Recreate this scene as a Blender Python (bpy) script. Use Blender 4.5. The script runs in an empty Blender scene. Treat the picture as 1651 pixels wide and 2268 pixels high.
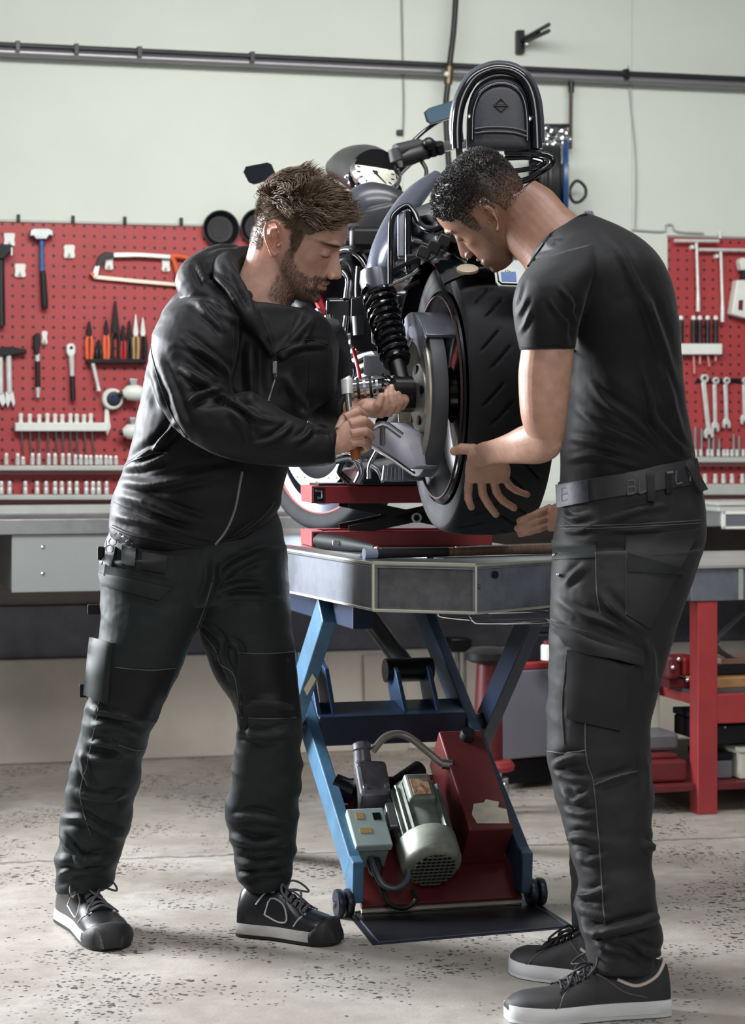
import bpy, bmesh, math, random
import numpy as np
from mathutils import Vector, Matrix, noise as mnoise
from mathutils.bvhtree import BVHTree
random.seed(7); rng = np.random.default_rng(7)
S = bpy.context.scene
COL = S.collection
# ---------------- camera, light, exposure ----------------
F = 5000.0; CX = 825.5; HY = 970.0; CH = 1.15      # focal length in pixels, principal column, horizon row, lens height (m)
cam = bpy.data.cameras.new('camera'); camo = bpy.data.objects.new('camera', cam); COL.objects.link(camo)
camo.location = (0, 0, CH); camo.rotation_euler = (math.pi/2, 0, 0)
cam.sensor_fit = 'HORIZONTAL'; cam.sensor_width = 36.0; cam.lens = 36.0*F/1651.0
cam.shift_y = -(1134.0-HY)/1651.0
cam.clip_start = 0.05; cam.clip_end = 60
cam.dof.use_dof = True; cam.dof.focus_distance = 5.1; cam.dof.aperture_fstop = 7.5
S.camera = camo
S.view_settings.view_transform = 'Standard'; S.view_settings.look = 'None'
S.view_settings.gamma = 1.0; S.view_settings.exposure = 0.0
W_ = bpy.data.worlds.new('world'); S.world = W_; W_.use_nodes = True
W_.node_tree.nodes['Background'].inputs[0].default_value = (0.88, 0.92, 1.0, 1)
W_.node_tree.nodes['Background'].inputs[1].default_value = 0.17
def area(name, loc, target, sx, sy, power, color=(1, 1, 1), spread=180):
    l = bpy.data.lights.new(name, 'AREA'); l.shape = 'RECTANGLE'; l.size = sx; l.size_y = sy
    l.energy = power; l.color = color
    l.spread = math.radians(spread)
    o = bpy.data.objects.new(name, l); COL.objects.link(o); o.location = loc
    d = Vector(target)-Vector(loc); o.rotation_euler = d.to_track_quat('-Z', 'Y').to_euler()
    return o
# big daylight gate to the left behind the men, ceiling lamp on the wall, added fills from above and in front
area('gate_daylight', (-2.9, 6.3, 1.95), (0.5, 4.9, 1.25), 1.1, 1.8, 205, (0.93, 0.96, 1.0), 104)
area('ceiling_lamp_wall', (0.3, 5.6, 3.0), (0.3, 8.2, 1.2), 3.6, 0.4, 45, (1.0, 0.975, 0.93), 112)
area('overhead_fill', (0.1, 4.2, 3.4), (0.1, 5.0, 0.0), 2.8, 0.5, 56, (0.95, 0.97, 1.0))  # unseen fill from above, added to soften the shade
area('front_fill', (1.2, 0.6, 2.6), (0.2, 5.2, 0.9), 2.4, 1.6, 56, (1.0, 0.97, 0.93))  # unseen fill from the camera side, added to brighten faces and clothing

# ---------------- helpers ----------------
def V(*a): return Vector(a)
def P(px, py, Y):
    """world point seen at photo column/row px,py at depth Y metres"""
    return Vector(((px-CX)/F*Y, Y, CH-(py-HY)/F*Y))
def PF(px, py):
    """point of the floor seen at px,py"""
    Y = CH*F/(py-HY); return Vector(((px-CX)/F*Y, Y, 0.0))
WK = 0.28; WY0 = 8.36
_n = math.sqrt(1+WK*WK); WT = Vector((1/_n, WK/_n, 0)); WN = Vector((WK/_n, -1/_n, 0)); WZ = Vector((0, 0, 1))
def Wp(px, py, off=0.0):
    """point on the back wall (or off metres in front of it)"""
    u = (px-CX)/F; Y = (WY0-off*_n)/(1-WK*u)
    return P(px, py, Y)
def PXof(co):
    co = np.asarray(co); y = co[..., 1]
    return np.stack([CX+co[..., 0]/y*F, HY+(CH-co[..., 2])/y*F], -1)
def lin(h):
    h = h.lstrip('#'); r = [int(h[i:i+2], 16)/255 for i in (0, 2, 4)]
    return tuple((c/12.92 if c <= .04045 else ((c+.055)/1.055)**2.4) for c in r)+(1,)
MATS = {}
def mat(name, col, rough=.5, metal=0., var=0., vscale=6., bump=0., bscale=60., coat=0., sheen=0., spec=.5, emit=0., col2=None, stretch=None, trans=0.):
    if name in MATS: return MATS[name]
    m = bpy.data.materials.new(name); m.use_nodes = True; nt = m.node_tree; N = nt.nodes; L = nt.links
    b = N['Principled BSDF']; c = lin(col) if isinstance(col, str) else tuple(col)+(1,)
    b.inputs['Base Color'].default_value = c; b.inputs['Roughness'].default_value = rough
    b.inputs['Metallic'].default_value = metal; b.inputs['Coat Weight'].default_value = coat
    b.inputs['Coat Roughness'].default_value = .08
    b.inputs['Specular IOR Level'].default_value = spec
    if sheen: b.inputs['Sheen Weight'].default_value = sheen; b.inputs['Sheen Roughness'].default_value = .45
    if trans: b.inputs['Transmission Weight'].default_value = trans
    if emit:
        b.inputs['Emission Color'].default_value = c; b.inputs['Emission Strength'].default_value = emit
    vec = None
    if var or bump:
        tc = N.new('ShaderNodeTexCoord'); vec = tc.outputs['Object']
        if stretch:
            mp = N.new('ShaderNodeMapping'); mp.inputs['Scale'].default_value = stretch
            L.new(vec, mp.inputs['Vector']); vec = mp.outputs['Vector']
    if var:
        nz = N.new('ShaderNodeTexNoise'); nz.inputs['Scale'].default_value = vscale; nz.inputs['Detail'].default_value = 6; nz.inputs['Roughness'].default_value = .65
        L.new(vec, nz.inputs['Vector'])
        mx = N.new('ShaderNodeMix'); mx.data_type = 'RGBA'
        c2 = lin(col2) if col2 else tuple(x*(1-var) for x in c[:3])+(1,)
        rp = N.new('ShaderNodeValToRGB'); rp.color_ramp.elements[0].position = .38; rp.color_ramp.elements[1].position = .64
        L.new(nz.outputs['Fac'], rp.inputs['Fac']); L.new(rp.outputs['Color'], mx.inputs['Factor'])
        mx.inputs['A'].default_value = c2; mx.inputs['B'].default_value = c
        L.new(mx.outputs['Result'], b.inputs['Base Color'])
        mr = N.new('ShaderNodeMapRange'); mr.inputs['To Min'].default_value = min(1, rough+.12); mr.inputs['To Max'].default_value = max(.03, rough-.06)
        L.new(nz.outputs['Fac'], mr.inputs['Value']); L.new(mr.outputs['Result'], b.inputs['Roughness'])
    if bump:
        n2 = N.new('ShaderNodeTexNoise'); n2.inputs['Scale'].default_value = bscale; n2.inputs['Detail'].default_value = 4
        L.new(vec, n2.inputs['Vector'])
        bp = N.new('ShaderNodeBump'); bp.inputs['Strength'].default_value = bump; bp.inputs['Distance'].default_value = .004
        L.new(n2.outputs['Fac'], bp.inputs['Height']); L.new(bp.outputs['Normal'], b.inputs['Normal'])
    MATS[name] = m; return m

ORG = {}
def tag(o, label=None, cat=None, group=None, kind=None):
    if label: o['label'] = label
    if cat: o['category'] = cat
    if group: o['group'] = group
    if kind: o['kind'] = kind
    return o
def thing(name, label, cat, loc=(0, 0, 0), group=None):
    o = bpy.data.objects.new(name, None); o.empty_display_size = .05; COL.objects.link(o)
    o.location = loc; ORG[o] = Vector(loc); return tag(o, label, cat, group)
def link_mesh(name, verts, faces, m, parent=None, smooth=True, ang=38, label=None):
    me = bpy.data.meshes.new(name)
    org = ORG.get(parent, Vector((0, 0, 0)))
    vv = np.asarray([tuple(v) for v in verts], dtype=float).reshape(-1, 3)-np.array(org)
    me.from_pydata(vv.tolist(), [], faces); me.update()
    bm = bmesh.new(); bm.from_mesh(me); bmesh.ops.recalc_face_normals(bm, faces=bm.faces); bm.to_mesh(me); bm.free()
    if smooth:
        me.polygons.foreach_set('use_smooth', [True]*len(me.polygons))
        if ang < 180: me.set_sharp_from_angle(angle=math.radians(ang))
    o = bpy.data.objects.new(name, me); COL.objects.link(o)
    if m: me.materials.append(m)
    if parent: o.parent = parent; ORG[o] = org
    else: ORG[o] = Vector((0, 0, 0))
    if label: o['label'] = label
    return o
def catmull(pts, n=6, closed=False):
    p = [np.array(q, dtype=float) for q in pts]; out = []; k = len(p)
    if k < 3: return [Vector(q) if len(q) == 3 else q for q in p]
    rngs = range(k if closed else k-1)
    for i in rngs:
        if closed: a, b, c, d = p[i-1], p[i], p[(i+1) % k], p[(i+2) % k]
        else: b, c = p[i], p[i+1]; a = p[i-1] if i > 0 else 2*b-c; d = p[i+2] if i+2 < k else 2*c-b
        for j in range(n):
            t = j/n
            out.append(.5*((2*b)+(-a+c)*t+(2*a-5*b+4*c-d)*t*t+(-a+3*b-3*c+d)*t**3))
    if not closed: out.append(p[-1])
    return out
class MB:
    def __init__(s): s.v = []; s.f = []
    def add(s, v, f):
        k = len(s.v); s.v += [Vector(q) for q in v]; s.f += [tuple(i+k for i in q) for q in f]; return s
    def hexa(s, b, t):
        return s.add(list(b)+list(t), [(3, 2, 1, 0), (4, 5, 6, 7), (0, 1, 5, 4), (1, 2, 6, 5), (2, 3, 7, 6), (3, 0, 4, 7)])
    def box(s, c, size, R=None):
        c = Vector(c); h = [x/2 for x in size]; R = R or Matrix.Identity(3)
        q = [R @ Vector((sx*h[0], sy*h[1], sz*h[2]))+c for sz in (-1, 1) for sx, sy in ((-1, -1), (1, -1), (1, 1), (-1, 1))]
        return s.hexa(q[:4], q[4:])
    def prism(s, pts, vec):
        n = len(pts); vec = Vector(vec); a = [Vector(p) for p in pts]; b = [p+vec for p in a]
        return s.add(a+b, [tuple(range(n))[::-1], tuple(range(n, 2*n))]+[(i, (i+1) % n, n+(i+1) % n, n+i) for i in range(n)])
    def rings(s, rs, closed=False, cap=True):
        n = len(rs[0]); v = [p for r in rs for p in r]; f = []; m = len(rs)
        for i in range(m if closed else m-1):
            a = i*n; b = ((i+1) % m)*n
            for j in range(n): k = (j+1) % n; f.append((a+j, a+k, b+k, b+j))
        if cap and not closed: f += [tuple(range(n))[::-1], tuple(range((m-1)*n, m*n))]
        return s.add(v, f)
    def tube(s, pts, r, seg=10, closed=False, sm=0, flat=None, cap=True, up=None):
        k0 = len(pts)
        rr = list(r) if hasattr(r, '__len__') else [r]*k0
        if sm and k0 > 2:
            q = catmull([tuple(p)+(rr[i],) for i, p in enumerate(pts)], sm, closed)
            pts = [Vector(x[:3]) for x in q]; rr = [float(x[3]) for x in q]
        else: pts = [Vector(p) for p in pts]
        n = len(pts); T = []
        for i in range(n):
            a = pts[i-1] if (i > 0 or closed) else pts[i]; b = pts[(i+1) % n] if (i < n-1 or closed) else pts[i]
            d = b-a; T.append(d.normalized() if d.length > 1e-9 else Vector((0, 0, 1)))
        u = Vector(up) if up else (Vector((0, 0, 1)) if abs(T[0].z) < .9 else Vector((1, 0, 0)))
        rs = []
        for i in range(n):
            u = u-T[i]*u.dot(T[i])
            if u.length < 1e-6: u = T[i].orthogonal()
            u.normalize(); w = T[i].cross(u)
            fu, fw = (1, 1) if not flat else flat
            rs.append([pts[i]+(u*math.cos(a)*fu+w*math.sin(a)*fw)*rr[i] for a in (2*math.pi*j/seg for j in range(seg))])
        return s.rings(rs, closed, cap)
    def cyl(s, a, b, r, r2=None, seg=16): return s.tube([a, b], [r, r if r2 is None else r2], seg)
    def lathe(s, c, axis, prof, seg=24, cap=True, closed=False):
        c = Vector(c); ax = Vector(axis).normalized(); u = ax.orthogonal().normalized(); w = ax.cross(u)
        rs = [[c+ax*h+(u*math.cos(a)+w*math.sin(a))*max(r, 1e-5) for a in (2*math.pi*j/seg for j in range(seg))] for r, h in prof]
        return s.rings(rs, closed, cap)
    def sphere(s, c, r, R=None, seg=16, ring=10):
        r = r if hasattr(r, '__len__') else (r, r, r); R = R or Matrix.Identity(3); c = Vector(c)
        rs = []
        for i in range(ring+1):
            t = math.pi*i/ring; st = max(math.sin(t), 1e-4)
            rs.append([c+R @ Vector((r[0]*st*math.cos(a), r[1]*st*math.sin(a), r[2]*math.cos(t))) for a in (2*math.pi*j/seg for j in range(seg))])
        return s.rings(rs)
    def build(s, name, m, parent=None, smooth=True, ang=38, bevel=0, bseg=2, label=None):
        o = link_mesh(name, s.v, s.f, m, parent, smooth, ang, label)
        if bevel:
            md = o.modifiers.new('bevel', 'BEVEL'); md.width = bevel; md.segments = bseg; md.limit_method = 'ANGLE'; md.angle_limit = math.radians(35)
            md.harden_normals = False
        return o
def kids(o): return [c for c in COL.objects if c.parent == o]
CH_CACHE = {}
def copy_tree(root, delta, label=None, rotz=0, group=None):
    if root not in CH_CACHE: CH_CACHE[root] = [(c, kids(c)) for c in kids(root)]
    r = root.copy(); COL.objects.link(r); r.location = root.location+Vector(delta); r.rotation_euler = (0, 0, root.rotation_euler.z+rotz)
    if label: r['label'] = label
    if group: r['group'] = group
    for c, gs in CH_CACHE[root]:
        d = c.copy(); COL.objects.link(d); d.parent = r
        for g in gs: e = g.copy(); COL.objects.link(e); e.parent = d
    return r
def struct(o): o['kind'] = 'structure'; return o

# ---------------- common materials ----------------
RED = mat('red_paint', '#a4383a', .45, var=.18, vscale=9)
REDD = mat('dark_red_paint', '#6b2428', .4, var=.3, vscale=12)
STEEL = mat('steel', '#a9adad', .32, .9, var=.25, vscale=14)
STEELB = mat('brushed_steel', '#7f858c', .3, .95, var=.4, vscale=5, stretch=(3, 3, 40), bump=.12, bscale=40)
CHROME = mat('chrome', '#d8dade', .09, 1.0, var=.15, vscale=10)
ALU = mat('cast_aluminium', '#b9bbbb', .35, .85, var=.25, vscale=20)
BLACKP = mat('black_gloss_paint', '#0a0b10', .16, .0, coat=.6)
BLACKM = mat('black_satin_metal', '#101114', .34, .3, var=.3, vscale=12)
RUB = mat('black_rubber', '#17181b', .62, var=.25, vscale=10, bump=.08, bscale=90)
PLAST = mat('black_plastic', '#16171a', .45, var=.2, vscale=18)
WHITEP = mat('white_plastic', '#dfe3dd', .45, var=.08, vscale=9)
SATIN = mat('satin_chrome_tool', '#e6e9e6', .33, .35, var=.18, vscale=25)
BLUEP = mat('blue_paint', '#2f6fae', .4, var=.3, vscale=9, bump=.05, bscale=40)
WOOD = mat('light_wood', '#b98a5c', .5, var=.35, vscale=18, stretch=(1, 1, 6))
# ---------------- the room ----------------
def floor_mat():
    m = bpy.data.materials.new('concrete_floor'); m.use_nodes = True; nt = m.node_tree; N = nt.nodes; L = nt.links
    b = N['Principled BSDF']; g = N.new('ShaderNodeNewGeometry'); pos = g.outputs['Position']
    def nz(scale, det=5, rough=.6, vec=pos):
        n = N.new('ShaderNodeTexNoise'); n.inputs['Scale'].default_value = scale; n.inputs['Detail'].default_value = det; n.inputs['Roughness'].default_value = rough; L.new(vec, n.inputs['Vector']); return n.outputs['Fac']
    def ramp(fac, p0, p1, c0=(0, 0, 0, 1), c1=(1, 1, 1, 1)):
        r = N.new('ShaderNodeValToRGB'); r.color_ramp.elements[0].position = p0; r.color_ramp.elements[1].position = p1
        r.color_ramp.elements[0].color = c0; r.color_ramp.elements[1].color = c1; L.new(fac, r.inputs['Fac']); return r.outputs['Color']
    def mix(f, a, c):
        x = N.new('ShaderNodeMix'); x.data_type = 'RGBA'; L.new(f, x.inputs['Factor'])
        if isinstance(a, tuple): x.inputs['A'].default_value = a
        else: L.new(a, x.inputs['A'])
        if isinstance(c, tuple): x.inputs['B'].default_value = c
        else: L.new(c, x.inputs['B'])
        return x.outputs['Result']
    def mth(op, a, c=None, clamp=False):
        x = N.new('ShaderNodeMath'); x.operation = op; x.use_clamp = clamp
        for i, q in enumerate((a, c)):
            if q is None: continue
            if isinstance(q, (int, float)): x.inputs[i].default_value = q
            else: L.new(q, x.inputs[i])
        return x.outputs[0]
    base = mix(ramp(nz(2.2), .3, .7), lin('#8b837a'), lin('#b0aca5'))
    base = mix(ramp(nz(16, 8, .7), .42, .75), base, lin('#8d857c'))
    st = ramp(nz(1.15, 6, .62), .57, .68); base = mix(mth('MULTIPLY', st, .65), base, lin('#6a6058'))
    # oil spots and chips: two sizes of thresholded cells, thinned by a cluster noise
    for sc, th, cl0, cl1 in ((30, .27, .46, .60), (11, .2, .56, .68), (70, .32, .44, .58)):
        vd = N.new('ShaderNodeTexVoronoi'); vd.inputs['Scale'].default_value = sc; vd.inputs['Randomness'].default_value = 1
        wv = N.new('ShaderNodeTexNoise'); wv.inputs['Scale'].default_value = sc*1.6; wv.inputs['Detail'].default_value = 3; L.new(pos, wv.inputs['Vector'])
        va = N.new('ShaderNodeVectorMath'); va.operation = 'MULTIPLY_ADD'; L.new(wv.outputs['Color'], va.inputs[0]); va.inputs[1].default_value = (1.1/sc,)*3; L.new(pos, va.inputs[2]); L.new(va.outputs[0], vd.inputs['Vector'])
        spot = mth('LESS_THAN', vd.outputs['Distance'], th)
        sep = N.new('ShaderNodeSeparateColor'); L.new(vd.outputs['Color'], sep.inputs['Color'])
        keep = mth('GREATER_THAN', mth('ADD', sep.outputs['Red'], ramp(nz(2.6, 3), cl0, cl1)), 1.22)
        base = mix(mth('MULTIPLY', mth('MULTIPLY', spot, keep), .86), base, lin('#2c2927'))
    # settling crack across the slab
    sx = N.new('ShaderNodeSeparateXYZ'); L.new(pos, sx.inputs[0])
    line = mth('ABSOLUTE', mth('SUBTRACT', mth('ADD', sx.outputs['Y'], mth('MULTIPLY', mth('SUBTRACT', nz(5, 6, .75), .5), .16)), mth('ADD', mth('MULTIPLY', sx.outputs['X'], .19), 6.30)))
    base = mix(mth('MULTIPLY', mth('LESS_THAN', line, .011), .6), base, lin('#4a4440'))
    L.new(base, b.inputs['Base Color'])
    L.new(ramp(nz(5), .3, .7, (.34, .34, .34, 1), (.6, .6, .6, 1)), b.inputs['Roughness'])
    bp = N.new('ShaderNodeBump'); bp.inputs['Strength'].default_value = .25; bp.inputs['Distance'].default_value = .004; L.new(nz(120), bp.inputs['Height']); L.new(bp.outputs[0], b.inputs['Normal'])
    return m
fl = MB(); fl.box((0, 5.2, -.05), (9, 12, .1)); struct(fl.build('floor', floor_mat(), smooth=False))
WALL = mat('wall_paint', '#ced5cd', .7, var=.05, vscale=1.2, bump=.03, bscale=30)
CONC = mat('dark_concrete', '#7b7d87', .8, var=.45, vscale=4.5, bump=.2, bscale=20)
CONCL = mat('beige_concrete', '#cbc3b8', .8, var=.18, vscale=3.5, bump=.2, bscale=20)
DARKL = mat('dark_seam', '#26262b', .8)
def wallbox(x0, x1, z0, z1, o0, o1, mb=None):
    """box on the wall: along-wall range by world X of the wall line, z range, distance range in front of it"""
    mb = mb or MB()
    def q(x, o): return Vector((x, WY0+WK*x, 0))+WN*o
    b = [q(x0, o1), q(x1, o1), q(x1, o0), q(x0, o0)]
    return mb.hexa([v+WZ*z0 for v in b], [v+WZ*z1 for v in b])
def wx(px, off=0.):  # world X of a wall point at photo column px
    return Wp(px, HY, off).x
seams = [-4.4, wx(893), wx(1400), 4.4]
wb = MB()
for a, b_ in zip(seams[:-1], seams[1:]): wallbox(a+.0015, b_-.0015, .56, 3.6, -.1, 0, wb)
wallbox(-4.4, 4.4, .6, 3.55, -.1, -.004, wb)
struct(wb.build('wall_back', WALL, smooth=False))
struct(wallbox(-4.4, 4.4, .37, .555, -.1, .03).build('wall_concrete', CONC, smooth=False, bevel=.004))
struct(wallbox(-4.4, 4.4, 0, .368, -.1, .06).build('baseboard_back', CONCL, smooth=False, bevel=.006))
cl = MB(); cl.box((0, 6.6, 3.68), (9, 5.2, .12)); struct(cl.build('ceiling', mat('ceiling_paint', '#b9b6b4', .8), smooth=False))
struct(wallbox(-4.4, 4.4, .557, .84, -.1, .012).build('wall_under_bench', mat('brown_grey_band', '#978d89', .8, var=.3, vscale=3, bump=.2, bscale=20), smooth=False))  # separate brown-grey wall band between worktop and dark concrete
# ---------------- things on and along the back wall ----------------
def wpoly(pts, o0, o1, mb=None):
    mb = mb or MB(); return mb.prism([Wp(x, y, o1) for x, y in pts], WN*(o0-o1))
def wtube(pts, off, r, mb=None, seg=10, sm=0, closed=False, flat=None):
    mb = mb or MB()
    offs = off if hasattr(off, '__len__') else [off]*len(pts)
    return mb.tube([Wp(x, y, o) for (x, y), o in zip(pts, offs)], r, seg, closed, sm, flat, up=WN)
def wbox(x0, y0, x1, y1, o0, o1, mb=None): return wpoly([(x0, y1), (x1, y1), (x1, y0), (x0, y0)], o0, o1, mb)
PXM = 8.2/5000.  # metres per photo pixel at the wall

def peg_mat():
    m = mat('red_pegboard', '#a53a3d', .5, var=.1, vscale=3); nt = m.node_tree; N = nt.nodes; L = nt.links; b = N['Principled BSDF']
    src = b.inputs['Base Color'].links[0].from_socket
    g = N.new('ShaderNodeNewGeometry'); d = N.new('ShaderNodeVectorMath'); d.operation = 'DOT_PRODUCT'; d.inputs[1].default_value = WT; L.new(g.outputs['Position'], d.inputs[0])
    sx = N.new('ShaderNodeSeparateXYZ'); L.new(g.outputs['Position'], sx.inputs[0])
    def fr(s):
        a = N.new('ShaderNodeMath'); a.operation = 'MULTIPLY'; a.inputs[1].default_value = 1/.0363; L.new(s, a.inputs[0])
        f = N.new('ShaderNodeMath'); f.operation = 'FRACT'; L.new(a.outputs[0], f.inputs[0])
        c = N.new('ShaderNodeMath'); c.operation = 'SUBTRACT'; c.inputs[1].default_value = .5; L.new(f.outputs[0], c.inputs[0])
        e = N.new('ShaderNodeMath'); e.operation = 'POWER'; e.inputs[1].default_value = 2; L.new(c.outputs[0], e.inputs[0]); return e.outputs[0]
    s = N.new('ShaderNodeMath'); s.operation = 'ADD'; L.new(fr(d.outputs['Value']), s.inputs[0]); L.new(fr(sx.outputs['Z']), s.inputs[1])
    t = N.new('ShaderNodeMath'); t.operation = 'LESS_THAN'; t.inputs[1].default_value = .0255; L.new(s.outputs[0], t.inputs[0])
    mx = N.new('ShaderNodeMix'); mx.data_type = 'RGBA'; L.new(t.outputs[0], mx.inputs['Factor']); L.new(src, mx.inputs['A']); mx.inputs['B'].default_value = lin('#3a0f12')
    L.new(mx.outputs['Result'], b.inputs['Base Color']); return m
PEG = peg_mat(); PO = .022   # board front stands this far off the wall
def board(name, x0, x1, y0l, y0r, y1l, y1r, label):
    t = thing('pegboard', label, 'pegboard', Wp((x0+x1)/2, (y1l+y1r)/2, 0), 'red pegboards on the wall')
    wpoly([(x0, y1l), (x1, y1r), (x1, y0r), (x0, y0l)], .002, PO).build('perforated_panel', PEG, t, smooth=False)
    wpoly([(x0, y0l), (x1, y0r), (x1, y0r-5), (x0, y0l-5)], .001, PO+.006).build('top_rail', mat('rail_grey', '#9a9d98', .5, .3), t, smooth=False)
    return t
pl_ = board('l', -60, 640, 489, 506, 1127, 1124, 'long red perforated tool board behind the bearded man')
for cx_ in (41, 162, 277, 402): wbox(cx_-4, 474+cx_*.02, cx_+4, 490+cx_*.022, PO+.004, PO+.012).build('hanging_clip', BLACKM, pl_, bevel=.001)
pr_ = board('r', 1484, 1730, 525, 531, 1118, 1116, 'short red perforated tool board behind the man in the T-shirt')
wtube([(1596, 512), (1596, 528)], PO+.008, .006).build('hanging_clip', WHITEP, pr_)

def onething(mb, name, m, label, cat, group=None, **k): return tag(mb.build(name, m, **k), label, cat, group)
# plastic hook plates left empty
def hookplate(x, y, label, lx=13):
    t = thing('hook_plate', label, 'hook', Wp(x, y, PO), 'white pegboard hooks')
    wpoly([(x-lx, y-12), (x-lx+3, y-15), (x+lx-3, y-15), (x+lx, y-12), (x+lx-2, y), (x+lx, y+11), (x+lx-3, y+15), (x-lx+3, y+15), (x-lx, y+11), (x-lx+2, y)], PO, PO+.010).build('plate', WHITEP, t, bevel=.002)
    wtube([(x, y+6), (x, y+9), (x, y+3)], [PO+.01, PO+.03, PO+.034], .004, sm=3).build('hook', WHITEP, t)
hookplate(21, 531, 'white hook plate above the black hammer at the board edge')
hookplate(45, 599, 'empty white hook plate between black hammer and blue hammer')
hookplate(154, 557, 'empty white hook plate between blue hammer and hacksaw')
hookplate(99, 748, 'white hook plate beside the black ratchet head', 7)
# club hammer with the blue handle
t = thing('club_hammer', 'club hammer with blue and black handle, under the board top', 'hammer', Wp(92, 600, PO+.02), 'hammers on the left board')
wpoly([(67, 510), (74, 505), (108, 505), (118, 510), (119, 524), (110, 521), (104, 530), (80, 530), (74, 522), (66, 524)], PO+.006, PO+.045).build('hammer_head', STEEL, t, bevel=.003)
wtube([(92, 528), (93, 600)], PO+.025, [.008, .0085]).build('handle', BLUEP, t)
wtube([(93, 600), (95, 606), (97, 640), (99, 676), (99, 684)], PO+.025, [.0085, .011, .0115, .0125, .009], sm=3).build('rubber_grip', RUB, t)
t = thing('mallet', 'black mallet cut by the left photo edge', 'hammer', Wp(6, 640, PO+.02), 'hammers on the left board')
wpoly([(-40, 541), (24, 541), (30, 545), (30, 556), (20, 560), (8, 573), (-30, 573)], PO+.005, PO+.05).build('mallet_head', RUB, t, bevel=.003)
wtube([(2, 570), (2, 640), (3, 722)], PO+.025, [.012, .0135, .014]).build('handle', PLAST, t)
wtube([(26, 548), (26, 566)], PO+.055, .004).build('hook', SATIN, t)
t = thing('claw_hammer', 'claw hammer with steel shaft hanging beside the black ratchet', 'hammer', Wp(20, 830, PO+.02), 'hammers on the left board')
wpoly([(-14, 775), (6, 768), (30, 768), (44, 772), (59, 774), (60, 782), (44, 783), (30, 786), (0, 790), (-14, 784)], PO+.005, PO+.035).build('hammer_head', BLACKM, t, bevel=.003)
wtube([(19, 786), (21, 870)], PO+.02, .0105).build('shaft', SATIN, t)
wpoly([(12, 868), (30, 868), (34, 892), (30, 902), (24, 888), (18, 904), (12, 890)], PO+.01, PO+.024).build('claw_end', SATIN, t, bevel=.002)
t = thing('pry_bar', 'steel pry bar cut by the left photo edge', 'bar', Wp(2, 840, PO+.02))
wtube([(1, 790), (2, 872)], PO+.02, .009).build('bar', SATIN, t)
wpoly([(-6, 868), (8, 868), (14, 890), (6, 902), (-2, 888)], PO+.01, PO+.022).build('forked_end', SATIN, t, bevel=.002)
# hacksaw
t = thing('hacksaw', 'hacksaw with orange handle and silver frame', 'saw', Wp(300, 600, PO+.03))
wpoly([(212, 590), (220, 566), (232, 558), (252, 560), (252, 570), (236, 572), (226, 588)], PO+.012, PO+.03).build('frame_corner', PLAST, t, bevel=.002)
wpoly([(252, 559), (310, 559), (378, 564), (378, 573), (310, 569), (252, 570)], PO+.012, PO+.03).build('frame_bar', SATIN, t, bevel=.002)
wpoly([(211, 588), (222, 588), (217, 612), (208, 616), (204, 610)], PO+.012, PO+.028).build('frame_front', SATIN, t, bevel=.002)
wtube([(379, 568), (402, 569), (420, 576), (425, 606), (420, 640), (406, 638), (394, 608), (386, 578)], PO+.021, .0085, closed=True, sm=4, flat=(1.3, 1)).build('handle', mat('orange_plastic', '#d9683f', .45), t)
wpoly([(199, 606), (205, 601), (211, 608), (206, 614)], PO+.012, PO+.032).build('wing_nut', mat('orange_plastic', '#d9683f'), t, bevel=.001)
wpoly([(208, 609), (300, 618), (396, 627), (396, 634), (300, 626), (208, 617)], PO+.018, PO+.022).build('blade', mat('blade', '#e3d9c8', .35, .2), t)
for hx, hy in ((242, 583), (368, 587)):
    t2 = hookplate(hx, hy, 'white hook plate holding the %s end of the hacksaw' % ('front' if hx < 300 else 'handle'), 10)
# ratchets
t = thing('ratchet', 'black ratchet wrench hanging left of the steel one', 'ratchet', Wp(84, 810, PO+.02), 'ratchets on the left board')
wpoly([(75, 745), (80, 738), (88, 738), (90, 748), (88, 775), (84, 788), (78, 785), (74, 765)], PO+.006, PO+.03).build('head', BLACKM, t, bevel=.003)
wtube([(83, 784), (83, 800)], PO+.02, .009).build('collar', SATIN, t)
wtube([(83, 798), (84, 860)], PO+.02, .0085).build('handle', PLAST, t)
wtube([(84, 858), (84, 880)], PO+.02, [.009, .007]).build('end_cap', SATIN, t)
t = thing('ratchet', 'steel ratchet wrench with dark grip beside the pliers', 'ratchet', Wp(158, 825, PO+.02), 'ratchets on the left board')
wpoly([(147, 765), (153, 760), (163, 760), (168, 767), (168, 780), (164, 790), (152, 790), (147, 780)], PO+.006, PO+.03).build('head', SATIN, t, bevel=.004)
wtube([(158, 788), (160, 835)], PO+.02, [.0115, .008]).build('shaft', SATIN, t)
wtube([(160, 833), (162, 886)], PO+.02, [.009, .010]).build('handle', PLAST, t)
MB().lathe(Wp(158, 770, PO+.03), WN, [(.006, -.002), (.006, .003), (0, .004)], 12).build('selector_knob', BLACKM, t)
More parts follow.
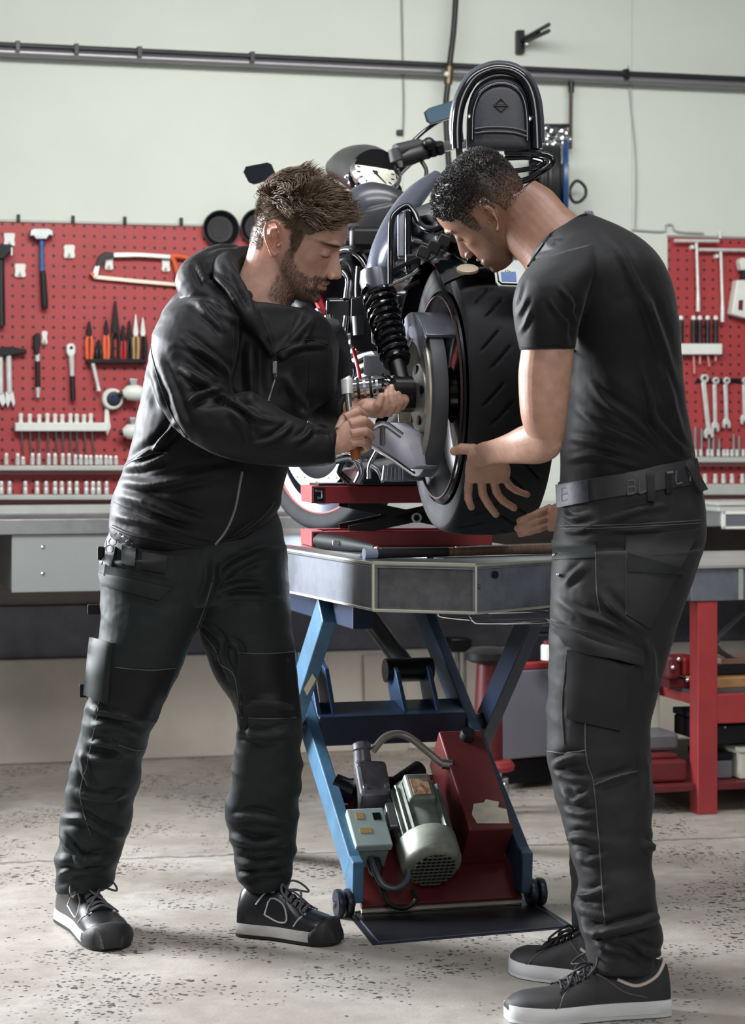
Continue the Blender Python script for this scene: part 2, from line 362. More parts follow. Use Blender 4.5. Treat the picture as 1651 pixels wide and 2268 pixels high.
# pliers and cutters in the rack
rk = thing('pliers_rack', 'dark bar holding the pliers on the left board', 'rack', Wp(260, 800, PO))
wbox(192, 795, 326, 804, PO, PO+.04).build('bar', BLACKM, rk, bevel=.002)
ORANGE = mat('orange_grip', '#d8653f', .5); REDG = mat('red_grip', '#a8242a', .5); TAN = mat('tan_grip', '#a88a5a', .5)
def plier(x, ytop, ymid, yb, gm, label, w=7, tip=BLACKM, nose=True):
    t = thing('pliers', label, 'pliers', Wp(x, ymid, PO+.02), 'pliers in the rack')
    wpoly([(x-1.5, ytop), (x+1.5, ytop), (x+w, ymid-6), (x+w*.7, ymid+3), (x-w*.7, ymid+3), (x-w, ymid-6)], PO+.012, PO+.028).build('jaws', tip, t, bevel=.002)
    for s in (-1, 1):
        wtube([(x+s*2, ymid), (x+s*w*.85, ymid+10), (x+s*w*.95, (ymid+yb)/2), (x+s*w*.7, yb)], PO+.02, [.005, .0065, .0075, .006], sm=4).build('grip', gm, t)
plier(198, 711, 742, 800, ORANGE, 'pliers with broad black jaws and orange grips, leftmost in rack', 6)
plier(219, 752, 768, 798, PLAST, 'short pliers with black grips, right of the orange leftmost pair', 5)
plier(236, 708, 740, 802, ORANGE, 'long nose pliers with orange grips in the middle of rack', 5)
plier(256, 666, 735, 803, PLAST, 'tallest pliers in the rack, black grips and long jaws', 9)
plier(273, 720, 752, 800, REDG, 'pliers with red grips hanging right of the tallest pair', 5)
plier(287, 710, 750, 801, PLAST, 'slim pliers with black grips between red and tan pairs', 5)
plier(301, 696, 742, 800, TAN, 'pliers with tan grips and a bright round tip', 6, SATIN)
plier(317, 703, 742, 806, PLAST, 'pliers with black grips rightmost in the rack', 6, SATIN)
t = thing('screwdriver', 'screwdriver with bright steel blade hanging under the pliers', 'screwdriver', Wp(212, 830, PO+.02))
wtube([(205, 802), (216, 850)], PO+.03, .0075).build('blade', SATIN, t)
wtube([(216, 848), (219, 866)], PO+.03, [.006, .009]).build('tip', SATIN, t)
# gauge with a round dial and the two air tools
t = thing('dial_gauge', 'white handled gauge with round dark blue dial', 'gauge', Wp(245, 900, PO+.02))
MB().lathe(Wp(247, 884, PO), WN, [(.038, 0), (.038, .03), (.033, .036)], 28).build('case', WHITEP, t)
MB().lathe(Wp(252, 883, PO+.034), WN, [(.026, 0), (.026, .006), (.02, .008), (.012, .008)], 28).build('bezel', PLAST, t)
MB().lathe(Wp(252, 883, PO+.043), WN, [(.011, -.002), (.0105, .001)], 20).build('dial', mat('dial_blue', '#1c2a5c', .25), t)
wpoly([(233, 905), (241, 905), (243, 930), (246, 945), (238, 966), (231, 948)], PO+.004, PO+.02).build('handle', WHITEP, t, bevel=.002)
def airgun(x, y, label):
    t = thing('air_tool', label, 'air tool', Wp(x, y, PO+.04), 'air tools on the left board')
    MB().tube([Wp(x-16, y, PO+.05), Wp(x-6, y-2, PO+.05), Wp(x+14, y-2, PO+.05), Wp(x+24, y, PO+.05)], [.012, .026, .03, .026], 16).build('barrel', WHITEP, t)
    wpoly([(x-2, y-34), (x+18, y-34), (x+16, y-14), (x+2, y-14)], PO+.02, PO+.06).build('grip', ALU, t, bevel=.003)
    wtube([(x-24, y), (x-15, y)], PO+.05, [.008, .010]).build('nozzle', BLACKM, t)
airgun(288, 872, 'white air tool right of the blue dial gauge')
airgun(288, 958, 'white air tool under the other, half behind the jacket')
# bar with a row of nut drivers
t = thing('tool_holder', 'white bar holding the row of nut drivers', 'rack', Wp(137, 946, PO), )
wbox(34, 936, 240, 955, PO, PO+.045).build('bar', WHITEP, t, bevel=.003)
def driver_at(x, y0, y1, y2, lean, label, hm, group, hw=.0085):
    t = thing('screwdriver', label, 'screwdriver', Wp(x, y1, PO+.025), group)
    wtube([(x, y0), (x, y0+3), (x, (y0+y1)/2), (x, y1)], PO+.025, [.004, hw, hw*.85, hw], sm=3).build('handle', hm, t)
    wtube([(x, y1), (x+lean, y2)], [PO+.025, PO+.01], .0035, seg=8).build('shaft', STEEL, t)
    return t
sdx = (46, 66, 87, 105, 122, 138, 156, 170, 186, 201)
ords = ('first', 'second', 'third', 'fourth', 'fifth', 'sixth', 'seventh', 'eighth', 'ninth', 'tenth', 'eleventh', 'twelfth', 'thirteenth', 'fourteenth', 'fifteenth', 'sixteenth', 'seventeenth', 'eighteenth')
for i, x in enumerate(sdx):
    driver_at(x, 915+(i % 3), 937, 1003+(i % 4)*3, (6, 3, -2, 3, 6, 3, 0, 2, 5, 8)[i], 'white capped nut driver, %s from the left in the bar' % ords[i], WHITEP, 'nut drivers in the white bar')
# ledges with sockets
RAILM = mat('ledge_steel', '#c9cdc8', .4, .35, var=.15)
def ledge(x0, x1, y0, y1, off, label):
    t = thing('tool_ledge', label, 'shelf', Wp((x0+x1)/2, y1, PO), 'steel ledges on the boards')
    wbox(x0, y0, x1, y1, PO, PO+off).build('ledge', RAILM, t, bevel=.002)
    wbox(x0, y1, x1, y1+9, PO, PO+.012).build('back_strip', mat('pale_red', '#b9797a', .5), t)
    return t
ledge(-60, 640, 1031, 1042, .06, 'upper steel socket ledge of the long board')
ledge(-60, 640, 1096, 1107, .06, 'lower steel socket ledge of the long board')
def socket_proto(x, yb, h, r, label, group):
    b = Wp(x, yb, PO+.03); k = PXM
    t = thing('socket', label, 'socket', b, group)
    MB().lathe(b, WZ, [(r*.9, 0), (r, .002), (r, h*.45), (r*.8, h*.5), (r*.86, h*.55), (r*.86, h*.95), (r*.7, h)], 14).build('sleeve', SATIN, t)
    MB().lathe(b+WZ*(h-.0005), WZ, [(r*.55, 0), (r*.52, .001)], 8).build('square_drive', BLACKM, t)
    return t
def sockets(xs, yb, h, r, where, group, hs=None):
    p = socket_proto(xs[0], yb, h, r, '', group)
    for i, x in enumerate(xs):
        lab = 'bright steel socket on the %s, %s from its left end' % (where, ords[i])
        if i == 0: p['label'] = lab; continue
        o = copy_tree(p, Wp(x, yb, PO+.03)-Wp(xs[0], yb, PO+.03), lab)
        s = (hs[i] if hs else 1.0); o.scale = (1, 1, s)
sockets((14, 39, 51, 72, 86, 108, 122, 139, 153, 167, 179, 191, 201, 214, 223, 235, 245, 257), 1029, .040, .0082, 'upper ledge of the long board', 'sockets on the upper left ledge', [1, 1, .7, 1, 1, 1, 1, 1, 1, .9, .9, .85, .85, .85, .85, .85, .8, .8])
sockets((3, 21, 56, 82, 102, 122, 137, 154, 170, 191, 206, 219, 236), 1094, .045, .0088, 'lower ledge of the long board', 'sockets on the lower left ledge')
# two black dishes hung above the long board
def dish(x, y, label):
    t = thing('parts_dish', label, 'dish', Wp(x, y, PO), 'black magnetic dishes')
    MB().lathe(Wp(x, y, PO+.002), WN, [(.045, 0), (.066, .022), (.068, .026), (.064, .026), (.047, .006), (.0, .005)], 40).build('bowl', mat('dish_black', '#1b1d22', .35, .4, var=.3), t)
    MB().lathe(Wp(x, y, PO+.006), WN, [(.036, 0), (.035, .004), (0, .004)], 32).build('rubber_foot', RUB, t)
dish(487, 508, 'black round parts dish beside the bearded man')
dish(570, 504, 'black round parts dish half behind the bearded man')
# right board tools
for bx0, bx1, by, sx0, sx1, sy, lab in ((1495, 1593, 533, 1543, 1547, 690, 'upper chrome T-handle wrench on the short board'), (1549, 1665, 553, 1597, 1601, 713, 'lower chrome T-handle wrench on the short board')):
    t = thing('t_handle_wrench', lab, 'wrench', Wp((sx0+sx1)/2, by+80, PO+.03), 'T-handle wrenches')
    wtube([(bx0, by), (bx1, by+1)], PO+.035, .0065).build('cross_bar', SATIN, t)
    wtube([(sx0, by), (sx0+1, by+20), (sx1, sy-40), (sx1, sy-30), (sx1, sy)], PO+.03, [.007, .006, .006, .008, .008]).build('shaft', SATIN, t)
    h = thing('hook', 'small white hook under the %s wrench' % lab.split(' wrench')[0], 'hook', Wp(sx0-11, by+16, PO), 'white pegboard hooks')
    MB().lathe(Wp(sx0-11, by+15, PO), WN, [(.010, 0), (.010, .012), (.006, .018)], 14).build('hook_button', WHITEP, h)
t = thing('spray_bottle', 'white tapered bottle with black neck on the short board', 'bottle', Wp(1645, 640, PO+.03))
wpoly([(1639, 578), (1644, 571), (1668, 571), (1668, 598), (1643, 598)], PO+.01, PO+.05).build('cap', WHITEP, t, bevel=.003)
wpoly([(1648, 598), (1668, 598), (1668, 620), (1646, 620)], PO+.015, PO+.045).build('neck', PLAST, t, bevel=.002)
wpoly([(1634, 620), (1668, 620), (1668, 706), (1650, 704), (1622, 696)], PO+.006, PO+.055).build('body', WHITEP, t, bevel=.005)
wpoly([(1637, 665), (1647, 664), (1646, 688), (1636, 686)], PO+.0552, PO+.0556).build('printed_mark', REDD, t)
t = thing('tool_holder', 'white bar holding black screwdrivers on the short board', 'rack', Wp(1556, 773, PO))
wbox(1490, 761, 1601, 785, PO, PO+.045).build('bar', WHITEP, t, bevel=.003)
for i, (x, yb, ln) in enumerate(((1509, 800, 0), (1537, 828, 2), (1551, 806, 0), (1568, 812, 4), (1586, 800, 0))):
    t = thing('screwdriver', 'black screwdriver with white cap, %s from the left on the short board' % ords[i], 'screwdriver', Wp(x, 740, PO+.02), 'black screwdrivers in the bar')
    wtube([(x, 708), (x, 715), (x, 740), (x, 762)], PO+.025, [.009, .0105, .010, .011], sm=3).build('handle', PLAST, t)
    wtube([(x, 699), (x, 702), (x, 709)], PO+.025, [.005, .009, .009]).build('cap', WHITEP, t)
    wtube([(x, 784), (x+ln, yb)], PO+.02, .005, seg=8).build('shaft', mat('copper_shaft', '#c98a86', .4, .4), t)
def spanner(x0, y0, x1, y1, w, label):
    t = thing('combination_spanner', label, 'spanner', Wp((x0+x1)/2, (y0+y1)/2, PO+.02), 'spanners on the short board')
    d = Vector((x1-x0, y1-y0)).normalized(); n = Vector((-d.y, d.x))
    def q(a, b): v = Vector((x0, y0))+d*a+n*b; return (v.x, v.y)
    L_ = math.hypot(x1-x0, y1-y0)
    wpoly([q(8, -w*.55), q(L_-10, -w*.5), q(L_-10, w*.5), q(8, w*.55)], PO+.016, PO+.026).build('shank', SATIN, t, bevel=.0015)
    c = Wp(x0, y0, PO+.012); r = w*1.15*PXM
    MB().lathe(c, WN, [(r*.55, 0), (r, .001), (r, .014), (r*.55, .015), (r*.55, 0)], 22, cap=False).build('ring_end', SATIN, t)
    wpoly([q(L_-14, -w*.5), q(L_-6, -w*1.2), q(L_+6, -w*1.15), q(L_+9, -w*.55), q(L_, -w*.4), q(L_, w*.4), q(L_+9, w*.55), q(L_+6, w*1.15), q(L_-6, w*1.2), q(L_-14, w*.5)], PO+.014, PO+.028).build('open_end', SATIN, t, bevel=.0015)
spanner(1559, 838, 1572, 962, 8.5, 'largest leaning steel spanner on the short board')
spanner(1584, 843, 1586, 948, 7, 'steel spanner hanging second among the short board spanners')
spanner(1608, 843, 1611, 940, 7, 'steel spanner hanging third among the short board spanners')
spanner(1650, 843, 1651, 932, 7, 'steel spanner cut by the right photo edge')
t = thing('spanner_rail', 'dark rail from which the spanners hang', 'rack', Wp(1600, 843, PO))
wbox(1545, 838, 1668, 847, PO, PO+.011).build('bar', BLACKM, t, bevel=.001)
ledge(1484, 1730, 1012, 1024, .06, 'upper steel socket ledge of the short board')
ledge(1484, 1730, 1072, 1096, .06, 'lower pale ledge of the short board')
sockets((1541, 1553, 1569, 1578, 1592, 1604, 1612, 1622, 1633, 1647), 1010, .026, .0075, 'upper ledge of the short board', 'sockets on the upper right ledge')
sockets((1562, 1585, 1603, 1622, 1645), 1070, .036, .0095, 'lower ledge of the short board', 'sockets on the lower right ledge')
for i, (x, y0, y1) in enumerate(((1541, 945, 992), (1555, 950, 994), (1571, 970, 994), (1581, 960, 994), (1594, 972, 994), (1626, 962, 996), (1638, 966, 996))):
    o = onething(wtube([(x, y0), (x, y1), (x, 1011)], [PO+.012, PO+.012, PO+.012], [.0055, .0055, .007]), 'extension_bar', STEEL, 'thin steel extension bar, %s from the left behind the short board sockets' % ords[i], 'extension bar', 'extension bars on the short board')
# ---------------- pipes, hoses and fittings high on the wall ----------------
PIPE = mat('dark_pipe', '#3a3a40', .4, .5, var=.2, vscale=8)
t = thing('wall_pipe', 'long dark pipe running along the top of the wall', 'pipe', Wp(825, 137, .06), 'pipes high on the wall')
pa, pb_ = Wp(-60, 96, .07), Wp(1720, 178, .07); MB().tube([pa-(pb_-pa)*.6, pb_+(pb_-pa)*.5], .010).build('pipe', PIPE, t)
for x in (40, 170, 310, 560, 1100, 1390): wbox(x-5, 88+x*.0462, x+5, 112+x*.0462, 0, .083).build('clamp', BLACKM, t, bevel=.001)
pa, pb_ = Wp(-60, 112, .055), Wp(1720, 192, .055)
onething(MB().tube([pa-(pb_-pa)*.6, pb_+(pb_-pa)*.5], .0155), 'wall_pipe', mat('grey_pipe', '#8f8e92', .35, .6), 'grey pipe just below the long dark pipe', 'pipe', 'pipes high on the wall')
onething(wtube([(1012, -40), (1006, 60), (998, 130), (992, 190), (988, 240), (992, 330), (1000, 420)], .11, .011, sm=6), 'air_hose', PLAST, 'thick black hose hanging from above behind the mirror', 'hose')
onething(wtube([(889, -20), (892, 110), (895, 235), (893, 300)], .012, .0025, sm=4), 'thin_cable', mat('cable_grey', '#85858a', .6), 'thin grey cable down the wall above the instrument', 'cable')
t = thing('cable_clip', 'small dark clip on the wall beside the thin cable', 'clip', Wp(886, 292, 0)); wbox(881, 287, 894, 298, 0, .02).build('clip', BLACKM, t, bevel=.002)
t = thing('wall_valve', 'brass valve fitted where the black hose meets the pipe', 'valve', Wp(994, 165, .06))
wtube([(996, 148), (993, 186)], .11, .016).build('body', mat('brass_dark', '#6b5a45', .4, .7), t)
MB().sphere(Wp(990, 164, .13), .010).build('handle', WHITEP, t)
t = thing('drop_pipe', 'thin dark pipe dropping to the blue hose reel', 'pipe', Wp(1264, 250, .05))
wtube([(1266, 165), (1264, 330)], .05, .007).build('pipe', mat('brown_pipe', '#453832', .5, .3), t)
wtube([(1266, 165), (1266, 205)], .05, .011).build('coupling', BLACKM, t)
onething(wtube([(1392, 146), (1398, 230), (1408, 330), (1410, 420), (1408, 505)], .014, .0028, sm=5), 'thin_cable', mat('cable_pale', '#a8a8a4', .6), 'pale thin cable hanging right of the hose reel', 'cable')
onething(wtube([(1400, 508), (1470, 512), (1476, 498), (1490, 498), (1500, 512), (1560, 516)], .014, .0028, sm=5), 'thin_cable', mat('cable_pale', '#a8a8a4', .6), 'pale cable running along the top of the short board', 'cable')
t = thing('wall_bracket', 'grey steel bracket arm near the top right of wall', 'bracket', Wp(1168, 92, 0))
wbox(1147, 66, 1163, 118, 0, .03).build('back_plate', BLACKM, t, bevel=.002)
for dy in (0, 14): MB().tube([Wp(1160, 86+dy*.6, .03), Wp(1217, 54+dy, .22)], .0085, 4).build('arm', mat('bracket_grey', '#4a4b50', .45, .5), t)
MB().tube([Wp(1160, 92, .03), Wp(1195, 74, .14)], .014, 4).build('arm_root', BLACKM, t)
MB().sphere(Wp(1168, 98, .06), .010).build('bolt', CHROME, t)
# hose reel, its wheel square to the wall
t = thing('hose_reel', 'blue rimmed hose reel on the wall behind the motorcycle', 'hose reel', Wp(1235, 400, .15))
ax = (WT*.94+WN*.34).normalized(); cR = Wp(1216, 398, .2)
MB().lathe(cR-ax*.075, ax, [(.055, 0), (.055, .15)], 24).build('drum', mat('drum_beige', '#b9b4a4', .5), t)
MB().lathe(cR+ax*.052, ax, [(.05, 0), (.142, 0), (.149, .004), (.149, .018), (.140, .020), (.05, .012)], 48).build('rim', mat('reel_blue', '#1a3f70', .35), t)
MB().lathe(cR-ax*.075, ax, [(.05, 0), (.130, 0), (.135, .006), (.130, .010), (.05, .010)], 48).build('rim', BLACKM, t)
hz = MB(); pts = []
for i in range(240):
    a = i/240*2*math.pi*7; u = ax.orthogonal().normalized(); w = ax.cross(u)
    pts.append(cR+ax*(-.06+.105*i/240)+(u*math.cos(a)+w*math.sin(a))*.118)
hz.tube(pts, .011, 8).build('coiled_hose', PLAST, t)
MB().box(cR+WN*-.13+WZ*.0, (.06, .10, .05)).build('wall_mount', BLACKM, t)
t = thing('cable_loop', 'small black loop of hose right of the reel', 'hose', Wp(1285, 425, .06))
wtube([(1272, 404), (1284, 402), (1297, 416), (1297, 434), (1284, 447), (1270, 446), (1262, 425)], .10, .006, sm=6, closed=True).build('loop', PLAST, t)
t = thing('chain_bundle', 'bright steel chain hung above the hose reel', 'chain', Wp(1228, 300, .1))
wbox(1190, 274, 1264, 281, 0, .10).build('peg', BLACKM, t, bevel=.001)
lk = MB()
for k, (x, y, a) in enumerate([(1200, 290, .3), (1215, 288, 1.2), (1232, 290, .2), (1250, 292, 1.4), (1207, 304, 1.3), (1224, 302, .1), (1240, 304, 1.5), (1256, 306, .4), (1204, 318, .2), (1220, 316, 1.3), (1238, 318, .3), (1253, 320, 1.2), (1212, 330, .9), (1226, 330, 2.2)]):
    pp = [(x+9*math.cos(q)*math.cos(a)-5*math.sin(q)*math.sin(a), y+9*math.cos(q)*math.sin(a)+5*math.sin(q)*math.cos(a)) for q in [i*math.pi/6 for i in range(12)]]
    wtube(pp, .085+.012*(k % 3), .0055, seg=7, closed=True).build('chain_link', CHROME, t)
# ---------------- long workbench along the wall ----------------
BZ = .884; BD = .63
t = thing('workbench', 'long steel-topped workbench running along the back wall', 'workbench', (wx(60), WY0+WK*wx(60), 0))
wallbox(-2.2, 2.6, BZ-.05, BZ, .065, BD).build('worktop', STEELB, t, smooth=False, bevel=.004)
wallbox(-2.2, 2.6, BZ, BZ+.03, .062, .075).build('upstand', RAILM, t, smooth=False)
wallbox(-2.2, 2.6, BZ-.049, BZ-.001, BD+.0005, BD+.004).build('front_edge_strip', mat('edge_steel', '#b4b7b8', .35, .7, var=.3, vscale=6), t, smooth=False, bevel=.001)
for x0 in (-1.9, .62, 1.35, 2.4):
    f = wallbox(x0, x0+.06, 0, BZ-.05, BD-.12, BD-.06); f.build('leg', REDD, t, smooth=False, bevel=.003)
def drawer_unit(px0, px1, z0, z1, label, m, screws):
    x0 = Wp(px0, 1200, BD-.02).x; x1 = Wp(px1, 1200, BD-.02).x
    # convert to wall-line x: the box edges run square to the wall
    x0 -= WN.x*(BD-.02); x1 -= WN.x*(BD-.02)
    t = thing('drawer_unit', label, 'drawer', Vector((x0, WY0+WK*x0, z0)), 'drawers under the long workbench')
    wallbox(x0, x1, z0, z1, .12, BD-.02).build('drawer_body', mat('grey_drawer', '#8f9596', .45, .2, var=.06), t, smooth=False, bevel=.003)
    wallbox(x0-.004, x1+.004, z0-.003, z1+.002, BD-.0195, BD-.008).build('drawer_front', m, t, smooth=False, bevel=.002)
    for z in screws: MB().lathe(Vector((x0+.095, WY0+WK*(x0+.095), z))+WN*(BD-.008), WN, [(.006, 0), (.006, .003), (.003, .006)], 12).build('screw', CHROME, t)
drawer_unit(28, 330, .647, .832, 'wide grey drawer under the bench beside the bearded man', mat('grey_drawer_front', '#a9afaf', .4, .25, var=.05), (.792, .705))
t = thing('drawer_unit', 'small white framed drawer in the bench beside the short board', 'drawer', Vector((1.2, WY0+WK*1.2, .79)), 'drawers under the long workbench')
xa = Wp(1598, 1150, BD+.004).x-WN.x*BD; xb = xa+.34
for z0, z1, a, b_ in ((.878, .889, xa, xb), (.826, .834, xa, xb), (.826, .889, xa, xa+.012), (.826, .889, xb-.012, xb)): wallbox(a, b_, z0, z1, BD+.004, BD+.012).build('frame', WHITEP, t, smooth=False)
wallbox(xa+.012, xb-.012, .834, .878, BD+.004, BD+.008).build('drawer_front', mat('drawer_grey_dark', '#6d6f78', .5, .3), t, smooth=False)
# white crates and a tray standing on the bench behind the front wheel and the right man
def crate(px, py, Y, sx, sy, sz, m, label, cat='box', lidm=None):
    b = P(px, py, Y); t = thing('storage_box', label, cat, (b.x, b.y, BZ), 'boxes on the long workbench')
    R = Matrix.Rotation(math.atan(WK), 3, 'Z')
    MB().box((b.x, b.y, BZ+sz/2), (sx, sy, sz), R).build('box_body', m, t, smooth=False, bevel=.004)
    MB().box((b.x, b.y, BZ+sz+.006), (sx+.012, sy+.012, .012), R).build('lid', lidm or m, t, smooth=False, bevel=.003)
CREAM = mat('cream_plastic', '#d5d4c6', .5, var=.06)
crate(1640, 1130, 8.25, .26, .2, .022, mat('box_grey', '#b9b9b6', .5), 'flat pale box on the bench below the short board')
# ---------------- red bench, trolley and clutter on the right ----------------
# bench frame directions: along the wall and square to it; front left leg stands at the photo's red leg
LF = Vector(((1560-CX)/F*6.93, 6.93, 0)); bt = WT; bn = -WN
RB = Matrix((bt, bn, WZ)).transposed()
def rb(a, b, z): return LF+bt*a+bn*b+WZ*z
def rbox(a0, a1, b0, b1, z0, z1, mb=None):
    mb = mb or MB(); q = [rb(a0, b0, 0), rb(a1, b0, 0), rb(a1, b1, 0), rb(a0, b1, 0)]
    return mb.hexa([v+WZ*z0 for v in q], [v+WZ*z1 for v in q])
t = thing('red_workbench', 'red steel workbench with grey apron beside the man in the T-shirt', 'workbench', LF)
BENT = mat('bench_apron', '#8a909b', .35, .6, var=.35, vscale=7, bump=.15, bscale=30)
rbox(-.06, 1.6, -.04, .70, .652, .752).build('apron', BENT, t, smooth=False, bevel=.003)
rbox(-.075, 1.6, -.05, .71, .752, .764).build('worktop', mat('bench_top', '#c4c9c6', .3, .6, var=.15), t, smooth=False, bevel=.002)
rbox(.095, .110, -.046, -.041, .655, .75).build('apron_seam', mat('seam_pale', '#b9bdb8', .4, .5), t, smooth=False)
for a in (0, 1.45):
    for b_ in (0, .9):
        g = MB(); q = [rb(a-.035, b_-.035, 0), rb(a+.03, b_-.035, 0), rb(a+.03, b_+.03, 0), rb(a-.035, b_+.03, 0)]
        g.hexa(q, [v+WZ*.652 for v in q]).build('leg', RED, t, smooth=False, bevel=.003)
rbox(.03, 1.42, -.03, .0, .275, .365).build('front_rail', RED, t, smooth=False, bevel=.003)
rbox(-.03, 0, .03, 1.0, .33, .362).build('side_rail', RED, t, smooth=False, bevel=.003)
rbox(-.03, 1.48, .0, 1.0, .362, .372).build('shelf', mat('shelf_grey', '#55565c', .5, .3, var=.25), t, smooth=False)
rbox(-.26, 1.48, -.02, .95, .07, .092).build('bottom_shelf', REDD, t, smooth=False, bevel=.003)
def clutter(name, label, cat, parts, group=None):
    """parts: (part name, material, a0,a1,b0,b1,z0,z1, bevel)"""
    a0, a1, b0, b1, z0 = parts[0][2], parts[0][3], parts[0][4], parts[0][5], parts[0][6]
    t = thing(name, label, cat, rb((a0+a1)/2, (b0+b1)/2, z0), group)
    for n, m, a0, a1, b0, b1, z0, z1, bv in parts: rbox(a0, a1, b0, b1, z0, z1).build(n, m, t, smooth=False, bevel=bv)
    return t
# on the shelf
t = clutter('red_vise', 'small dark red vise on the shelf beside the red leg', 'vise', [('base', REDD, -.075, .0, .10, .22, .372, .40, .004), ('jaw', REDD, -.085, -.04, .08, .20, .40, .475, .012), ('jaw', mat('vise_red', '#8d2227', .35), -.035, .03, .08, .20, .41, .47, .01)])
MB().tube([rb(-.09, .14, .43), rb(.05, .14, .43)], .011).build('screw_spindle', CHROME, t)
for a, z in ((-.05, .465), (-.02, .40), (-.07, .44)): MB().sphere(rb(a, .075, z), .008, seg=10, ring=6).build('bolt', CHROME, t)
t = clutter('grey_mat', 'grey rubber mat lying on the shelf', 'mat', [('mat', mat('mat_grey', '#66676d', .7), -.24, -.03, .25, .6, .372, .384, .002)])
for k, (p0, p1, lab) in enumerate((((1578, 1425), (1665, 1340), 'upper grey rod of the pair crossing over the shelf'), ((1578, 1432), (1670, 1490), 'lower grey rod of the pair crossing over the shelf'))):
    t = thing('axle_rod', lab, 'rod', P(p0[0], p0[1], 6.98), 'grey rods behind the red leg')
    a, b_ = P(p0[0], p0[1], 6.99), P(p1[0], p1[1], 7.1+.25*k)
    MB().tube([a, a.lerp(b_, .12), a.lerp(b_, .13), b_], [.013, .013, .0085, .0085], 12).build('rod', mat('rod_grey', '#7c7d84', .35, .7, var=.2), t)
    MB().lathe(a, (b_-a), [(.010, -.012), (.016, -.008), (.016, .006), (.010, .012)], 14).build('rod_end', STEEL, t)
clutter('wooden_block', 'pale wooden block under the grey rods', 'block', [('block', WOOD, .07, .42, .06, .30, .372, .405, .004)])
clutter('black_tray', 'black tray on top of the wooden block', 'tray', [('tray', PLAST, .06, .42, .12, .34, .406, .436, .004)])
clutter('cardboard_sleeve', 'flat brownish cardboard sleeve lying on the black tray', 'box', [('sleeve', mat('cardboard', '#a88873', .7, var=.2), .12, .40, .14, .30, .437, .456, .003)])
# on the bottom shelf
clutter('casting', 'grey metal casting lying on the dark red jack', 'engine casting', [('block', mat('cast_grey', '#75747a', .55, .3, var=.3), -.19, -.03, .12, .40, .175, .232, .012), ('flange', mat('cast_grey', '#75747a'), -.24, -.12, .16, .38, .222, .245, .006)])
clutter('floor_jack', 'dark red floor jack on the bottom shelf beside the leg', 'jack', [('body', REDD, -.22, -.045, .02, .50, .094, .16, .008), ('top_plate', REDD, -.20, -.06, .06, .4, .16, .174, .004)])
t = clutter('white_board', 'white board leaning under the shelf', 'panel', [('board', CREAM, -.13, -.04, .25, .27, .225, .345, .003)])
clutter('black_case', 'black case on the bottom shelf right of red leg', 'case', [('case_body', mat('case_black', '#14161c', .4), .045, .40, .05, .34, .20, .262, .006), ('case_lid', mat('case_black', '#14161c'), .042, .403, .047, .343, .264, .285, .004)])
MB().sphere(rb(.09, .046, .255), .006, seg=8, ring=6).build('latch', CHROME, kids(COL.objects['black_case'])[0])
clutter('white_box', 'small white box on the bottom shelf at photo edge', 'box', [('box_body', CREAM, .13, .34, .02, .22, .094, .175, .004), ('lid', CREAM, .125, .345, .015, .225, .176, .192, .003)])
clutter('grey_tin', 'grey tin between red leg and white box', 'tin', [('tin_body', mat('tin_grey', '#7d7f84', .4, .4), .045, .118, .05, .22, .094, .15, .004), ('lid', BLACKM, .043, .12, .048, .222, .152, .175, .003)])
clutter('parts_crate', 'dark blue crate pushed back under the shelf', 'crate', [('crate', mat('navy', '#171c33', .5), -.23, -.14, .30, .6, .094, .33, .006)])
# tool trolley behind the lift: grey cabinet, red base plate with caster, dark tray
def gp(px, Y, z): return Vector(((px-CX)/F*Y, Y, z))
t = thing('grey_cabinet', 'low grey cabinet behind the lift under the bench', 'cabinet', gp(1190, 7.5, 0))
GC = mat('cabinet_grey', '#8a8a94', .4, .3, var=.1)
q = lambda z: [gp(1112, 7.35, z), gp(1222, 7.45, z), gp(1228, 7.85, z), gp(1135, 7.8, z)]
MB().hexa(q(.10), q(.39)).build('cabinet_body', GC, t, smooth=False, bevel=.006)
MB().hexa(q(.02), q(.095)).build('plinth', BLACKM, t, smooth=False)
MB().hexa(q(.391), q(.41)).build('top_plate', RED, t, smooth=False, bevel=.003)
t = thing('dark_toolbox', 'dark toolbox standing on the grey cabinet behind the lift', 'toolbox', gp(1200, 7.55, .41))
q2 = lambda z: [gp(1135, 7.45, z), gp(1220, 7.5, z), gp(1222, 7.8, z), gp(1145, 7.75, z)]
MB().hexa(q2(.411), q2(.50)).build('toolbox_body', mat('toolbox_dark', '#1d2029', .4), t, smooth=False, bevel=.005)
MB().hexa(q2(.502), q2(.53)).build('lid', mat('toolbox_dark', '#1d2029'), t, smooth=False, bevel=.005)
t = thing('paint_tin', 'small white tin on the dark toolbox', 'tin', gp(1212, 7.48, .41)); c0 = gp(1216, 7.38, .425)
MB().lathe(c0, WZ, [(.026, 0), (.026, .045), (.022, .05), (0, .05)], 18).build('tin_body', WHITEP, t); MB().lathe(c0+WZ*.05, WZ, [(.018, 0), (.018, .012), (0, .012)], 14).build('cap', REDD, t)
t = thing('rolling_stool', 'red stool base with caster behind the blue lift arm', 'stool', gp(1090, 7.0, 0))
cs = gp(1080, 6.95, 0)
MB().lathe(cs+WZ*.125, WZ, [(.06, 0), (.082, .004), (.085, .018), (.075, .032), (.03, .04)], 32).build('base_disc', RED, t)
MB().tube([cs+WZ*.16, cs+Vector((.008, .02, .46))], [.048, .040], 18).build('column', REDD, t)
MB().lathe(cs+WZ*.46, WZ, [(.05, 0), (.07, .01), (.07, .03), (.05, .045), (0, .05)], 30).build('seat', PLAST, t)
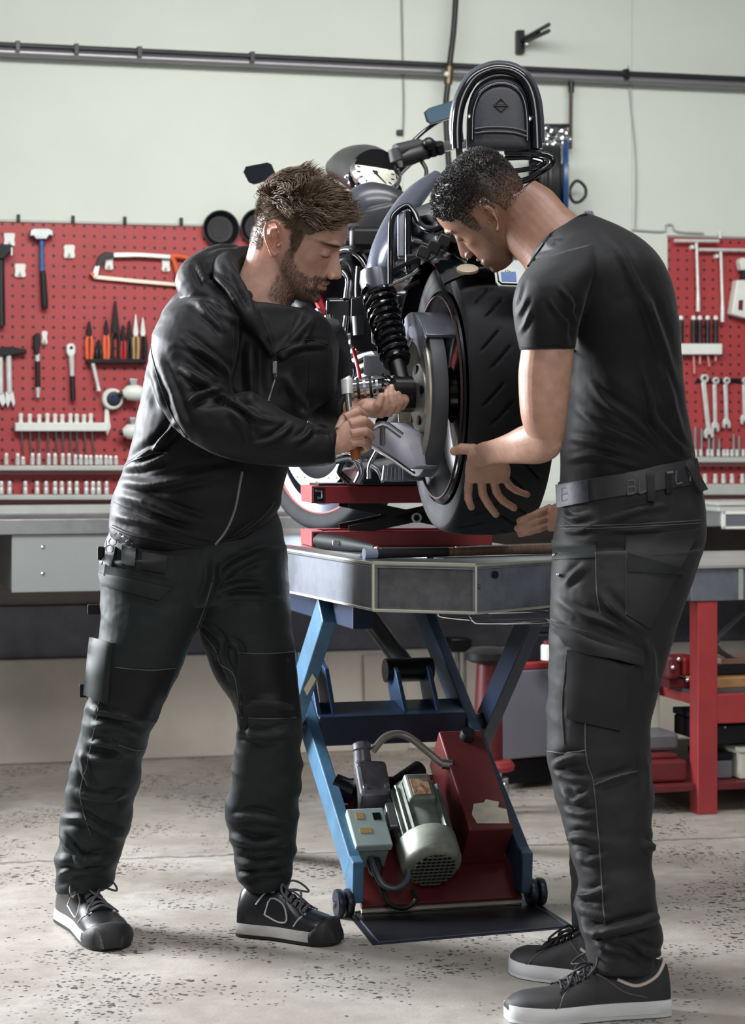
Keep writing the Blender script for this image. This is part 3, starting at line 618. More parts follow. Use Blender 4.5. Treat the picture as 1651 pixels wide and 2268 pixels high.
for k, (dx, dy) in enumerate(((.048, -.03), (-.05, -.03), (0, .06))):
    c0 = cs+Vector((dx, dy, 0)); w = MB().lathe(c0+V(-.011, 0, .026), (1, 0, 0), [(.016, 0), (.026, .002), (.026, .020), (.016, .022)], 18).build('caster', RUB, t)
    MB().box(c0+V(0, .0, .075), (.03, .03, .07)).build('caster_fork', STEEL, w, bevel=.004)
    MB().sphere(c0+V(.0, -.018, .088), .012, seg=12, ring=8).build('swivel', CHROME, w)
# pale boards and a box leaning on the wall plinth seen between the lift arms
t = thing('leaning_board', 'pale board leaning on the plinth behind the lift', 'board', Wp(870, 1600, .1)); wpoly([(812, 1680), (905, 1676), (896, 1448), (806, 1452)], .065, .085).build('board', mat('pale_board', '#b5ada0', .7, var=.12, vscale=4), t, smooth=False, bevel=.002)
t = thing('metal_rack_leg', 'thin steel stand leg seen between the lift arms', 'stand', Wp(1022, 1600, .3)); wtube([(1014, 1440), (1016, 1660)], .25, .009).build('pole', STEEL, t); wtube([(1030, 1440), (1031, 1660)], .25, .006).build('pole', STEEL, t)
wbox(1000, 1415, 1046, 1445, .2, .3).build('head_box', BLACKM, t, bevel=.004)
# ---------------- scissor lift under the motorcycle ----------------
LA = Vector((-.06, 5.42, 0)); Lh = Vector((-.276, .961, 0)); Lr = Vector((.961, .276, 0))
def lp(a, d, z): return LA+Lr*a+Lh*d+WZ*z
SD = (Lh*.77+WZ*.64).normalized(); SN = (-Lh*.64+WZ*.77).normalized()
def sp(a, s, n): return LA+WZ*.05+Lr*a+SD*s+SN*n
PZ = .873
lift = thing('scissor_lift', 'steel scissor lift with blue legs carrying the motorcycle', 'lift', (.12, 5.5, 0))
pf = [(-.234, 5.70), (.002, 5.036), (.227, 4.946), (.50, 5.25), (.085, 6.92), (-.55, 6.92)]
pfv = [Vector((x, y, 0)) for x, y in pf]
PLATE = mat('platform_steel', '#a3a9b0', .3, .85, var=.5, vscale=6, stretch=(1, 1, 1), bump=.15, bscale=35)
PLATED = mat('platform_side', '#9aa0aa', .3, .65, var=.5, vscale=5, bump=.1, bscale=30)
WELD = mat('weld_edge', '#d9d6c6', .4, .6, var=.2)
MB().prism([v+WZ*(PZ-.012) for v in pfv], WZ*.012).build('platform_top', PLATE, lift, smooth=False, bevel=.002)
def side(i, j, name, m, z0=PZ-.106, z1=PZ-.0125, inset=.004):
    a, b = pfv[i], pfv[j]; d = (b-a).normalized(); n = Vector((-d.y, d.x, 0)); c = sum(pfv, Vector())/6
    if (c-a).dot(n) < 0: n = -n
    a = a+n*inset; b = b+n*inset
    g = MB().hexa([a+WZ*z0, b+WZ*z0, b+n*.006+WZ*z0, a+n*.006+WZ*z0], [a+WZ*z1, b+WZ*z1, b+n*.006+WZ*z1, a+n*.006+WZ*z1])
    o = g.build(name, m, lift, smooth=False)
    e = MB(); e.tube([a+WZ*z0, b+WZ*z0], .0045, 6); return o, a, b, n
sideL, a0, b0, n0 = side(0, 1, 'side_panel', PLATED)
sideF, a1, b1, n1 = side(1, 2, 'front_panel', mat('front_panel_grey', '#737477', .4, .5, var=.3, vscale=30, bump=.1), inset=.012)
sideR, a2, b2, n2 = side(2, 3, 'side_panel', PLATED)
side(3, 4, 'side_panel', PLATED); side(0, 5, 'side_panel', PLATED); side(4, 5, 'end_panel', PLATED)
def strip(p, q, r, name='weld_seam', par=None): return MB().tube([p, q], r, 6).build(name, WELD, par or sideF)
strip(pfv[1]+WZ*(PZ-.108), pfv[1]+WZ*(PZ-.004), .0045); strip(pfv[2]+WZ*(PZ-.108), pfv[2]+WZ*(PZ-.004), .003)
strip(pfv[1]+WZ*(PZ-.107)-n1*.002, pfv[2]+WZ*(PZ-.107)-n1*.002, .0035)
strip(pfv[1]+WZ*(PZ-.002), pfv[2]+WZ*(PZ-.002), .0045, 'lip')
strip(pfv[0]+WZ*(PZ-.107), pfv[1]+WZ*(PZ-.107), .003, par=sideL); strip(pfv[0]+WZ*(PZ-.003), pfv[1]+WZ*(PZ-.003), .003, 'lip', sideL)
strip(pfv[2]+WZ*(PZ-.107), pfv[3]+WZ*(PZ-.107), .003, par=sideR); strip(pfv[2]+WZ*(PZ-.003), pfv[3]+WZ*(PZ-.003), .003, 'lip', sideR)
hp = pfv[2].lerp(pfv[3], .17)+WZ*(PZ-.026)
MB().lathe(hp, -n2, [(.0085, -.003), (.0085, .001), (0, .001)], 16).build('bolt_hole', BLACKM, sideR)
MB().lathe(pfv[2].lerp(pfv[3], .04)+WZ*(PZ-.05), -n2, [(.006, -.003), (.006, .002), (0, .003)], 12).build('rivet', STEEL, sideR)
# subframe and the bent wire stop below the platform
NAVY = mat('navy_and_shaded_blue', '#1d2c46', .35, var=.3, vscale=10)
BLUEL = mat('lift_blue', '#46708f', .42, var=.35, vscale=10, bump=.06, bscale=50)
for a in (-.02, .42): MB().hexa([lp(a, -.12, .70), lp(a+.05, -.12, .70), lp(a+.05, 1.1, .70), lp(a, 1.1, .70)], [lp(a, -.12, .765), lp(a+.05, -.12, .765), lp(a+.05, 1.1, .765), lp(a, 1.1, .765)]).build('sub_frame_rail', NAVY, lift, smooth=False, bevel=.003)
MB().hexa([lp(-.02, .02, .735), lp(.47, .02, .735), lp(.47, .07, .735), lp(-.02, .07, .735)], [lp(-.02, .02, .766), lp(.47, .02, .766), lp(.47, .07, .766), lp(-.02, .07, .766)]).build('cross_rail', NAVY, lift, smooth=False, bevel=.003)
def pw(L, Y): return [P(x, y, Y) for x, y in L]
MB().tube(pw([(850, 1348), (935, 1353), (968, 1354)], 5.12)+pw([(970, 1345), (972, 1360), (982, 1366), (1036, 1372), (1043, 1371)], 5.10), .0035, 8, sm=4).build('stop_wire', CHROME, lift)
MB().tube(pw([(1042, 1347), (1043, 1365), (1050, 1376), (1066, 1380), (1150, 1379), (1260, 1374)], 5.12), .0038, 8, sm=4).build('stop_wire', CHROME, lift)
MB().tube([P(1082, 1357, 5.15), P(1280, 1352, 5.15)], .0038, 8).build('stop_wire', CHROME, lift)
MB().hexa([P(1085, 1374, 5.16), P(1280, 1370, 5.16), P(1280, 1370, 5.2), P(1085, 1374, 5.2)], [P(1085, 1359, 5.16), P(1280, 1354, 5.16), P(1280, 1354, 5.2), P(1085, 1359, 5.2)]).build('stop_bar', PLATED, lift, smooth=False, bevel=.002)
# legs: two crossing pairs of box bars
def bar(p, q, name, m, wa=.045, wn=.06, side_dir=Lr):
    p, q = Vector(p), Vector(q); d = (q-p).normalized(); n = side_dir.cross(d).normalized(); s = side_dir*wa/2; n = n*wn/2
    return MB().hexa([p-s-n, p+s-n, p+s+n, p-s+n], [q-s-n, q+s-n, q+s+n, q-s+n]).build(name, m, lift, smooth=False, bevel=.003)
for a, m1, m2 in ((0.02, BLUEL, BLUEL), (.45, mat('lift_blue_shaded', '#2b4560', .4, var=.3, vscale=8), NAVY)):  # right legs in darker blues: their shade is put into the paint colour
    inner = 1 if a < .2 else -1
    p0 = lp(a, .02, .11); bar(p0, lp(a, .94, .74), 'scissor_leg', m1, .03, .075)
    bar(lp(a-inner*.055, .06, .735), lp(a-inner*.055, .86, .03), 'scissor_leg', m2, .035, .075)
    MB().hexa([lp(a-.014, -.02, .035), lp(a+.014, -.02, .035), lp(a+.014, .035, .035), lp(a-.014, .035, .035)], [lp(a-.014, -.028, .135), lp(a+.014, -.028, .135), lp(a+.014, .07, .165), lp(a-.014, .07, .165)]).build('foot_plate', m1, lift, smooth=False, bevel=.003)
    c = lp(a-inner*.030, 0, .034)
    for k, off in enumerate((-.012, .012)):
        w = MB().lathe(c+Lr*(off-.010), Lr, [(.02, 0), (.032, .002), (.034, .006), (.034, .014), (.032, .018), (.02, .02)], 28).build('roller_wheel', mat('roller_steel', '#3a3f4a', .35, .7, var=.3), lift)
    MB().cyl(c-Lr*.028, c+Lr*.028, .010).build('roller_axle', STEEL, lift)
    pv = lp(a, .438, .40); MB().cyl(pv-Lr*.075, pv+Lr*.04, .022).build('pivot_pin', NAVY, lift)

# cross beam at the pivots with cylinder brackets
MB().hexa([lp(.035, .40, .355), lp(.435, .40, .355), lp(.435, .52, .355), lp(.035, .52, .355)], [lp(.035, .40, .43), lp(.435, .40, .43), lp(.435, .52, .455), lp(.035, .52, .455)]).build('cross_beam', NAVY, lift, smooth=False, bevel=.004)
DB = mat('bracket_blue', '#2c4868', .3, var=.2, vscale=9)
for a in (.035, .075):
    MB().prism([lp(a, .42, .43), lp(a, .54, .43), lp(a, .60, .545), lp(a, .545, .56), lp(a, .50, .545)], Lr*.012).build('cylinder_bracket', DB, lift, smooth=False, bevel=.002)
MB().hexa([lp(.036, .545, .545), lp(.087, .545, .545), lp(.087, .60, .545), lp(.036, .60, .545)], [lp(.036, .545, .562), lp(.087, .545, .562), lp(.087, .60, .562), lp(.036, .60, .562)]).build('bracket_bridge', DB, lift, smooth=False)
for a in (.27, .36):
    MB().prism([lp(a, .42, .43), lp(a, .54, .43), lp(a, .60, .53), lp(a, .55, .56), lp(a, .50, .53)], Lr*.012).build('cylinder_bracket', DB, lift, smooth=False, bevel=.002)
MB().cyl(lp(.255, .55, .53), lp(.385, .55, .53), .032).build('cylinder_eye', BLACKM, lift)
MB().cyl(lp(.32, .55, .53), lp(.32, 1.0, .66), .027).build('lift_cylinder', BLACKM, lift)
# hydraulic unit carried between the lower legs
MB().hexa([sp(.04, -.01, -.045), sp(.45, -.01, -.045), sp(.45, .40, -.045), sp(.04, .40, -.045)], [sp(.04, -.01, -.03), sp(.45, -.01, -.03), sp(.45, .40, -.03), sp(.04, .40, -.03)]).build('tray', REDD, lift, smooth=False, bevel=.002)
MB().tube([sp(.04, -.012, -.045), sp(.45, -.012, -.045)], .006, 6).build('tray_edge', WELD, lift)
MOT = mat('motor_grey', '#8f9790', .4, .35, var=.45, vscale=14)
mc = (.215, .045)
mot = MB().lathe(sp(.215, .10, .045), SD, [(.060, 0), (.062, .002), (.062, .165), (.055, .18), (.03, .19)], 40).build('motor', MOT, lift)
fins = []
for k in range(26):
    a = math.pi*2*k/26
    u = Lr*math.cos(a)+SN*math.sin(a); w = SD.cross(u).normalized()*.0016
    c0 = sp(.215, .115, .045)+u*.060; c1 = sp(.215, .26, .045)+u*.060
    if k in (5, 6, 7, 8): continue
    MB().hexa([c0-w, c0+w, c1+w, c1-w], [c0-w+u*.0135, c0+w+u*.0135, c1+w+u*.0135, c1-w+u*.0135]).build('cooling_fin', MOT, mot, smooth=False)
cowl = MB().lathe(sp(.215, .035, .045), SD, [(.045, -.006), (.058, -.003), (.072, .006), (.075, .014), (.076, .075), (.074, .078), (.072, .075)], 44, cap=True).build('fan_cowl', mat('cowl_grey', '#a5aca0', .42, .3, var=.4, vscale=12), mot)
gr = MB()
MB().lathe(sp(.215, .028, .045), SD, [(.055, 0), (.052, -.002), (0, -.002)], 36).build('grille_plate', BLACKM, mot)
gm = mat('grille_wire', '#7d8178', .4, .5)
for k in range(-4, 5):
    x = k*.0125; hgt = math.sqrt(max(.056**2-x*x, 1e-6))
    gr.tube([sp(.215+x, .026, .045-hgt), sp(.215+x, .026, .045+hgt)], .0022, 5)
    gr.tube([sp(.215-hgt, .025, .045+x), sp(.215+hgt, .025, .045+x)], .0022, 5)
gr.build('grille', gm, mot)
MB().hexa([sp(.175, .19, .085), sp(.25, .19, .085), sp(.25, .27, .085), sp(.175, .27, .085)], [sp(.18, .19, .125), sp(.245, .19, .125), sp(.245, .27, .125), sp(.18, .27, .125)]).build('terminal_box', MOT, mot, smooth=False, bevel=.006)
MB().hexa([sp(.19, .20, .1255), sp(.235, .20, .1255), sp(.235, .25, .1255), sp(.19, .25, .1255)], [sp(.19, .20, .127), sp(.235, .20, .127), sp(.235, .25, .127), sp(.19, .25, .127)]).build('type_plate', mat('rusty_plate', '#8a4a33', .6, var=.5, vscale=60, col2='#c9b490'), mot, smooth=False)
tank = MB().hexa([sp(.315, .10, -.03), sp(.43, .10, -.03), sp(.43, .43, -.03), sp(.315, .43, -.03)], [sp(.315, .10, .10), sp(.43, .10, .10), sp(.43, .43, .10), sp(.315, .43, .10)]).build('oil_tank', mat('tank_red', '#6e2e2f', .35, .1, var=.2, vscale=20), lift, smooth=False, bevel=.004)
MB().lathe(sp(.385, .405, .10), SN, [(.020, 0), (.020, .01), (.017, .02), (0, .02)], 20).build('filler_cap', PLAST, tank)
lab = [(.338, .12), (.42, .115), (.425, .16), (.405, .168), (.412, .185), (.38, .195), (.372, .185), (.345, .182), (.332, .15)]
MB().prism([sp(a, s, .1003) for a, s in lab], SN*.0012).build('torn_label', mat('label_paper', '#d8d0bc', .7, var=.25, vscale=30), tank, smooth=False)
cb = MB().hexa([sp(.03, .09, -.01), sp(.115, .09, -.01), sp(.115, .20, -.01), sp(.03, .20, -.01)], [sp(.03, .09, .075), sp(.115, .09, .075), sp(.115, .20, .075), sp(.03, .20, .075)]).build('control_box', mat('control_teal', '#879896', .5, var=.15), lift, smooth=False, bevel=.004)
MB().hexa([sp(.026, .085, .058), sp(.119, .085, .058), sp(.119, .204, .058), sp(.026, .204, .058)], [sp(.026, .085, .079), sp(.119, .085, .079), sp(.119, .204, .079), sp(.026, .204, .079)]).build('box_lid', mat('lid_teal', '#9aadab', .45, var=.15), cb, smooth=False, bevel=.003)
for a, s, w, h_, m in ((.045, .17, .02, .02, TAN), (.045, .125, .03, .016, TAN), (.088, .165, .02, .022, BLACKM)): MB().hexa([sp(a, s, .0791), sp(a+w, s, .0791), sp(a+w, s+h_, .0791), sp(a, s+h_, .0791)], [sp(a, s, .0803), sp(a+w, s, .0803), sp(a+w, s+h_, .0803), sp(a, s+h_, .0803)]).build('sticker', m, cb, smooth=False)
PUMP = mat('pump_cast', '#77757c', .35, .6, var=.5, vscale=18)
pump = MB().hexa([sp(.075, .24, -.0), sp(.16, .24, -.0), sp(.16, .34, -.0), sp(.085, .34, -.0)], [sp(.07, .24, .09), sp(.15, .245, .09), sp(.155, .34, .10), (sp(.075, .35, .10))]).build('pump_block', PUMP, lift, smooth=False, bevel=.010)
MB().cyl(sp(.10, .33, .06), sp(.10, .385, .10), .024, .021).build('pump_neck', PUMP, pump)
MB().lathe(sp(.10, .375, .095), SD*.8+SN*.4, [(.02, 0), (.024, .004), (.024, .018), (.02, .022)], 18).build('neck_cap', PUMP, pump)
for a, s in ((.085, .26), (.14, .26), (.085, .33), (.14, .33)): MB().lathe(sp(a, s, .092), SN, [(.007, -.002), (.007, .006), (0, .006)], 6).build('bolt', STEEL, pump)
MB().cyl(sp(.175, .29, .05), sp(.255, .35, .05), .026, .022).build('valve_body', BLACKM, lift)
MB().cyl(sp(.075, .30, .02), sp(.03, .33, .02), .034).build('pressure_can', BLACKP, lift)
MB().tube([sp(.13, .38, .09), sp(.17, .41, .11), sp(.22, .41, .11), sp(.27, .36, .10), sp(.30, .33, .09), sp(.318, .325, .09)], .0095, 12, sm=6).build('hydraulic_hose', mat('hose_grey', '#9a938c', .35, .4), lift)
MB().cyl(sp(.30, .328, .09), sp(.325, .322, .09), .013).build('hose_fitting', STEEL, lift)
MB().hexa([sp(.125, .15, .02), sp(.155, .15, .02), sp(.155, .22, .02), sp(.125, .22, .02)], [sp(.128, .15, .07), sp(.152, .15, .07), sp(.152, .22, .08), sp(.128, .22, .08)]).build('junction', ALU, lift, smooth=False, bevel=.004)
MB().tube([sp(.145, .15, .05), sp(.15, .11, .05), sp(.155, .06, .045), sp(.15, .02, .03), sp(.12, .0, .02), sp(.09, .01, .02), sp(.075, .04, .03), sp(.072, .09, .03)], .0085, 10, sm=6).build('cable', mat('braided_cable', '#5a6165', .4, .4), lift)
MB().tube([sp(.16, .0, .01), sp(.17, -.015, -.01), (sp(.14, -.03, -.02)), sp(.10, -.02, -.01), sp(.085, .03, .01)], .006, 8, sm=6).build('cable', PLAST, lift)
MB().lathe(sp(.145, .155, .05), -SD, [(.014, 0), (.014, .02), (.010, .03)], 14).build('cable_gland', PLAST, lift)
MB().lathe(sp(.08, .085, .02), -SD, [(.018, 0), (.018, .03), (.012, .045)], 14).build('cable_gland', PLAST, lift)

# sticker on the rear left leg
pS = lp(.02-.055-.0185, .06, .735).lerp(lp(.02-.055-.0185, .86, .03), .27); dS = (lp(0, .86, .03)-lp(0, .06, .735)).normalized(); nS = Lr.cross(dS).normalized()
front = -nS if nS.dot(Vector((0, -1, 0))) < 0 else nS
cS = lp(.02-.055, .06, .735).lerp(lp(.02-.055, .86, .03), .24)+front*.0385
MB().prism([cS+dS*.05+Lr*.002, cS+dS*.02-Lr*.012, cS-dS*.045-Lr*.002, cS-dS*.02+Lr*.012], front*.001).build('sticker', mat('sticker_cream', '#d9cfae', .6), lift, smooth=False)
# base sheet on the floor
bp_ = [PF(826, 2094), PF(1276, 2055), PF(1140, 1968), PF(768, 2022)]
t = thing('floor_plate', 'black steel floor plate under the lift rollers', 'plate', PF(1020, 2040))
MB().prism(bp_, WZ*.0009).build('rim', mat('plate_edge', '#2b2f3b', .4, .6, var=.3), t, smooth=False)
cc = sum(bp_, Vector())/4
MB().prism([cc.lerp(v, .9)+WZ*.0005 for v in bp_], WZ*.0006).build('sheet', mat('floor_sheet', '#20222a', .38, .5, var=.5, vscale=9, bump=.1), t, smooth=False)
for i in range(4): MB().tube([cc.lerp(bp_[i], .93)+WZ*.0022, cc.lerp(bp_[(i+1) % 4], .93)+WZ*.0022], .0022, 6).build('raised_edge', mat('plate_line', '#5c6070', .35, .6), t)
# ---------------- red scissor jack between platform and engine ----------------
jack = thing('scissor_jack', 'red scissor jack standing on the lift under the engine', 'jack', P(900, 1208, 5.78))
jr = Vector((.985, .17, 0)); jb = Vector((-.17, .985, 0)); JO = P(690, 970, 5.72); JO.z = 0
def jp(a, b, z): return JO+jr*a+jb*b+WZ*z
def jbox(a0, a1, b0, b1, z0, z1, name, m, bv=.002, par=jack): return MB().hexa([jp(a0, b0, z0), jp(a1, b0, z0), jp(a1, b1, z0), jp(a0, b1, z0)], [jp(a0, b0, z1), jp(a1, b0, z1), jp(a1, b1, z1), jp(a0, b1, z1)]).build(name, m, par, smooth=False, bevel=bv)
zb0, zb1, zt0, zt1 = PZ+.0015, PZ+.040, .984, 1.028
for b0 in (0, .16):
    jbox(.036, .47, b0, b0+.035, zb0, zb1, 'lower_rail', RED); jbox(.036, .33, b0, b0+.035, zt0, zt1, 'upper_rail', RED)
for z0, z1 in ((zb0, zb1), (zt0, zt1)):
    jbox(0, .036, .0, .195, z0, z1, 'end_channel', RED)
    jbox(.004, .033, -.003, -.001, z0+.004, z1-.004, 'channel_mouth', BLACKM)
MB().tube([jp(.008, -.006, zt1-.012), jp(.026, -.006, zt1-.012), jp(.026, -.006, zt0+.014), jp(.014, -.006, zt0+.014)], .004, 8).build('screw_end', CHROME, jack)
for b0 in (.012, .17):
    for z0, z1 in ((zb1, zt0), (zt0, zb1)):
        p, q = jp(.10, b0, z0), jp(.45, b0, z1); d = (q-p).normalized(); n = jb.cross(d).normalized()*.013
        MB().hexa([p-n, q-n, q-n+jb*.008, p-n+jb*.008], [p+n, q+n, q+n+jb*.008, p+n+jb*.008]).build('scissor_arm', BLACKM, jack, smooth=False)
MB().lathe(jp(.272, .004, .946), -jb, [(.013, -.02), (.013, .006), (.0085, .007), (.0085, .001), (0, .001)], 24).build('pivot_bolt', SATIN, jack)
MB().lathe(jp(.272, .004, .946), -jb, [(.0078, .0015), (0, .002)], 16).build('pivot_socket', BLACKM, jack)
jbox(.02, .40, .02, .18, zt1, zt1+.006, 'lifting_pad', BLACKM)
# ---------------- tools lying on the platform ----------------
def ontop(px, py): Y = (CH-PZ)*F/(py-HY); return Vector(((px-CX)/F*Y, Y, PZ))
t = thing('screwdriver', 'screwdriver with fat ribbed black handle lying on the lift', 'screwdriver', ontop(770, 1224))
h0, h1 = ontop(703, 1216)+WZ*.022, ontop(832, 1226)+WZ*.012; d = (h1-h0)
MB().tube([h0, h0+d*.05, h0+d*.15, h0+d*.5, h0+d*.8, h1], [.010, .018, .0205, .019, .013, .009], 16, sm=4).build('handle', mat('matte_black', '#141517', .6, spec=.15), t)
for k in range(5): MB().tube([h0+d*(.02+.03*k), h0+d*(.035+.03*k)], [.0145+.0014*k]*2, 14).build('grip_ring', mat('grey_ring', '#6a6b70', .4), t)
MB().box(h0+d*.45-Vector((0, .0185, -.004)), (.05, .004, .012)).build('name_plate', STEEL, t, bevel=.003)
MB().cyl(h1-d*.02, h1+d*.06, .007).build('collar', REDD, t)
MB().cyl(h1, h1+d*1.25+WZ*-.006, .005).build('shaft', CHROME, t)
t = thing('hammer', 'wooden handled tool with black grip lying across the lift edge', 'hammer', ontop(900, 1238))
h0, h1 = ontop(812, 1238)+WZ*.012, ontop(992, 1234)+WZ*.012
MB().tube([h0, h0.lerp(h1, .08), h0.lerp(h1, .5), h1], [.011, .012, .0115, .011], 14).build('grip', RUB, t)
MB().cyl(h0-(h1-h0)*.03, h0+(h1-h0)*.12, .0125).build('grip_end', mat('blue_grey', '#8f9ab0', .4), t)
h2 = ontop(1240, 1226)+WZ*.012
MB().tube([h1, h1.lerp(h2, .5), h2], [.0105, .011, .012], 12).build('handle', mat('worn_wood', '#8a6a55', .55, var=.4, vscale=30, stretch=(8, 1, 1)), t)
MB().box(ontop(1262, 1228)+WZ*.017, (.03, .11, .03)).build('head', STEEL, t, bevel=.004)
t = thing('file', 'long file with red handle end behind the black screwdriver', 'file', ontop(1060, 1220))
h0, h1 = ontop(1010, 1221)+WZ*.006, ontop(1235, 1212)+WZ*.006
MB().tube([h0, h1], .006, 4).build('blade', STEEL, t); MB().tube([h1, h1+(h1-h0)*.1], .008, 8).build('handle', WOOD, t)
t = thing('steel_rule', 'steel strip lying along the left edge of the lift', 'rule', ontop(720, 1226))
h0, h1 = ontop(634, 1213)+WZ*.003, ontop(800, 1236)+WZ*.003
MB().tube([h0, h1], .005, 4).build('strip', CHROME, t)
# ---------------- motorcycle raised on the lift, rear wheel towards the camera ----------------
BC = Vector((.233, 5.25, 1.2445)); bu = Vector((-.225, .974, 0)); bv = Vector((.974, .225, 0))
wu = Vector((-.208, .978, 0)); wv = Vector((.978, .208, 0))
bike = thing('motorcycle', 'black cruiser motorcycle raised on the blue scissor lift', 'motorcycle', (BC.x, BC.y, PZ))
def bp(t, a, z): return Vector((BC.x, BC.y, 0))+bu*t+bv*a+WZ*z
def wheel_pt(ang, r, l, c=BC, U=wu, Vv=wv): return c+(U*math.cos(ang)+WZ*math.sin(ang))*r+Vv*l
# tyre with slashed tread, cut as real grooves
def tyre(c, U, Vv, R, w, h, na=300, groove=True, n=34):
    prof = []
    for i in range(n+1):
        s = -1+2*i/n
        l = w/2*math.sin(s*math.pi/2)*1.0; ab = abs(math.sin(s*math.pi/2))
        r = R-.030*ab**2.6-(h-.035)*max(0, (abs(s)-.62)/.38)**1.3
        l = w/2*(math.sin(min(1, abs(s)/.66)*math.pi/2))*(1 if s > 0 else -1)
        if abs(s) > .66: l *= 1-.16*((abs(s)-.66)/.34)**2
        prof.append((l, r, abs(s)))
    v = []; f = []
    for k in range(na):
        a = 2*math.pi*k/na
        for l, r, s in prof:
            d = 0
            if groove and s < .74:
                x = a*R
                for per, ofs, sl, lo, hi in ((.126, 0, 1.1, .03, .60), (.126, .063, 1.1, .24, .80)):
                    q = ((x+ofs+(.072 if l > 0 else 0)-sl*abs(l)) % per)/per
                    if q < .075 and lo < abs(l)/(w/2) < hi: d = max(d, .0065*min(1, min(q, .075-q)/.024, 9*min(abs(l)/(w/2)-lo, hi-abs(l)/(w/2))))
            else:
                if .80 < s < .82 or .9 < s < .915: d = -.0022
            v.append(wheel_pt(a, r-d, l, c, U, Vv))
    m = len(prof)
    for k in range(na):
        k2 = (k+1) % na
        for i in range(m-1): f.append((k*m+i, k*m+i+1, k2*m+i+1, k2*m+i))
    g = MB(); g.add(v, f); return g
TYR = mat('tyre_rubber', '#242528', .62, var=.3, vscale=7, bump=.05, bscale=80, spec=.22)
rt = tyre(BC+wv*.016, wu, wv, .32, .195, .085, 840, True, 92).build('rear_tyre', TYR, bike, ang=50)
MB().lathe(BC, wv, [(.245, -.083), (.248, -.078), (.225, -.06), (.20, -.02), (.20, .02), (.225, .06), (.248, .078), (.245, .083)], 64, cap=False).build('rear_rim', BLACKM, rt)
MB().lathe(BC, wv, [(.20, -.03), (.06, -.05), (.06, .05), (.20, .03)], 48).build('wheel_disc', BLACKP, rt)
MB().lathe(BC, wv, [(.232, -.088), (.236, -.088), (.236, -.083), (.232, -.083)], 64, cap=False, closed=True).build('rim_stripe', mat('rim_stripe_red', '#40292a', .4), rt)
# drive pulley with belt on the left of the wheel
pl = -.118
pul = MB().lathe(BC, wv, [(.149, pl-.027), (.165, pl-.024), (.165, pl+.016), (.149, pl+.016)], 72, cap=False, closed=True).build('drive_pulley', mat('pulley_edge', '#cfcabb', .3, .6, var=.15), bike)
MB().lathe(BC, wv, [(.165, pl-.019), (.183, pl-.018), (.185, pl-.015), (.185, pl+.015), (.165, pl+.016)], 72, cap=False, closed=True).build('drive_belt', mat('belt_rubber', '#3c3e44', .5, var=.15, vscale=20), bike)
MB().lathe(BC, wv, [(.153, pl+.012), (.08, pl+.012), (.05, pl+.004), (.05, pl+.02), (.153, pl+.016)], 60).build('pulley_web', BLACKP, pul)
hub = MB().lathe(BC, wv, [(.040, pl-.024), (.078, pl-.014), (.080, pl-.008), (.080, pl+.004), (.03, pl+.004)], 44).build('hub_plate', mat('hub_plate', '#b9bab4', .32, .7, var=.2), pul)
for k in range(5):
    a = 2*math.pi*k/5+.4; MB().lathe(wheel_pt(a, .063, pl-.018), -wv, [(.011, -.006), (.011, .003), (.0, .004)], 14).build('bolt_recess', BLACKM, hub)
ax = MB().lathe(BC, -wv, [(.034, -pl), (.036, -pl+.01), (.036, -pl+.05), (.030, -pl+.055), (.030, -pl+.062)], 6).build('axle_nut', BLACKM, bike)
MB().cyl(BC-wv*.10, BC-wv*.225, .012).build('axle', CHROME, bike)
# silver belt guard, cap at the top of the pulley and slotted tail
SILV = mat('silver_paint', '#8e909c', .3, .6, var=.2, vscale=8)
def arc_sheet(a0, a1, r0, r1, l0, l1, n=18):
    g = MB(); rs = []
    for k in range(n+1):
        a = a0+(a1-a0)*k/n; rs.append([wheel_pt(a, r0, l0), wheel_pt(a, r1, l0), wheel_pt(a, r1, l1), wheel_pt(a, r0, l1)])
    return g.rings(rs)
R_ = math.radians
gd = arc_sheet(R_(62), R_(135), .186, .196, pl-.026, pl+.05).build('belt_guard', SILV, bike, ang=50, bevel=.002)
arc_sheet(R_(70), R_(138), .128, .196, pl-.030, pl-.025).build('guard_face', SILV, gd, ang=50, bevel=.001)
MB().tube([wheel_pt(R_(95), .15, pl-.03), wheel_pt(R_(66), .12, pl-.03), wheel_pt(R_(40), .075, pl-.034)], [.018, .013, .009], 10, sm=5, flat=(1, .5)).build('guard_arm', SILV, gd)
MB().tube([wheel_pt(R_(58), .17, pl-.03), wheel_pt(R_(34), .155, pl-.03), wheel_pt(R_(20), .10, pl-.034)], [.022, .016, .009], 10, sm=5, flat=(1, .4)).build('guard_arm', SILV, gd)
# swing arm seen below the axle, box section
def poly_px(pts, Y0, th, mb=None):
    mb = mb or MB(); a = [P(x, y, Y0) for x, y in pts]; return mb.prism(a, bv*th)
sw = poly_px([(820, 950), (832, 935), (850, 934), (890, 960), (908, 985), (926, 1034), (908, 1040), (880, 1020), (822, 985)], 5.12, .05).build('swing_arm', SILV, bike, ang=30, bevel=.006)
MB().tube([P(824, 948, 5.11), P(852, 938, 5.11), P(892, 964, 5.11)], .006, 8, sm=4).build('edge_weld', CHROME, sw)
MB().tube([P(848, 945, 5.115), P(848, 985, 5.115)], .006, 8).build('recess', STEEL, sw)
MB().tube([P(824, 987, 5.115), P(870, 1016, 5.115), P(918, 1050, 5.13)], .0055, 8).build('brake_rod', CHROME, bike)
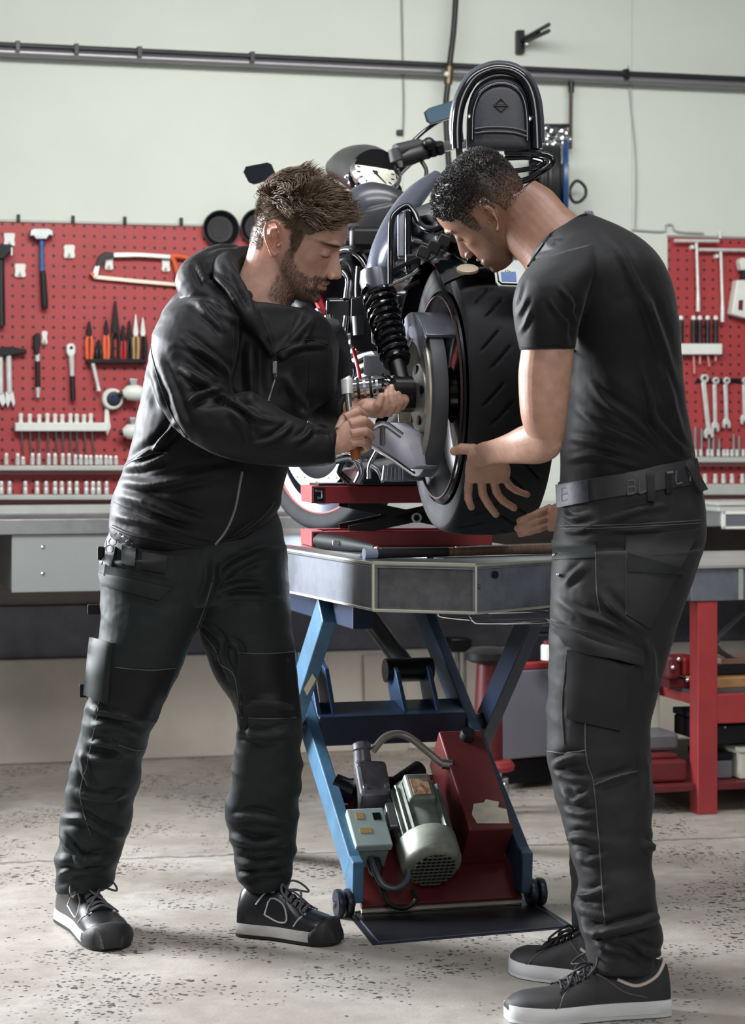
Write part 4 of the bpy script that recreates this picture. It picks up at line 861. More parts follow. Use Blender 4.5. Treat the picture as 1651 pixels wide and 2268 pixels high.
# rear shock
s0, s1 = P(838, 645, 5.27), P(878, 800, 5.15)
shock = MB().tube([P(832, 600, 5.29), P(834, 622, 5.285), P(839, 650, 5.27)], [.036, .040, .036], 20).build('shock_absorber', mat('shock_collar', '#6a6c76', .3, .6, var=.2), bike)
sp_ = []; N_ = 300; turns = 10; d = s1-s0; e1 = d.orthogonal().normalized(); e2 = d.normalized().cross(e1)
for i in range(N_+1):
    q = i/N_; a = q*turns*2*math.pi; r = .036-.007*q
    sp_.append(s0+d*q+(e1*math.cos(a)+e2*math.sin(a))*r)
MB().tube(sp_, .0062, 8).build('coil_spring', BLACKP, shock)
MB().tube([s0, s0+d], [.028, .021], 18).build('dust_boot', PLAST, shock)
MB().tube([s1-d*.05, s1+d*.02, s1+d*.03, s1+d*.30], [.030, .031, .021, .020], 18).build('lower_body', BLACKM, shock)
for k in (.08, .16): MB().tube([s1+d*k-e1*.02+e2*.008, s1+d*(k+.12)-e1*.02+e2*.008], .004, 6).build('adjuster_rib', CHROME, shock)
le = s1+d*.36
MB().lathe(le-bv*.025, bv, [(.014, 0), (.025, .004), (.025, .046), (.014, .05)], 20).build('lower_eye', BLACKM, shock)
for k in range(4): MB().tube([le-e1*.022+WZ*(.02-.012*k)-bv*.026, le+e1*.03+WZ*(.018-.012*k)-bv*.026], .004, 6).build('eye_rib', CHROME, shock)
# ribbed passenger peg held by the bearded man
p0, p1 = P(772, 862, 5.13), P(903, 848, 5.13); dp = (p1-p0)
peg = MB().cyl(p0, p1, .020, .023).build('foot_peg', CHROME, bike)
for k in range(9):
    MB().tube([p0+dp*(.04+.105*k), p0+dp*(.085+.105*k)], [.0245, .0245], 18).build('rubber_ring', RUB if k % 2 else STEEL, peg)
for k in range(5):
    o_ = Vector((0, -.018, .018-.009*k)); MB().tube([p0+dp*.42+o_, p0+dp*.92+o_], .0042, 6).build('peg_rib', CHROME if k % 2 == 0 else RUB, peg)
MB().cyl(p1, BC-wv*.17, .012).build('peg_mount', BLACKM, bike)
# side strut, grey tapering cover down to the shock
STRUT = mat('strut_grey', '#6d7280', .25, .5, var=.2, vscale=6, coat=.5)
MB().tube([P(968, 388, 5.52), P(925, 428, 5.47), P(885, 480, 5.40), P(856, 540, 5.34), P(842, 590, 5.31), P(838, 615, 5.30)], [.016, .030, .033, .034, .034, .033], 22, sm=6, flat=(.8, 1)).build('frame_strut', STRUT, bike)
# carrier bars
def bar_px(pts, r, name, m=BLACKP, sm=5, par=bike, seg=10): return MB().tube([P(*q) for q in pts], r, seg, sm=sm).build(name, m, par)
car = bar_px([(866, 628, 5.2), (866, 560, 5.2), (868, 492, 5.22), (880, 468, 5.23), (902, 456, 5.24), (916, 468, 5.23), (932, 498, 5.21), (958, 510, 5.18), (1000, 492, 5.16), (1050, 470, 5.14)], .0075, 'luggage_carrier', sm=6)
bar_px([(905, 596, 5.2), (905, 540, 5.21), (906, 470, 5.23)], .0085, 'carrier_bar', par=car)
bar_px([(862, 604, 5.2), (925, 572, 5.17), (990, 540, 5.12), (1010, 535, 5.10)], .005, 'carrier_bar', BLACKM, par=car)
bar_px([(862, 632, 5.2), (910, 610, 5.19), (928, 596, 5.18)], .0045, 'carrier_bar', STEEL, par=car)
bar_px([(896, 640, 5.2), (930, 622, 5.18)], .005, 'carrier_bar', BLACKM, par=car)
MB().box(P(915, 585, 5.22), (.035, .05, .045)).build('carrier_bracket', BLACKM, car, bevel=.005)
MB().box(P(890, 520, 5.3), (.02, .06, .11)).build('carrier_plate', STRUT, car, bevel=.004)
# rear fender, tail, reflector, plate
def fender_arc(a0, a1, r, w, n=30, m=12):
    g = MB(); rs = []
    for k in range(n+1):
        a = a0+(a1-a0)*k/n; row = []
        for i in range(m+1):
            s = -1+2*i/m; row.append(wheel_pt(a, r-.035*abs(s)**2.5, w/2*s))
        for i in range(m, -1, -1):
            s = -1+2*i/m; row.append(wheel_pt(a, r-.006-.035*abs(s)**2.5, w/2*s*.98))
        rs.append(row)
    return g.rings(rs)
fen = fender_arc(R_(25), R_(128), .352, .235).build('rear_fender', BLACKP, bike, ang=60)
tl = MB().tube([bp(-.20, 0, 1.54), bp(-.05, 0, 1.60), bp(.15, 0, 1.63), bp(.35, 0, 1.60)], [.07, .10, .12, .11], 20, sm=4, flat=(.55, 1)).build('tail_section', BLACKP, bike)
MB().tube([bp(.0, 0, 1.67), bp(.2, 0, 1.665), bp(.45, 0, 1.63), bp(.62, 0, 1.63)], [.10, .125, .12, .07], 20, sm=4, flat=(.42, 1)).build('seat', mat('seat_leather', '#17181b', .45, bump=.1, bscale=120), bike)
MB().lathe(P(1036, 596, 4.985), Vector((0, -.42, .91)), [(.024, -.004), (.0245, .002), (.020, .005), (0, .006)], 28).build('reflector', mat('reflector_amber', '#b3a48c', .3), fen)
MB().tube([P(1036, 600, 4.995), P(1075, 594, 5.02), P(1100, 600, 5.02)], .006, 8).build('reflector_bracket', BLACKM, fen)
a, b_, c_, d_ = [P(*q) for q in ((1093, 574, 4.99), (1100, 632, 4.95), (1262, 640, 4.99), (1258, 560, 5.03))]
pn = (b_-a).cross(d_-a).normalized(); pn = pn if pn.y < 0 else -pn
def pq(x, y): return a.lerp(d_, x).lerp(b_.lerp(c_, x), y)
plate = MB().prism([pq(.0, .08), pq(0, .86), pq(.04, 1), pq(.96, 1), pq(1, .9), pq(1, 0), pq(.04, 0)], -pn*.004).build('licence_plate', WHITEP, fen, smooth=False)
for (x0, y0), (x1, y1) in (((.03, .1), (.035, .84)), ((.035, .84), (.07, .94)), ((.07, .94), (.95, .94))): MB().tube([pq(x0, y0)+pn*.001, pq(x1, y1)+pn*.001], .0018, 6).build('border', BLACKM, plate)
MB().prism([pq(.08, .50), pq(.08, .84), pq(.28, .84), pq(.28, .50)], pn*.0008).build('blue_band', mat('euro_blue', '#1f5fa8', .4), plate, smooth=False)
for k in range(9):
    an = 2*math.pi*k/9; MB().sphere(pq(.17+.045*math.cos(an), .52-.10*math.sin(an)+.02), .0016, seg=6, ring=4).build('star', mat('star_yellow', '#d9c04a', .4), plate)
for k in range(3): MB().cyl(P(1128+16*k, 572-10*k, 5.0), P(1140+16*k, 560-8*k, 5.0), .008).build('lamp_fitting', CHROME, plate)
# mess of wiring under the tail
for k, (x, y) in enumerate(((940, 560), (962, 548), (985, 535), (1010, 528))): MB().box(P(x, y, 5.12), (.03, .05, .028), Matrix.Rotation(.4, 3, 'Y')).build('tail_connector', PLAST, tl, bevel=.004)
# sissy bar with pad
YB = 5.09
outer = [(1013, 330), (1012, 285), (1017, 240), (1030, 203), (1052, 172), (1082, 156), (1108, 152), (1138, 158), (1164, 178), (1180, 214), (1187, 262), (1190, 330)]
sis = MB().tube([P(x, y, YB) for x, y in outer], .0125, 14, sm=6, flat=(1, 1)).build('sissy_bar', BLACKP, bike)
MB().tube([P(x, y, YB+.03) for x, y in [(1013, 318), (1010, 280), (1015, 238), (1029, 200), (1051, 169), (1082, 153), (1108, 149), (1139, 155), (1166, 176), (1183, 214), (1190, 262), (1192, 318)]], .016, 14, sm=6).build('pad_rim', mat('pad_rim', '#3a3d47', .3, coat=.4), sis)
inner = [(1040, 330), (1042, 250), (1056, 206), (1082, 184), (1110, 178), (1138, 184), (1160, 206), (1170, 250), (1174, 332)]
inn = catmull([(x, y) for x, y in inner], 6)
PADM = mat('pad_leather', '#33353c', .42, var=.15, bump=.12, bscale=150)
pb = MB(); rs = []
for off, s in ((.05, 1.10), (.012, 1.08), (-.004, 1.0), (-.012, .93), (-.016, .8), (-.018, .5), (-.0185, .15)):
    rs.append([P(1108+(x-1108)*s, 290+(y-290)*s, YB+off) for x, y in inn])
pb.rings(rs).build('back_pad', PADM, sis, ang=80)
MB().tube([P(x, y, YB-.012) for x, y in [(1046, 310), (1048, 250), (1062, 210), (1086, 191), (1110, 186), (1135, 191), (1156, 211), (1166, 250), (1168, 312)]], .006, 10, sm=6).build('pad_welt', BLACKP, sis)
for k in (286, 296): MB().tube([P(1052, k, YB-.020), P(1085, k-4, YB-.024), P(1135, k-2, YB-.024), P(1166, k+6, YB-.020)], .003, 8, sm=4).build('pad_seam', PADM, sis)
for x, y in ((1041, 258), (1173, 263)): MB().lathe(P(x, y, YB-.012), (0, -1, 0), [(.0055, -.002), (.0062, .002), (.003, .003), (.003, .0015), (0, .0015)], 16).build('screw', CHROME, sis)
em = MB(); ep = [(1110, 220), (1126, 234), (1110, 248), (1094, 234)]
em.tube([P(x, y, YB-.0195) for x, y in ep], .0016, 6, closed=True); em.build('emblem', BLACKM, sis)
MB().tube([P(1095, 234, YB-.0195), P(1125, 234, YB-.0195)], .0026, 6).build('emblem_bar', BLACKM, sis)
for x0, x1 in ((1034, 1016), (1181, 1192)): MB().hexa([P(x0-9, 490, 5.18), P(x0+9, 490, 5.18), P(x0+9, 490, 5.195), P(x0-9, 490, 5.195)], [P(x1-9, 305, 5.09), P(x1+6, 305, 5.09), P(x1+6, 305, 5.105), P(x1-9, 305, 5.105)]).build('side_plate', BLACKP, sis, smooth=False, bevel=.002)
MB().hexa([P(1183, 470, 5.13), P(1199, 470, 5.13), P(1199, 470, 5.145), P(1183, 470, 5.145)], [P(1172, 330, 5.10), P(1190, 330, 5.10), P(1190, 330, 5.115), P(1172, 330, 5.115)]).build('side_plate', BLACKP, sis, smooth=False)
# grab rail
bar_px([(1120, 336, 5.12), (1160, 337, 5.1), (1200, 341, 5.06), (1220, 348, 5.05), (1225, 358, 5.05), (1216, 370, 5.06), (1196, 382, 5.08), (1168, 398, 5.1), (1120, 410, 5.12)], .008, 'grab_rail', BLACKP)
bar_px([(1120, 350, 5.14), (1170, 349, 5.12), (1205, 356, 5.08), (1200, 366, 5.08), (1172, 374, 5.1), (1130, 380, 5.12)], .006, 'grab_rail', BLACKP)
MB().box(P(1152, 328, 5.13), (.05, .03, .02), Matrix.Rotation(.15, 3, 'Y')).build('tail_lamp', WHITEP, bike, bevel=.005)
# tank
TANKM = mat('tank_black', '#14161c', .13, .2, coat=.8)
MB().tube([bp(.50, .0, 1.60), bp(.62, -.0, 1.64), bp(.80, -.0, 1.67), bp(1.0, -.0, 1.68), bp(1.12, .0, 1.66)], [.05, .125, .16, .15, .08], 28, sm=5, flat=(.72, 1)).build('fuel_tank', TANKM, bike)
gtank = MB().tube([P(905, 452, 6.0), P(858, 462, 6.0), P(815, 480, 6.02), P(800, 530, 6.02)], [.03, .07, .085, .05], 22, sm=5, flat=(1, .8)).build('tank_bulge', mat('tank_grey', '#3a3c44', .3, .2, var=.5, vscale=8, coat=.3), bike)
# handlebar, instrument, mirrors
HY_ = 6.35
ins = MB().tube([P(742, 372, 6.6), P(775, 368, 6.5), P(808, 376, 6.4), P(830, 388, 6.30)], [.03, .055, .072, .074], 28, sm=5).build('instrument_housing', mat('housing_black', '#0c0d10', .35), bike)
ic = P(831, 387, 6.285); iax = Vector((.30, -.75, .62)).normalized()
MB().lathe(ic, iax, [(.062, -.02), (.073, 0), (.074, .012), (.064, .018), (.060, .010)], 44, cap=False).build('bezel', CHROME, ins)
MB().lathe(ic, iax, [(.061, .002), (.060, .006), (0, .007)], 40).build('dial_face', mat('dial_face', '#c9cabd', .4, var=.15, vscale=20), ins)
e1_ = iax.orthogonal().normalized(); e2_ = iax.cross(e1_)
for k in range(16):
    a = 2*math.pi*k/16; q = e1_*math.cos(a)+e2_*math.sin(a)
    MB().tube([ic+iax*.0075+q*.046, ic+iax*.0075+q*.055], .0018, 5).build('dial_mark', BLACKM, ins)
MB().tube([ic+iax*.009-e2_*.01, ic+iax*.009+e2_*.044+e1_*.012], [.003, .001], 6).build('needle', BLACKM, ins)
MB().lathe(ic+iax*.006, iax, [(.006, 0), (.006, .005), (0, .006)], 12).build('needle_hub', BLACKM, ins)
for x, y in ((778, 405), (790, 415), (770, 392)): MB().sphere(P(x, y, 6.3), .010, seg=10, ring=8).build('warning_lamp', CHROME, ins)
MB().tube([P(795, 425, 6.35), P(835, 432, 6.35), P(880, 420, 6.4)], [.02, .028, .02], 14, sm=4).build('riser_clamp', BLACKM, bike)
hb = MB().tube([P(850, 425, 6.4), P(880, 385, 6.38), P(902, 362, 6.36), P(930, 340, 6.34), P(985, 325, 6.4), P(1040, 318, 6.5)], [.0145]*6, 14, sm=5).build('handlebar', CHROME, bike)
MB().tube([P(884, 352, 6.25), P(905, 346, 6.26), P(938, 336, 6.28)], [.024, .027, .023], 16).build('switch_gear', PLAST, hb)
MB().tube([P(872, 330, 6.22), P(880, 356, 6.22)], [.016, .020], 14).build('grip_end', RUB, hb)
MB().tube([P(878, 336, 6.24), P(930, 322, 6.28)], [.022, .020], 14).build('hand_grip', RUB, hb)
for k, x in enumerate((940, 956, 972)): MB().tube([P(x, 312+3*k, 6.28), P(x+4, 350-6*k, 6.30)], .014, 12).build('clamp', BLACKM, hb)
MB().sphere(P(950, 318, 6.26), .018, seg=12, ring=8).build('master_cylinder', BLACKM, hb)
for pts in ([(960, 400, 6.2), (930, 415, 6.2), (900, 440, 6.1), (880, 470, 6.0)], [(965, 412, 6.2), (940, 425, 6.2), (912, 452, 6.1)], [(930, 350, 6.28), (945, 380, 6.25), (935, 420, 6.2)]): bar_px(pts, .006, 'control_cable', PLAST, par=hb)
def mirror(pts, Y, label_m, stalk, nm=Vector((0, .035, 0)), tilt=.0):
    c = [P(x, y, Y-(y-250)*tilt) for x, y in pts]
    cen = sum(c, Vector())/len(c)
    o = MB().rings([[cen.lerp(v, .62)+nm*1.0 for v in c], [cen.lerp(v, .98)+nm*.7 for v in c], [cen.lerp(v, 1.04)+nm*.15 for v in c], [cen.lerp(v, 1.0) for v in c]]).build('mirror_shell', BLACKP, bike, ang=50)
    MB().prism([cen.lerp(v, .93)+Vector((0, -.0015, 0)) for v in c], (0, .001, 0)).build('mirror_glass', label_m, o, smooth=False)
    MB().tube([P(*q) for q in stalk], .006, 10, sm=5).build('mirror_stalk', BLACKP, o)
    return o
GLASS = mat('mirror_glass', '#8fb2cc', .05, 1.0)
DGLASS = mat('mirror_dark', '#2a2d36', .12, .6)
mirror([(940, 249), (952, 239), (1006, 222), (1017, 226), (1016, 246), (1000, 261), (955, 274), (946, 268)], 6.35, GLASS, [(985, 262, 6.38), (962, 275, 6.37), (935, 295, 6.36), (908, 322, 6.34), (900, 345, 6.33)], tilt=.0011)
mirror([(540, 381), (545, 369), (592, 360), (601, 364), (611, 388), (606, 397), (562, 407), (552, 403)], 6.15, DGLASS, [(585, 392, 6.18), (610, 410, 6.2), (640, 440, 6.22), (700, 470, 6.3)])
MB().tube([P(700, 470, 6.3), P(760, 440, 6.35), P(830, 425, 6.4)], .0145, 12, sm=4).build('handlebar', BLACKM, bike)
# engine, seen past the bearded man's face and hands
eng = MB().tube([bp(.55, 0, 1.17), bp(.75, 0, 1.19), bp(1.0, 0, 1.17)], [.11, .15, .11], 20, sm=3, flat=(.75, 1)).build('engine_case', BLACKM, bike)
def cylf(p, q, r, name, n=9, m=ALU):
    p, q = Vector(p), Vector(q); o = MB().cyl(p, q, r*.8).build(name, BLACKM, bike); d = q-p
    for k in range(n): MB().tube([p+d*((k+.2)/n), p+d*((k+.55)/n)], r, 20).build('cooling_fin', m, o)
    return o
cylf(bp(.72, -.02, 1.20), bp(.60, -.02, 1.44), .075, 'rear_cylinder')
cylf(bp(.84, -.02, 1.20), bp(.98, -.02, 1.44), .075, 'front_cylinder')
MB().tube([bp(.59, -.02, 1.44), bp(.57, -.02, 1.50)], [.085, .06], 18).build('rocker_cover', CHROME, bike); MB().tube([bp(.98, -.02, 1.44), bp(1.0, -.02, 1.50)], [.085, .06], 18).build('rocker_cover', CHROME, bike)
MB().tube([P(752, 640, 5.75), P(745, 660, 5.7), P(742, 662, 5.66)], [.06, .085, .07], 22).build('air_cleaner', BLACKP, bike)
MB().sphere(P(775, 605, 5.7), (.05, .05, .06)).build('carburettor', BLACKM, bike)
for pts, r, m, nm in (
        ([(738, 568, 5.6), (760, 556, 5.6), (785, 560, 5.6), (805, 580, 5.6), (815, 605, 5.6)], .008, CHROME, 'fuel_hose'),
        ([(742, 545, 5.65), (770, 535, 5.65), (800, 548, 5.65), (822, 580, 5.65)], .010, PLAST, 'fuel_hose'),
        ([(740, 590, 5.6), (765, 575, 5.58), (782, 600, 5.58), (790, 660, 5.58), (788, 700, 5.6)], .006, PLAST, 'wiring'),
        ([(758, 600, 5.58), (770, 620, 5.58), (766, 660, 5.58)], .006, CHROME, 'wiring'),
        ([(797, 590, 5.55), (794, 640, 5.55), (796, 700, 5.55), (790, 760, 5.55)], .010, BLACKM, 'wiring'),
        ([(744, 760, 5.45), (742, 800, 5.45), (747, 848, 5.45)], .010, CHROME, 'push_rod_tube'),
        ([(728, 700, 5.5), (735, 760, 5.48), (738, 850, 5.46)], .012, CHROME, 'push_rod_tube'),
        ([(752, 752, 5.44), (750, 800, 5.44), (752, 838, 5.44)], .006, REDG, 'spark_lead'),
        ([(768, 700, 5.5), (764, 740, 5.5), (770, 790, 5.48)], .007, CHROME, 'spark_lead'),
        ([(700, 655, 5.6), (712, 680, 5.6), (728, 700, 5.6)], .010, REDG, 'spark_lead'),
        ([(700, 690, 5.6), (716, 730, 5.58), (726, 790, 5.55)], .016, CHROME, 'exhaust_pipe'),
        ([(782, 770, 5.5), (790, 800, 5.5), (800, 850, 5.45)], .005, REDG, 'spark_lead')):
    MB().tube([P(*q) for q in pts], r, 10, sm=6).build(nm, m, bike)
MB().sphere(P(775, 822, 5.42), (.016, .016, .026)).build('regulator', mat('chrome_sky_tint', '#b9c6e0', .08, 1.0), bike)  # blue sky reflection is put into the chrome colour
poly_px([(803, 784), (842, 784), (842, 812), (818, 836), (803, 830)], 5.45, .05).build('oil_tank', mat('oil_tank_grey', '#8f9098', .3, .6, var=.15), bike, ang=30, bevel=.005)
poly_px([(820, 655), (838, 650), (852, 742), (840, 770), (822, 760)], 5.40, .04).build('side_cover', mat('side_cover_grey', '#9a9ca2', .3, .6, var=.3, vscale=20), bike, ang=30, bevel=.004)
poly_px([(775, 660), (798, 652), (815, 700), (812, 760), (790, 780), (772, 760)], 5.48, .06).build('battery_box', BLACKM, bike, ang=30, bevel=.006)
MB().tube([P(795, 700, 5.44), P(798, 742, 5.44)], [.017, .017], 14).build('ignition_coil', PLAST, bike)
MB().box(P(752, 700, 5.62), (.07, .08, .09)).build('intake_box', BLACKP, bike, bevel=.012)
MB().box(P(815, 540, 5.7), (.09, .35, .06)).build('frame_rail', BLACKM, bike, bevel=.015)
MB().tube([bp(.25, -.05, 1.52), bp(.6, -.05, 1.54), bp(1.1, -.03, 1.58), bp(1.25, 0, 1.62)], .022, 14, sm=4).build('frame_tube', BLACKM, bike)
MB().tube([bp(.42, -.06, 1.09), bp(.8, -.08, 1.07), bp(1.1, -.06, 1.08), bp(1.25, 0, 1.55)], .02, 14, sm=4).build('frame_tube', BLACKM, bike)
MB().tube([bp(.12, -.07, 1.30), bp(.42, -.09, 1.16)], .03, 14).build('swing_arm_tube', BLACKM, bike)
MB().box(bp(.25, .02, 1.42), (.16, .2, .2), Matrix.Rotation(.22, 3, 'Z')).build('inner_fender', BLACKM, bike, bevel=.02)
# lower engine, stand and footboard clutter just above the jack
for pts, r, m, nm in (
        ([(742, 1018, 5.5), (775, 1012, 5.5), (800, 1022, 5.5)], .012, CHROME, 'shift_lever'),
        ([(760, 1020, 5.55), (752, 1045, 5.55), (775, 1068, 5.55)], .008, BLACKM, 'side_stand'),
        ([(790, 1020, 5.5), (800, 1045, 5.5), (790, 1070, 5.5)], .009, CHROME, 'side_stand'),
        ([(822, 1030, 5.4), (838, 1042, 5.4), (850, 1068, 5.4)], .006, CHROME, 'linkage'),
        ([(835, 1000, 5.42), (820, 1030, 5.42), (818, 1060, 5.42)], .006, CHROME, 'linkage')):
    MB().tube([P(*q) for q in pts], r, 10, sm=5).build(nm, m, bike)
poly_px([(848, 1028), (872, 1024), (900, 1040), (898, 1066), (842, 1068), (846, 1052)], 5.36, .05).build('foot_board', mat('board_chrome', '#b5b8c0', .2, .9, var=.4, vscale=40), bike, ang=30, bevel=.004)
for k in range(6): MB().tube([P(852+8*k, 1032+k, 5.355), P(848+9*k, 1064, 5.355)], .003, 6).build('board_rib', CHROME, bike)
poly_px([(755, 1040), (790, 1034), (800, 1060), (795, 1074), (758, 1074)], 5.55, .05).build('stand_bracket', mat('bracket_pinkish', '#8a6a6a', .4, .4), bike, ang=30, bevel=.005)
MB().box(bp(.45, -.02, 1.055), (.34, .26, .04), Matrix.Rotation(.2, 3, 'Z')).build('frame_cradle', BLACKM, bike, bevel=.01)
# front wheel turned to the left
FC = Vector((-.118, 6.62, PZ+.272)); st = math.radians(42)
fu = Vector((-math.sin(st), math.cos(st), 0)); fv = Vector((math.cos(st), math.sin(st), 0))
ft = tyre(FC, fu, fv, .272, .12, .062, 200, groove=True).build('front_tyre', TYR, bike, ang=50)
MB().lathe(FC, fv, [(.212, -.05), (.216, -.05), (.216, -.045), (.212, -.045)], 64, cap=False, closed=True).build('rim_stripe', mat('rim_stripe_red2', '#b8473f', .4), ft)
MB().lathe(FC, fv, [(.214, -.046), (.19, -.04), (.175, -.02), (.175, .02), (.19, .04), (.214, .046)], 64, cap=False).build('front_rim', mat('rim_dark_steel', '#5a5f6b', .18, .9), ft)
MB().lathe(FC, fv, [(.178, -.025), (.05, -.03), (.05, .03), (.178, .025)], 48).build('wheel_disc', BLACKM, ft)
rot = MB().lathe(FC-fv*.058, fv, [(.115, -.002), (.150, -.002), (.150, .002), (.115, .002)], 60, cap=False, closed=True).build('brake_disc', STEEL, ft)
for k in range(28):
    a = 2*math.pi*k/28; MB().lathe(wheel_pt(a, .132+.009*(-1)**k, -.0605, FC, fu, fv), -fv, [(.0045, -.001), (.0045, .0006), (0, .0006)], 8).build('disc_hole', BLACKM, rot)
MB().lathe(FC-fv*.056, fv, [(.03, -.01), (.10, -.004), (.115, 0), (.03, .004)], 40).build('disc_carrier', BLACKM, rot)
for s in (-1, 1):
    MB().tube([FC+fv*.085*s-fu*.0, FC+fv*.085*s-fu*.12+WZ*.25, FC+fv*.085*s-fu*.28+WZ*.52], [.03, .026, .024], 18).build('fork_leg', BLACKM if s > 0 else STEEL, bike)
MB().box(FC-fv*.062-fu*.13+WZ*.03, (.05, .06, .09), Matrix.Rotation(st, 3, 'Z')).build('brake_caliper', BLACKM, bike, bevel=.012)
g = MB(); rs = []
for k in range(21):
    a = R_(40+110*k/20); row = []
    for i in range(9): s = -1+i/4; row.append(wheel_pt(a, .292-.02*abs(s)**2.5, .075*s, FC, fu, fv))
    for i in range(8, -1, -1): s = -1+i/4; row.append(wheel_pt(a, .287-.02*abs(s)**2.5, .074*s, FC, fu, fv))
    rs.append(row)
g.rings(rs).build('front_fender', BLACKP, bike, ang=60)
# ---------------- tools for the two men ----------------
def body_loft(rows, n=36, sub=5, e=2.25, mb=None):
    """rows: (xl, yl, xr, yr, depth, half thickness[, tilt]) : left and right edge of a cross-section in the photo, its depth and half depth"""
    mb = mb or MB(); R = [tuple(r)+(0,)*(7-len(r)) for r in rows]; q = catmull(R, sub) if len(R) > 2 else R; rs = []
    for xl, yl, xr, yr, Y, b, tl in q:
        L = P(xl, yl, Y); Rr = P(xr, yr, Y); c = (L+Rr)/2; u = (Rr-L)/2; uh = u.normalized(); y = Vector((0, 1, tl)); y = y-uh*y.dot(uh); v = y.normalized()*b
        ring = []
        for j in range(n):
            a = 2*math.pi*j/n; ca, sa = math.cos(a), math.sin(a)
            ring.append(c+u*math.copysign(abs(ca)**(2/e), ca)+v*math.copysign(abs(sa)**(2/e), sa))
        rs.append(ring)
    return mb.rings(rs)
def remesh(mb, voxel, smooth=2, fac=.5):
    me = bpy.data.meshes.new('tmp'); me.from_pydata([tuple(v) for v in mb.v], [], mb.f); me.update()
    bm = bmesh.new(); bm.from_mesh(me)
    bmesh.ops.recalc_face_normals(bm, faces=bm.faces); bm.to_mesh(me); bm.free()
    o = bpy.data.objects.new('tmp', me); COL.objects.link(o)
    md = o.modifiers.new('r', 'REMESH'); md.mode = 'VOXEL'; md.voxel_size = voxel
    if smooth: sm = o.modifiers.new('s', 'SMOOTH'); sm.factor = fac; sm.iterations = smooth
    dg = bpy.context.evaluated_depsgraph_get(); ev = o.evaluated_get(dg); m2 = bpy.data.meshes.new_from_object(ev)
    bpy.data.objects.remove(o); bpy.data.meshes.remove(me); return m2
def mesh_np(me):
    v = np.empty(len(me.vertices)*3); me.vertices.foreach_get('co', v); n = np.empty(len(me.vertices)*3); me.vertex_normals.foreach_get('vector', n)
    return v.reshape(-1, 3), n.reshape(-1, 3)
def set_np(me, v): me.vertices.foreach_set('co', v.ravel()); me.update()
def stroke(v, n, pts, w, amp, mult=1.0):
    """push the camera-facing surface along its normal in a band about a line traced in the photo; amp in m, w in px"""
    q = np.array(catmull(pts, 5)) if len(pts) > 2 else np.array(pts, float)
    px = PXof(v); lo = q.min(0)-4*w; hi = q.max(0)+4*w
    idx = np.nonzero((px[:, 0] > lo[0]) & (px[:, 0] < hi[0]) & (px[:, 1] > lo[1]) & (px[:, 1] < hi[1]) & (n[:, 1] < -.05))[0]
    if not len(idx): return
    p = px[idx]; best = np.full(len(idx), 1e9); bt = np.zeros(len(idx)); m = len(q)-1
    for i in range(m):
        a, b = q[i], q[i+1]; d = b-a; L2 = max((d*d).sum(), 1e-9); t = np.clip(((p-a)@d)/L2, 0, 1)
        ds = ((p-(a+t[:, None]*d))**2).sum(1); k = ds < best; best[k] = ds[k]; bt[k] = (i+t[k])/m
    taper = np.minimum(1, 3.2*np.minimum(bt+.03, 1.03-bt))
    v[idx] += n[idx]*(amp*np.exp(-best/(w*w))*taper*np.clip(-n[idx, 1]*2.5, 0, 1))[:, None]
FOLDK = 2.0
def fold(v, n, pts, w=7, amp=.005):
    amp *= FOLDK
    stroke(v, n, pts, w, amp)
    q = np.array(pts, float); d = q[-1]-q[0]; d /= max(np.linalg.norm(d), 1e-6); o = np.array((-d[1], d[0]))*w*1.7
    stroke(v, n, [tuple(x) for x in q+o], w, -amp*.55); stroke(v, n, [tuple(x) for x in q-o], w, -amp*.55)
def wrinkle(v, n, amp, sx, sz, seed=0., ramp=None, lean=0.):
    """cloth creases: ridged noise, stretched along sx, tight along z"""
    a = np.array([mnoise.noise(((x*sx+seed), y*sx, z*sz+lean*x*sz)) for x, y, z in v])
    b = np.array([mnoise.noise((x*sx*2.3+seed+5, y*sx*2.3, z*sz*1.9-lean*x*sz)) for x, y, z in v])
    d = amp*((1-np.abs(a)*2.6)*.7+b*.6)
    if ramp is not None: d = d*ramp
    v += n*d[:, None]
def finish(me, name, m, parent, ang=180):
    org = ORG[parent]; v, _ = mesh_np(me); v -= np.array(org); set_np(me, v)
    me.name = name; me.polygons.foreach_set('use_smooth', [True]*len(me.polygons)); me.materials.clear(); me.materials.append(m)
    o = bpy.data.objects.new(name, me); COL.objects.link(o); o.parent = parent; ORG[o] = org; return o
def bvh_of(me): return BVHTree.FromPolygons([tuple(x.co) for x in me.vertices], [tuple(p.vertices) for p in me.polygons])
CAMP = Vector((0, 0, CH))
def shoot(bvh, px, py):
    d = (P(px, py, 1)-CAMP).normalized(); h = bvh.ray_cast(CAMP, d); return (h[0], h[1]) if h[0] else (None, None)
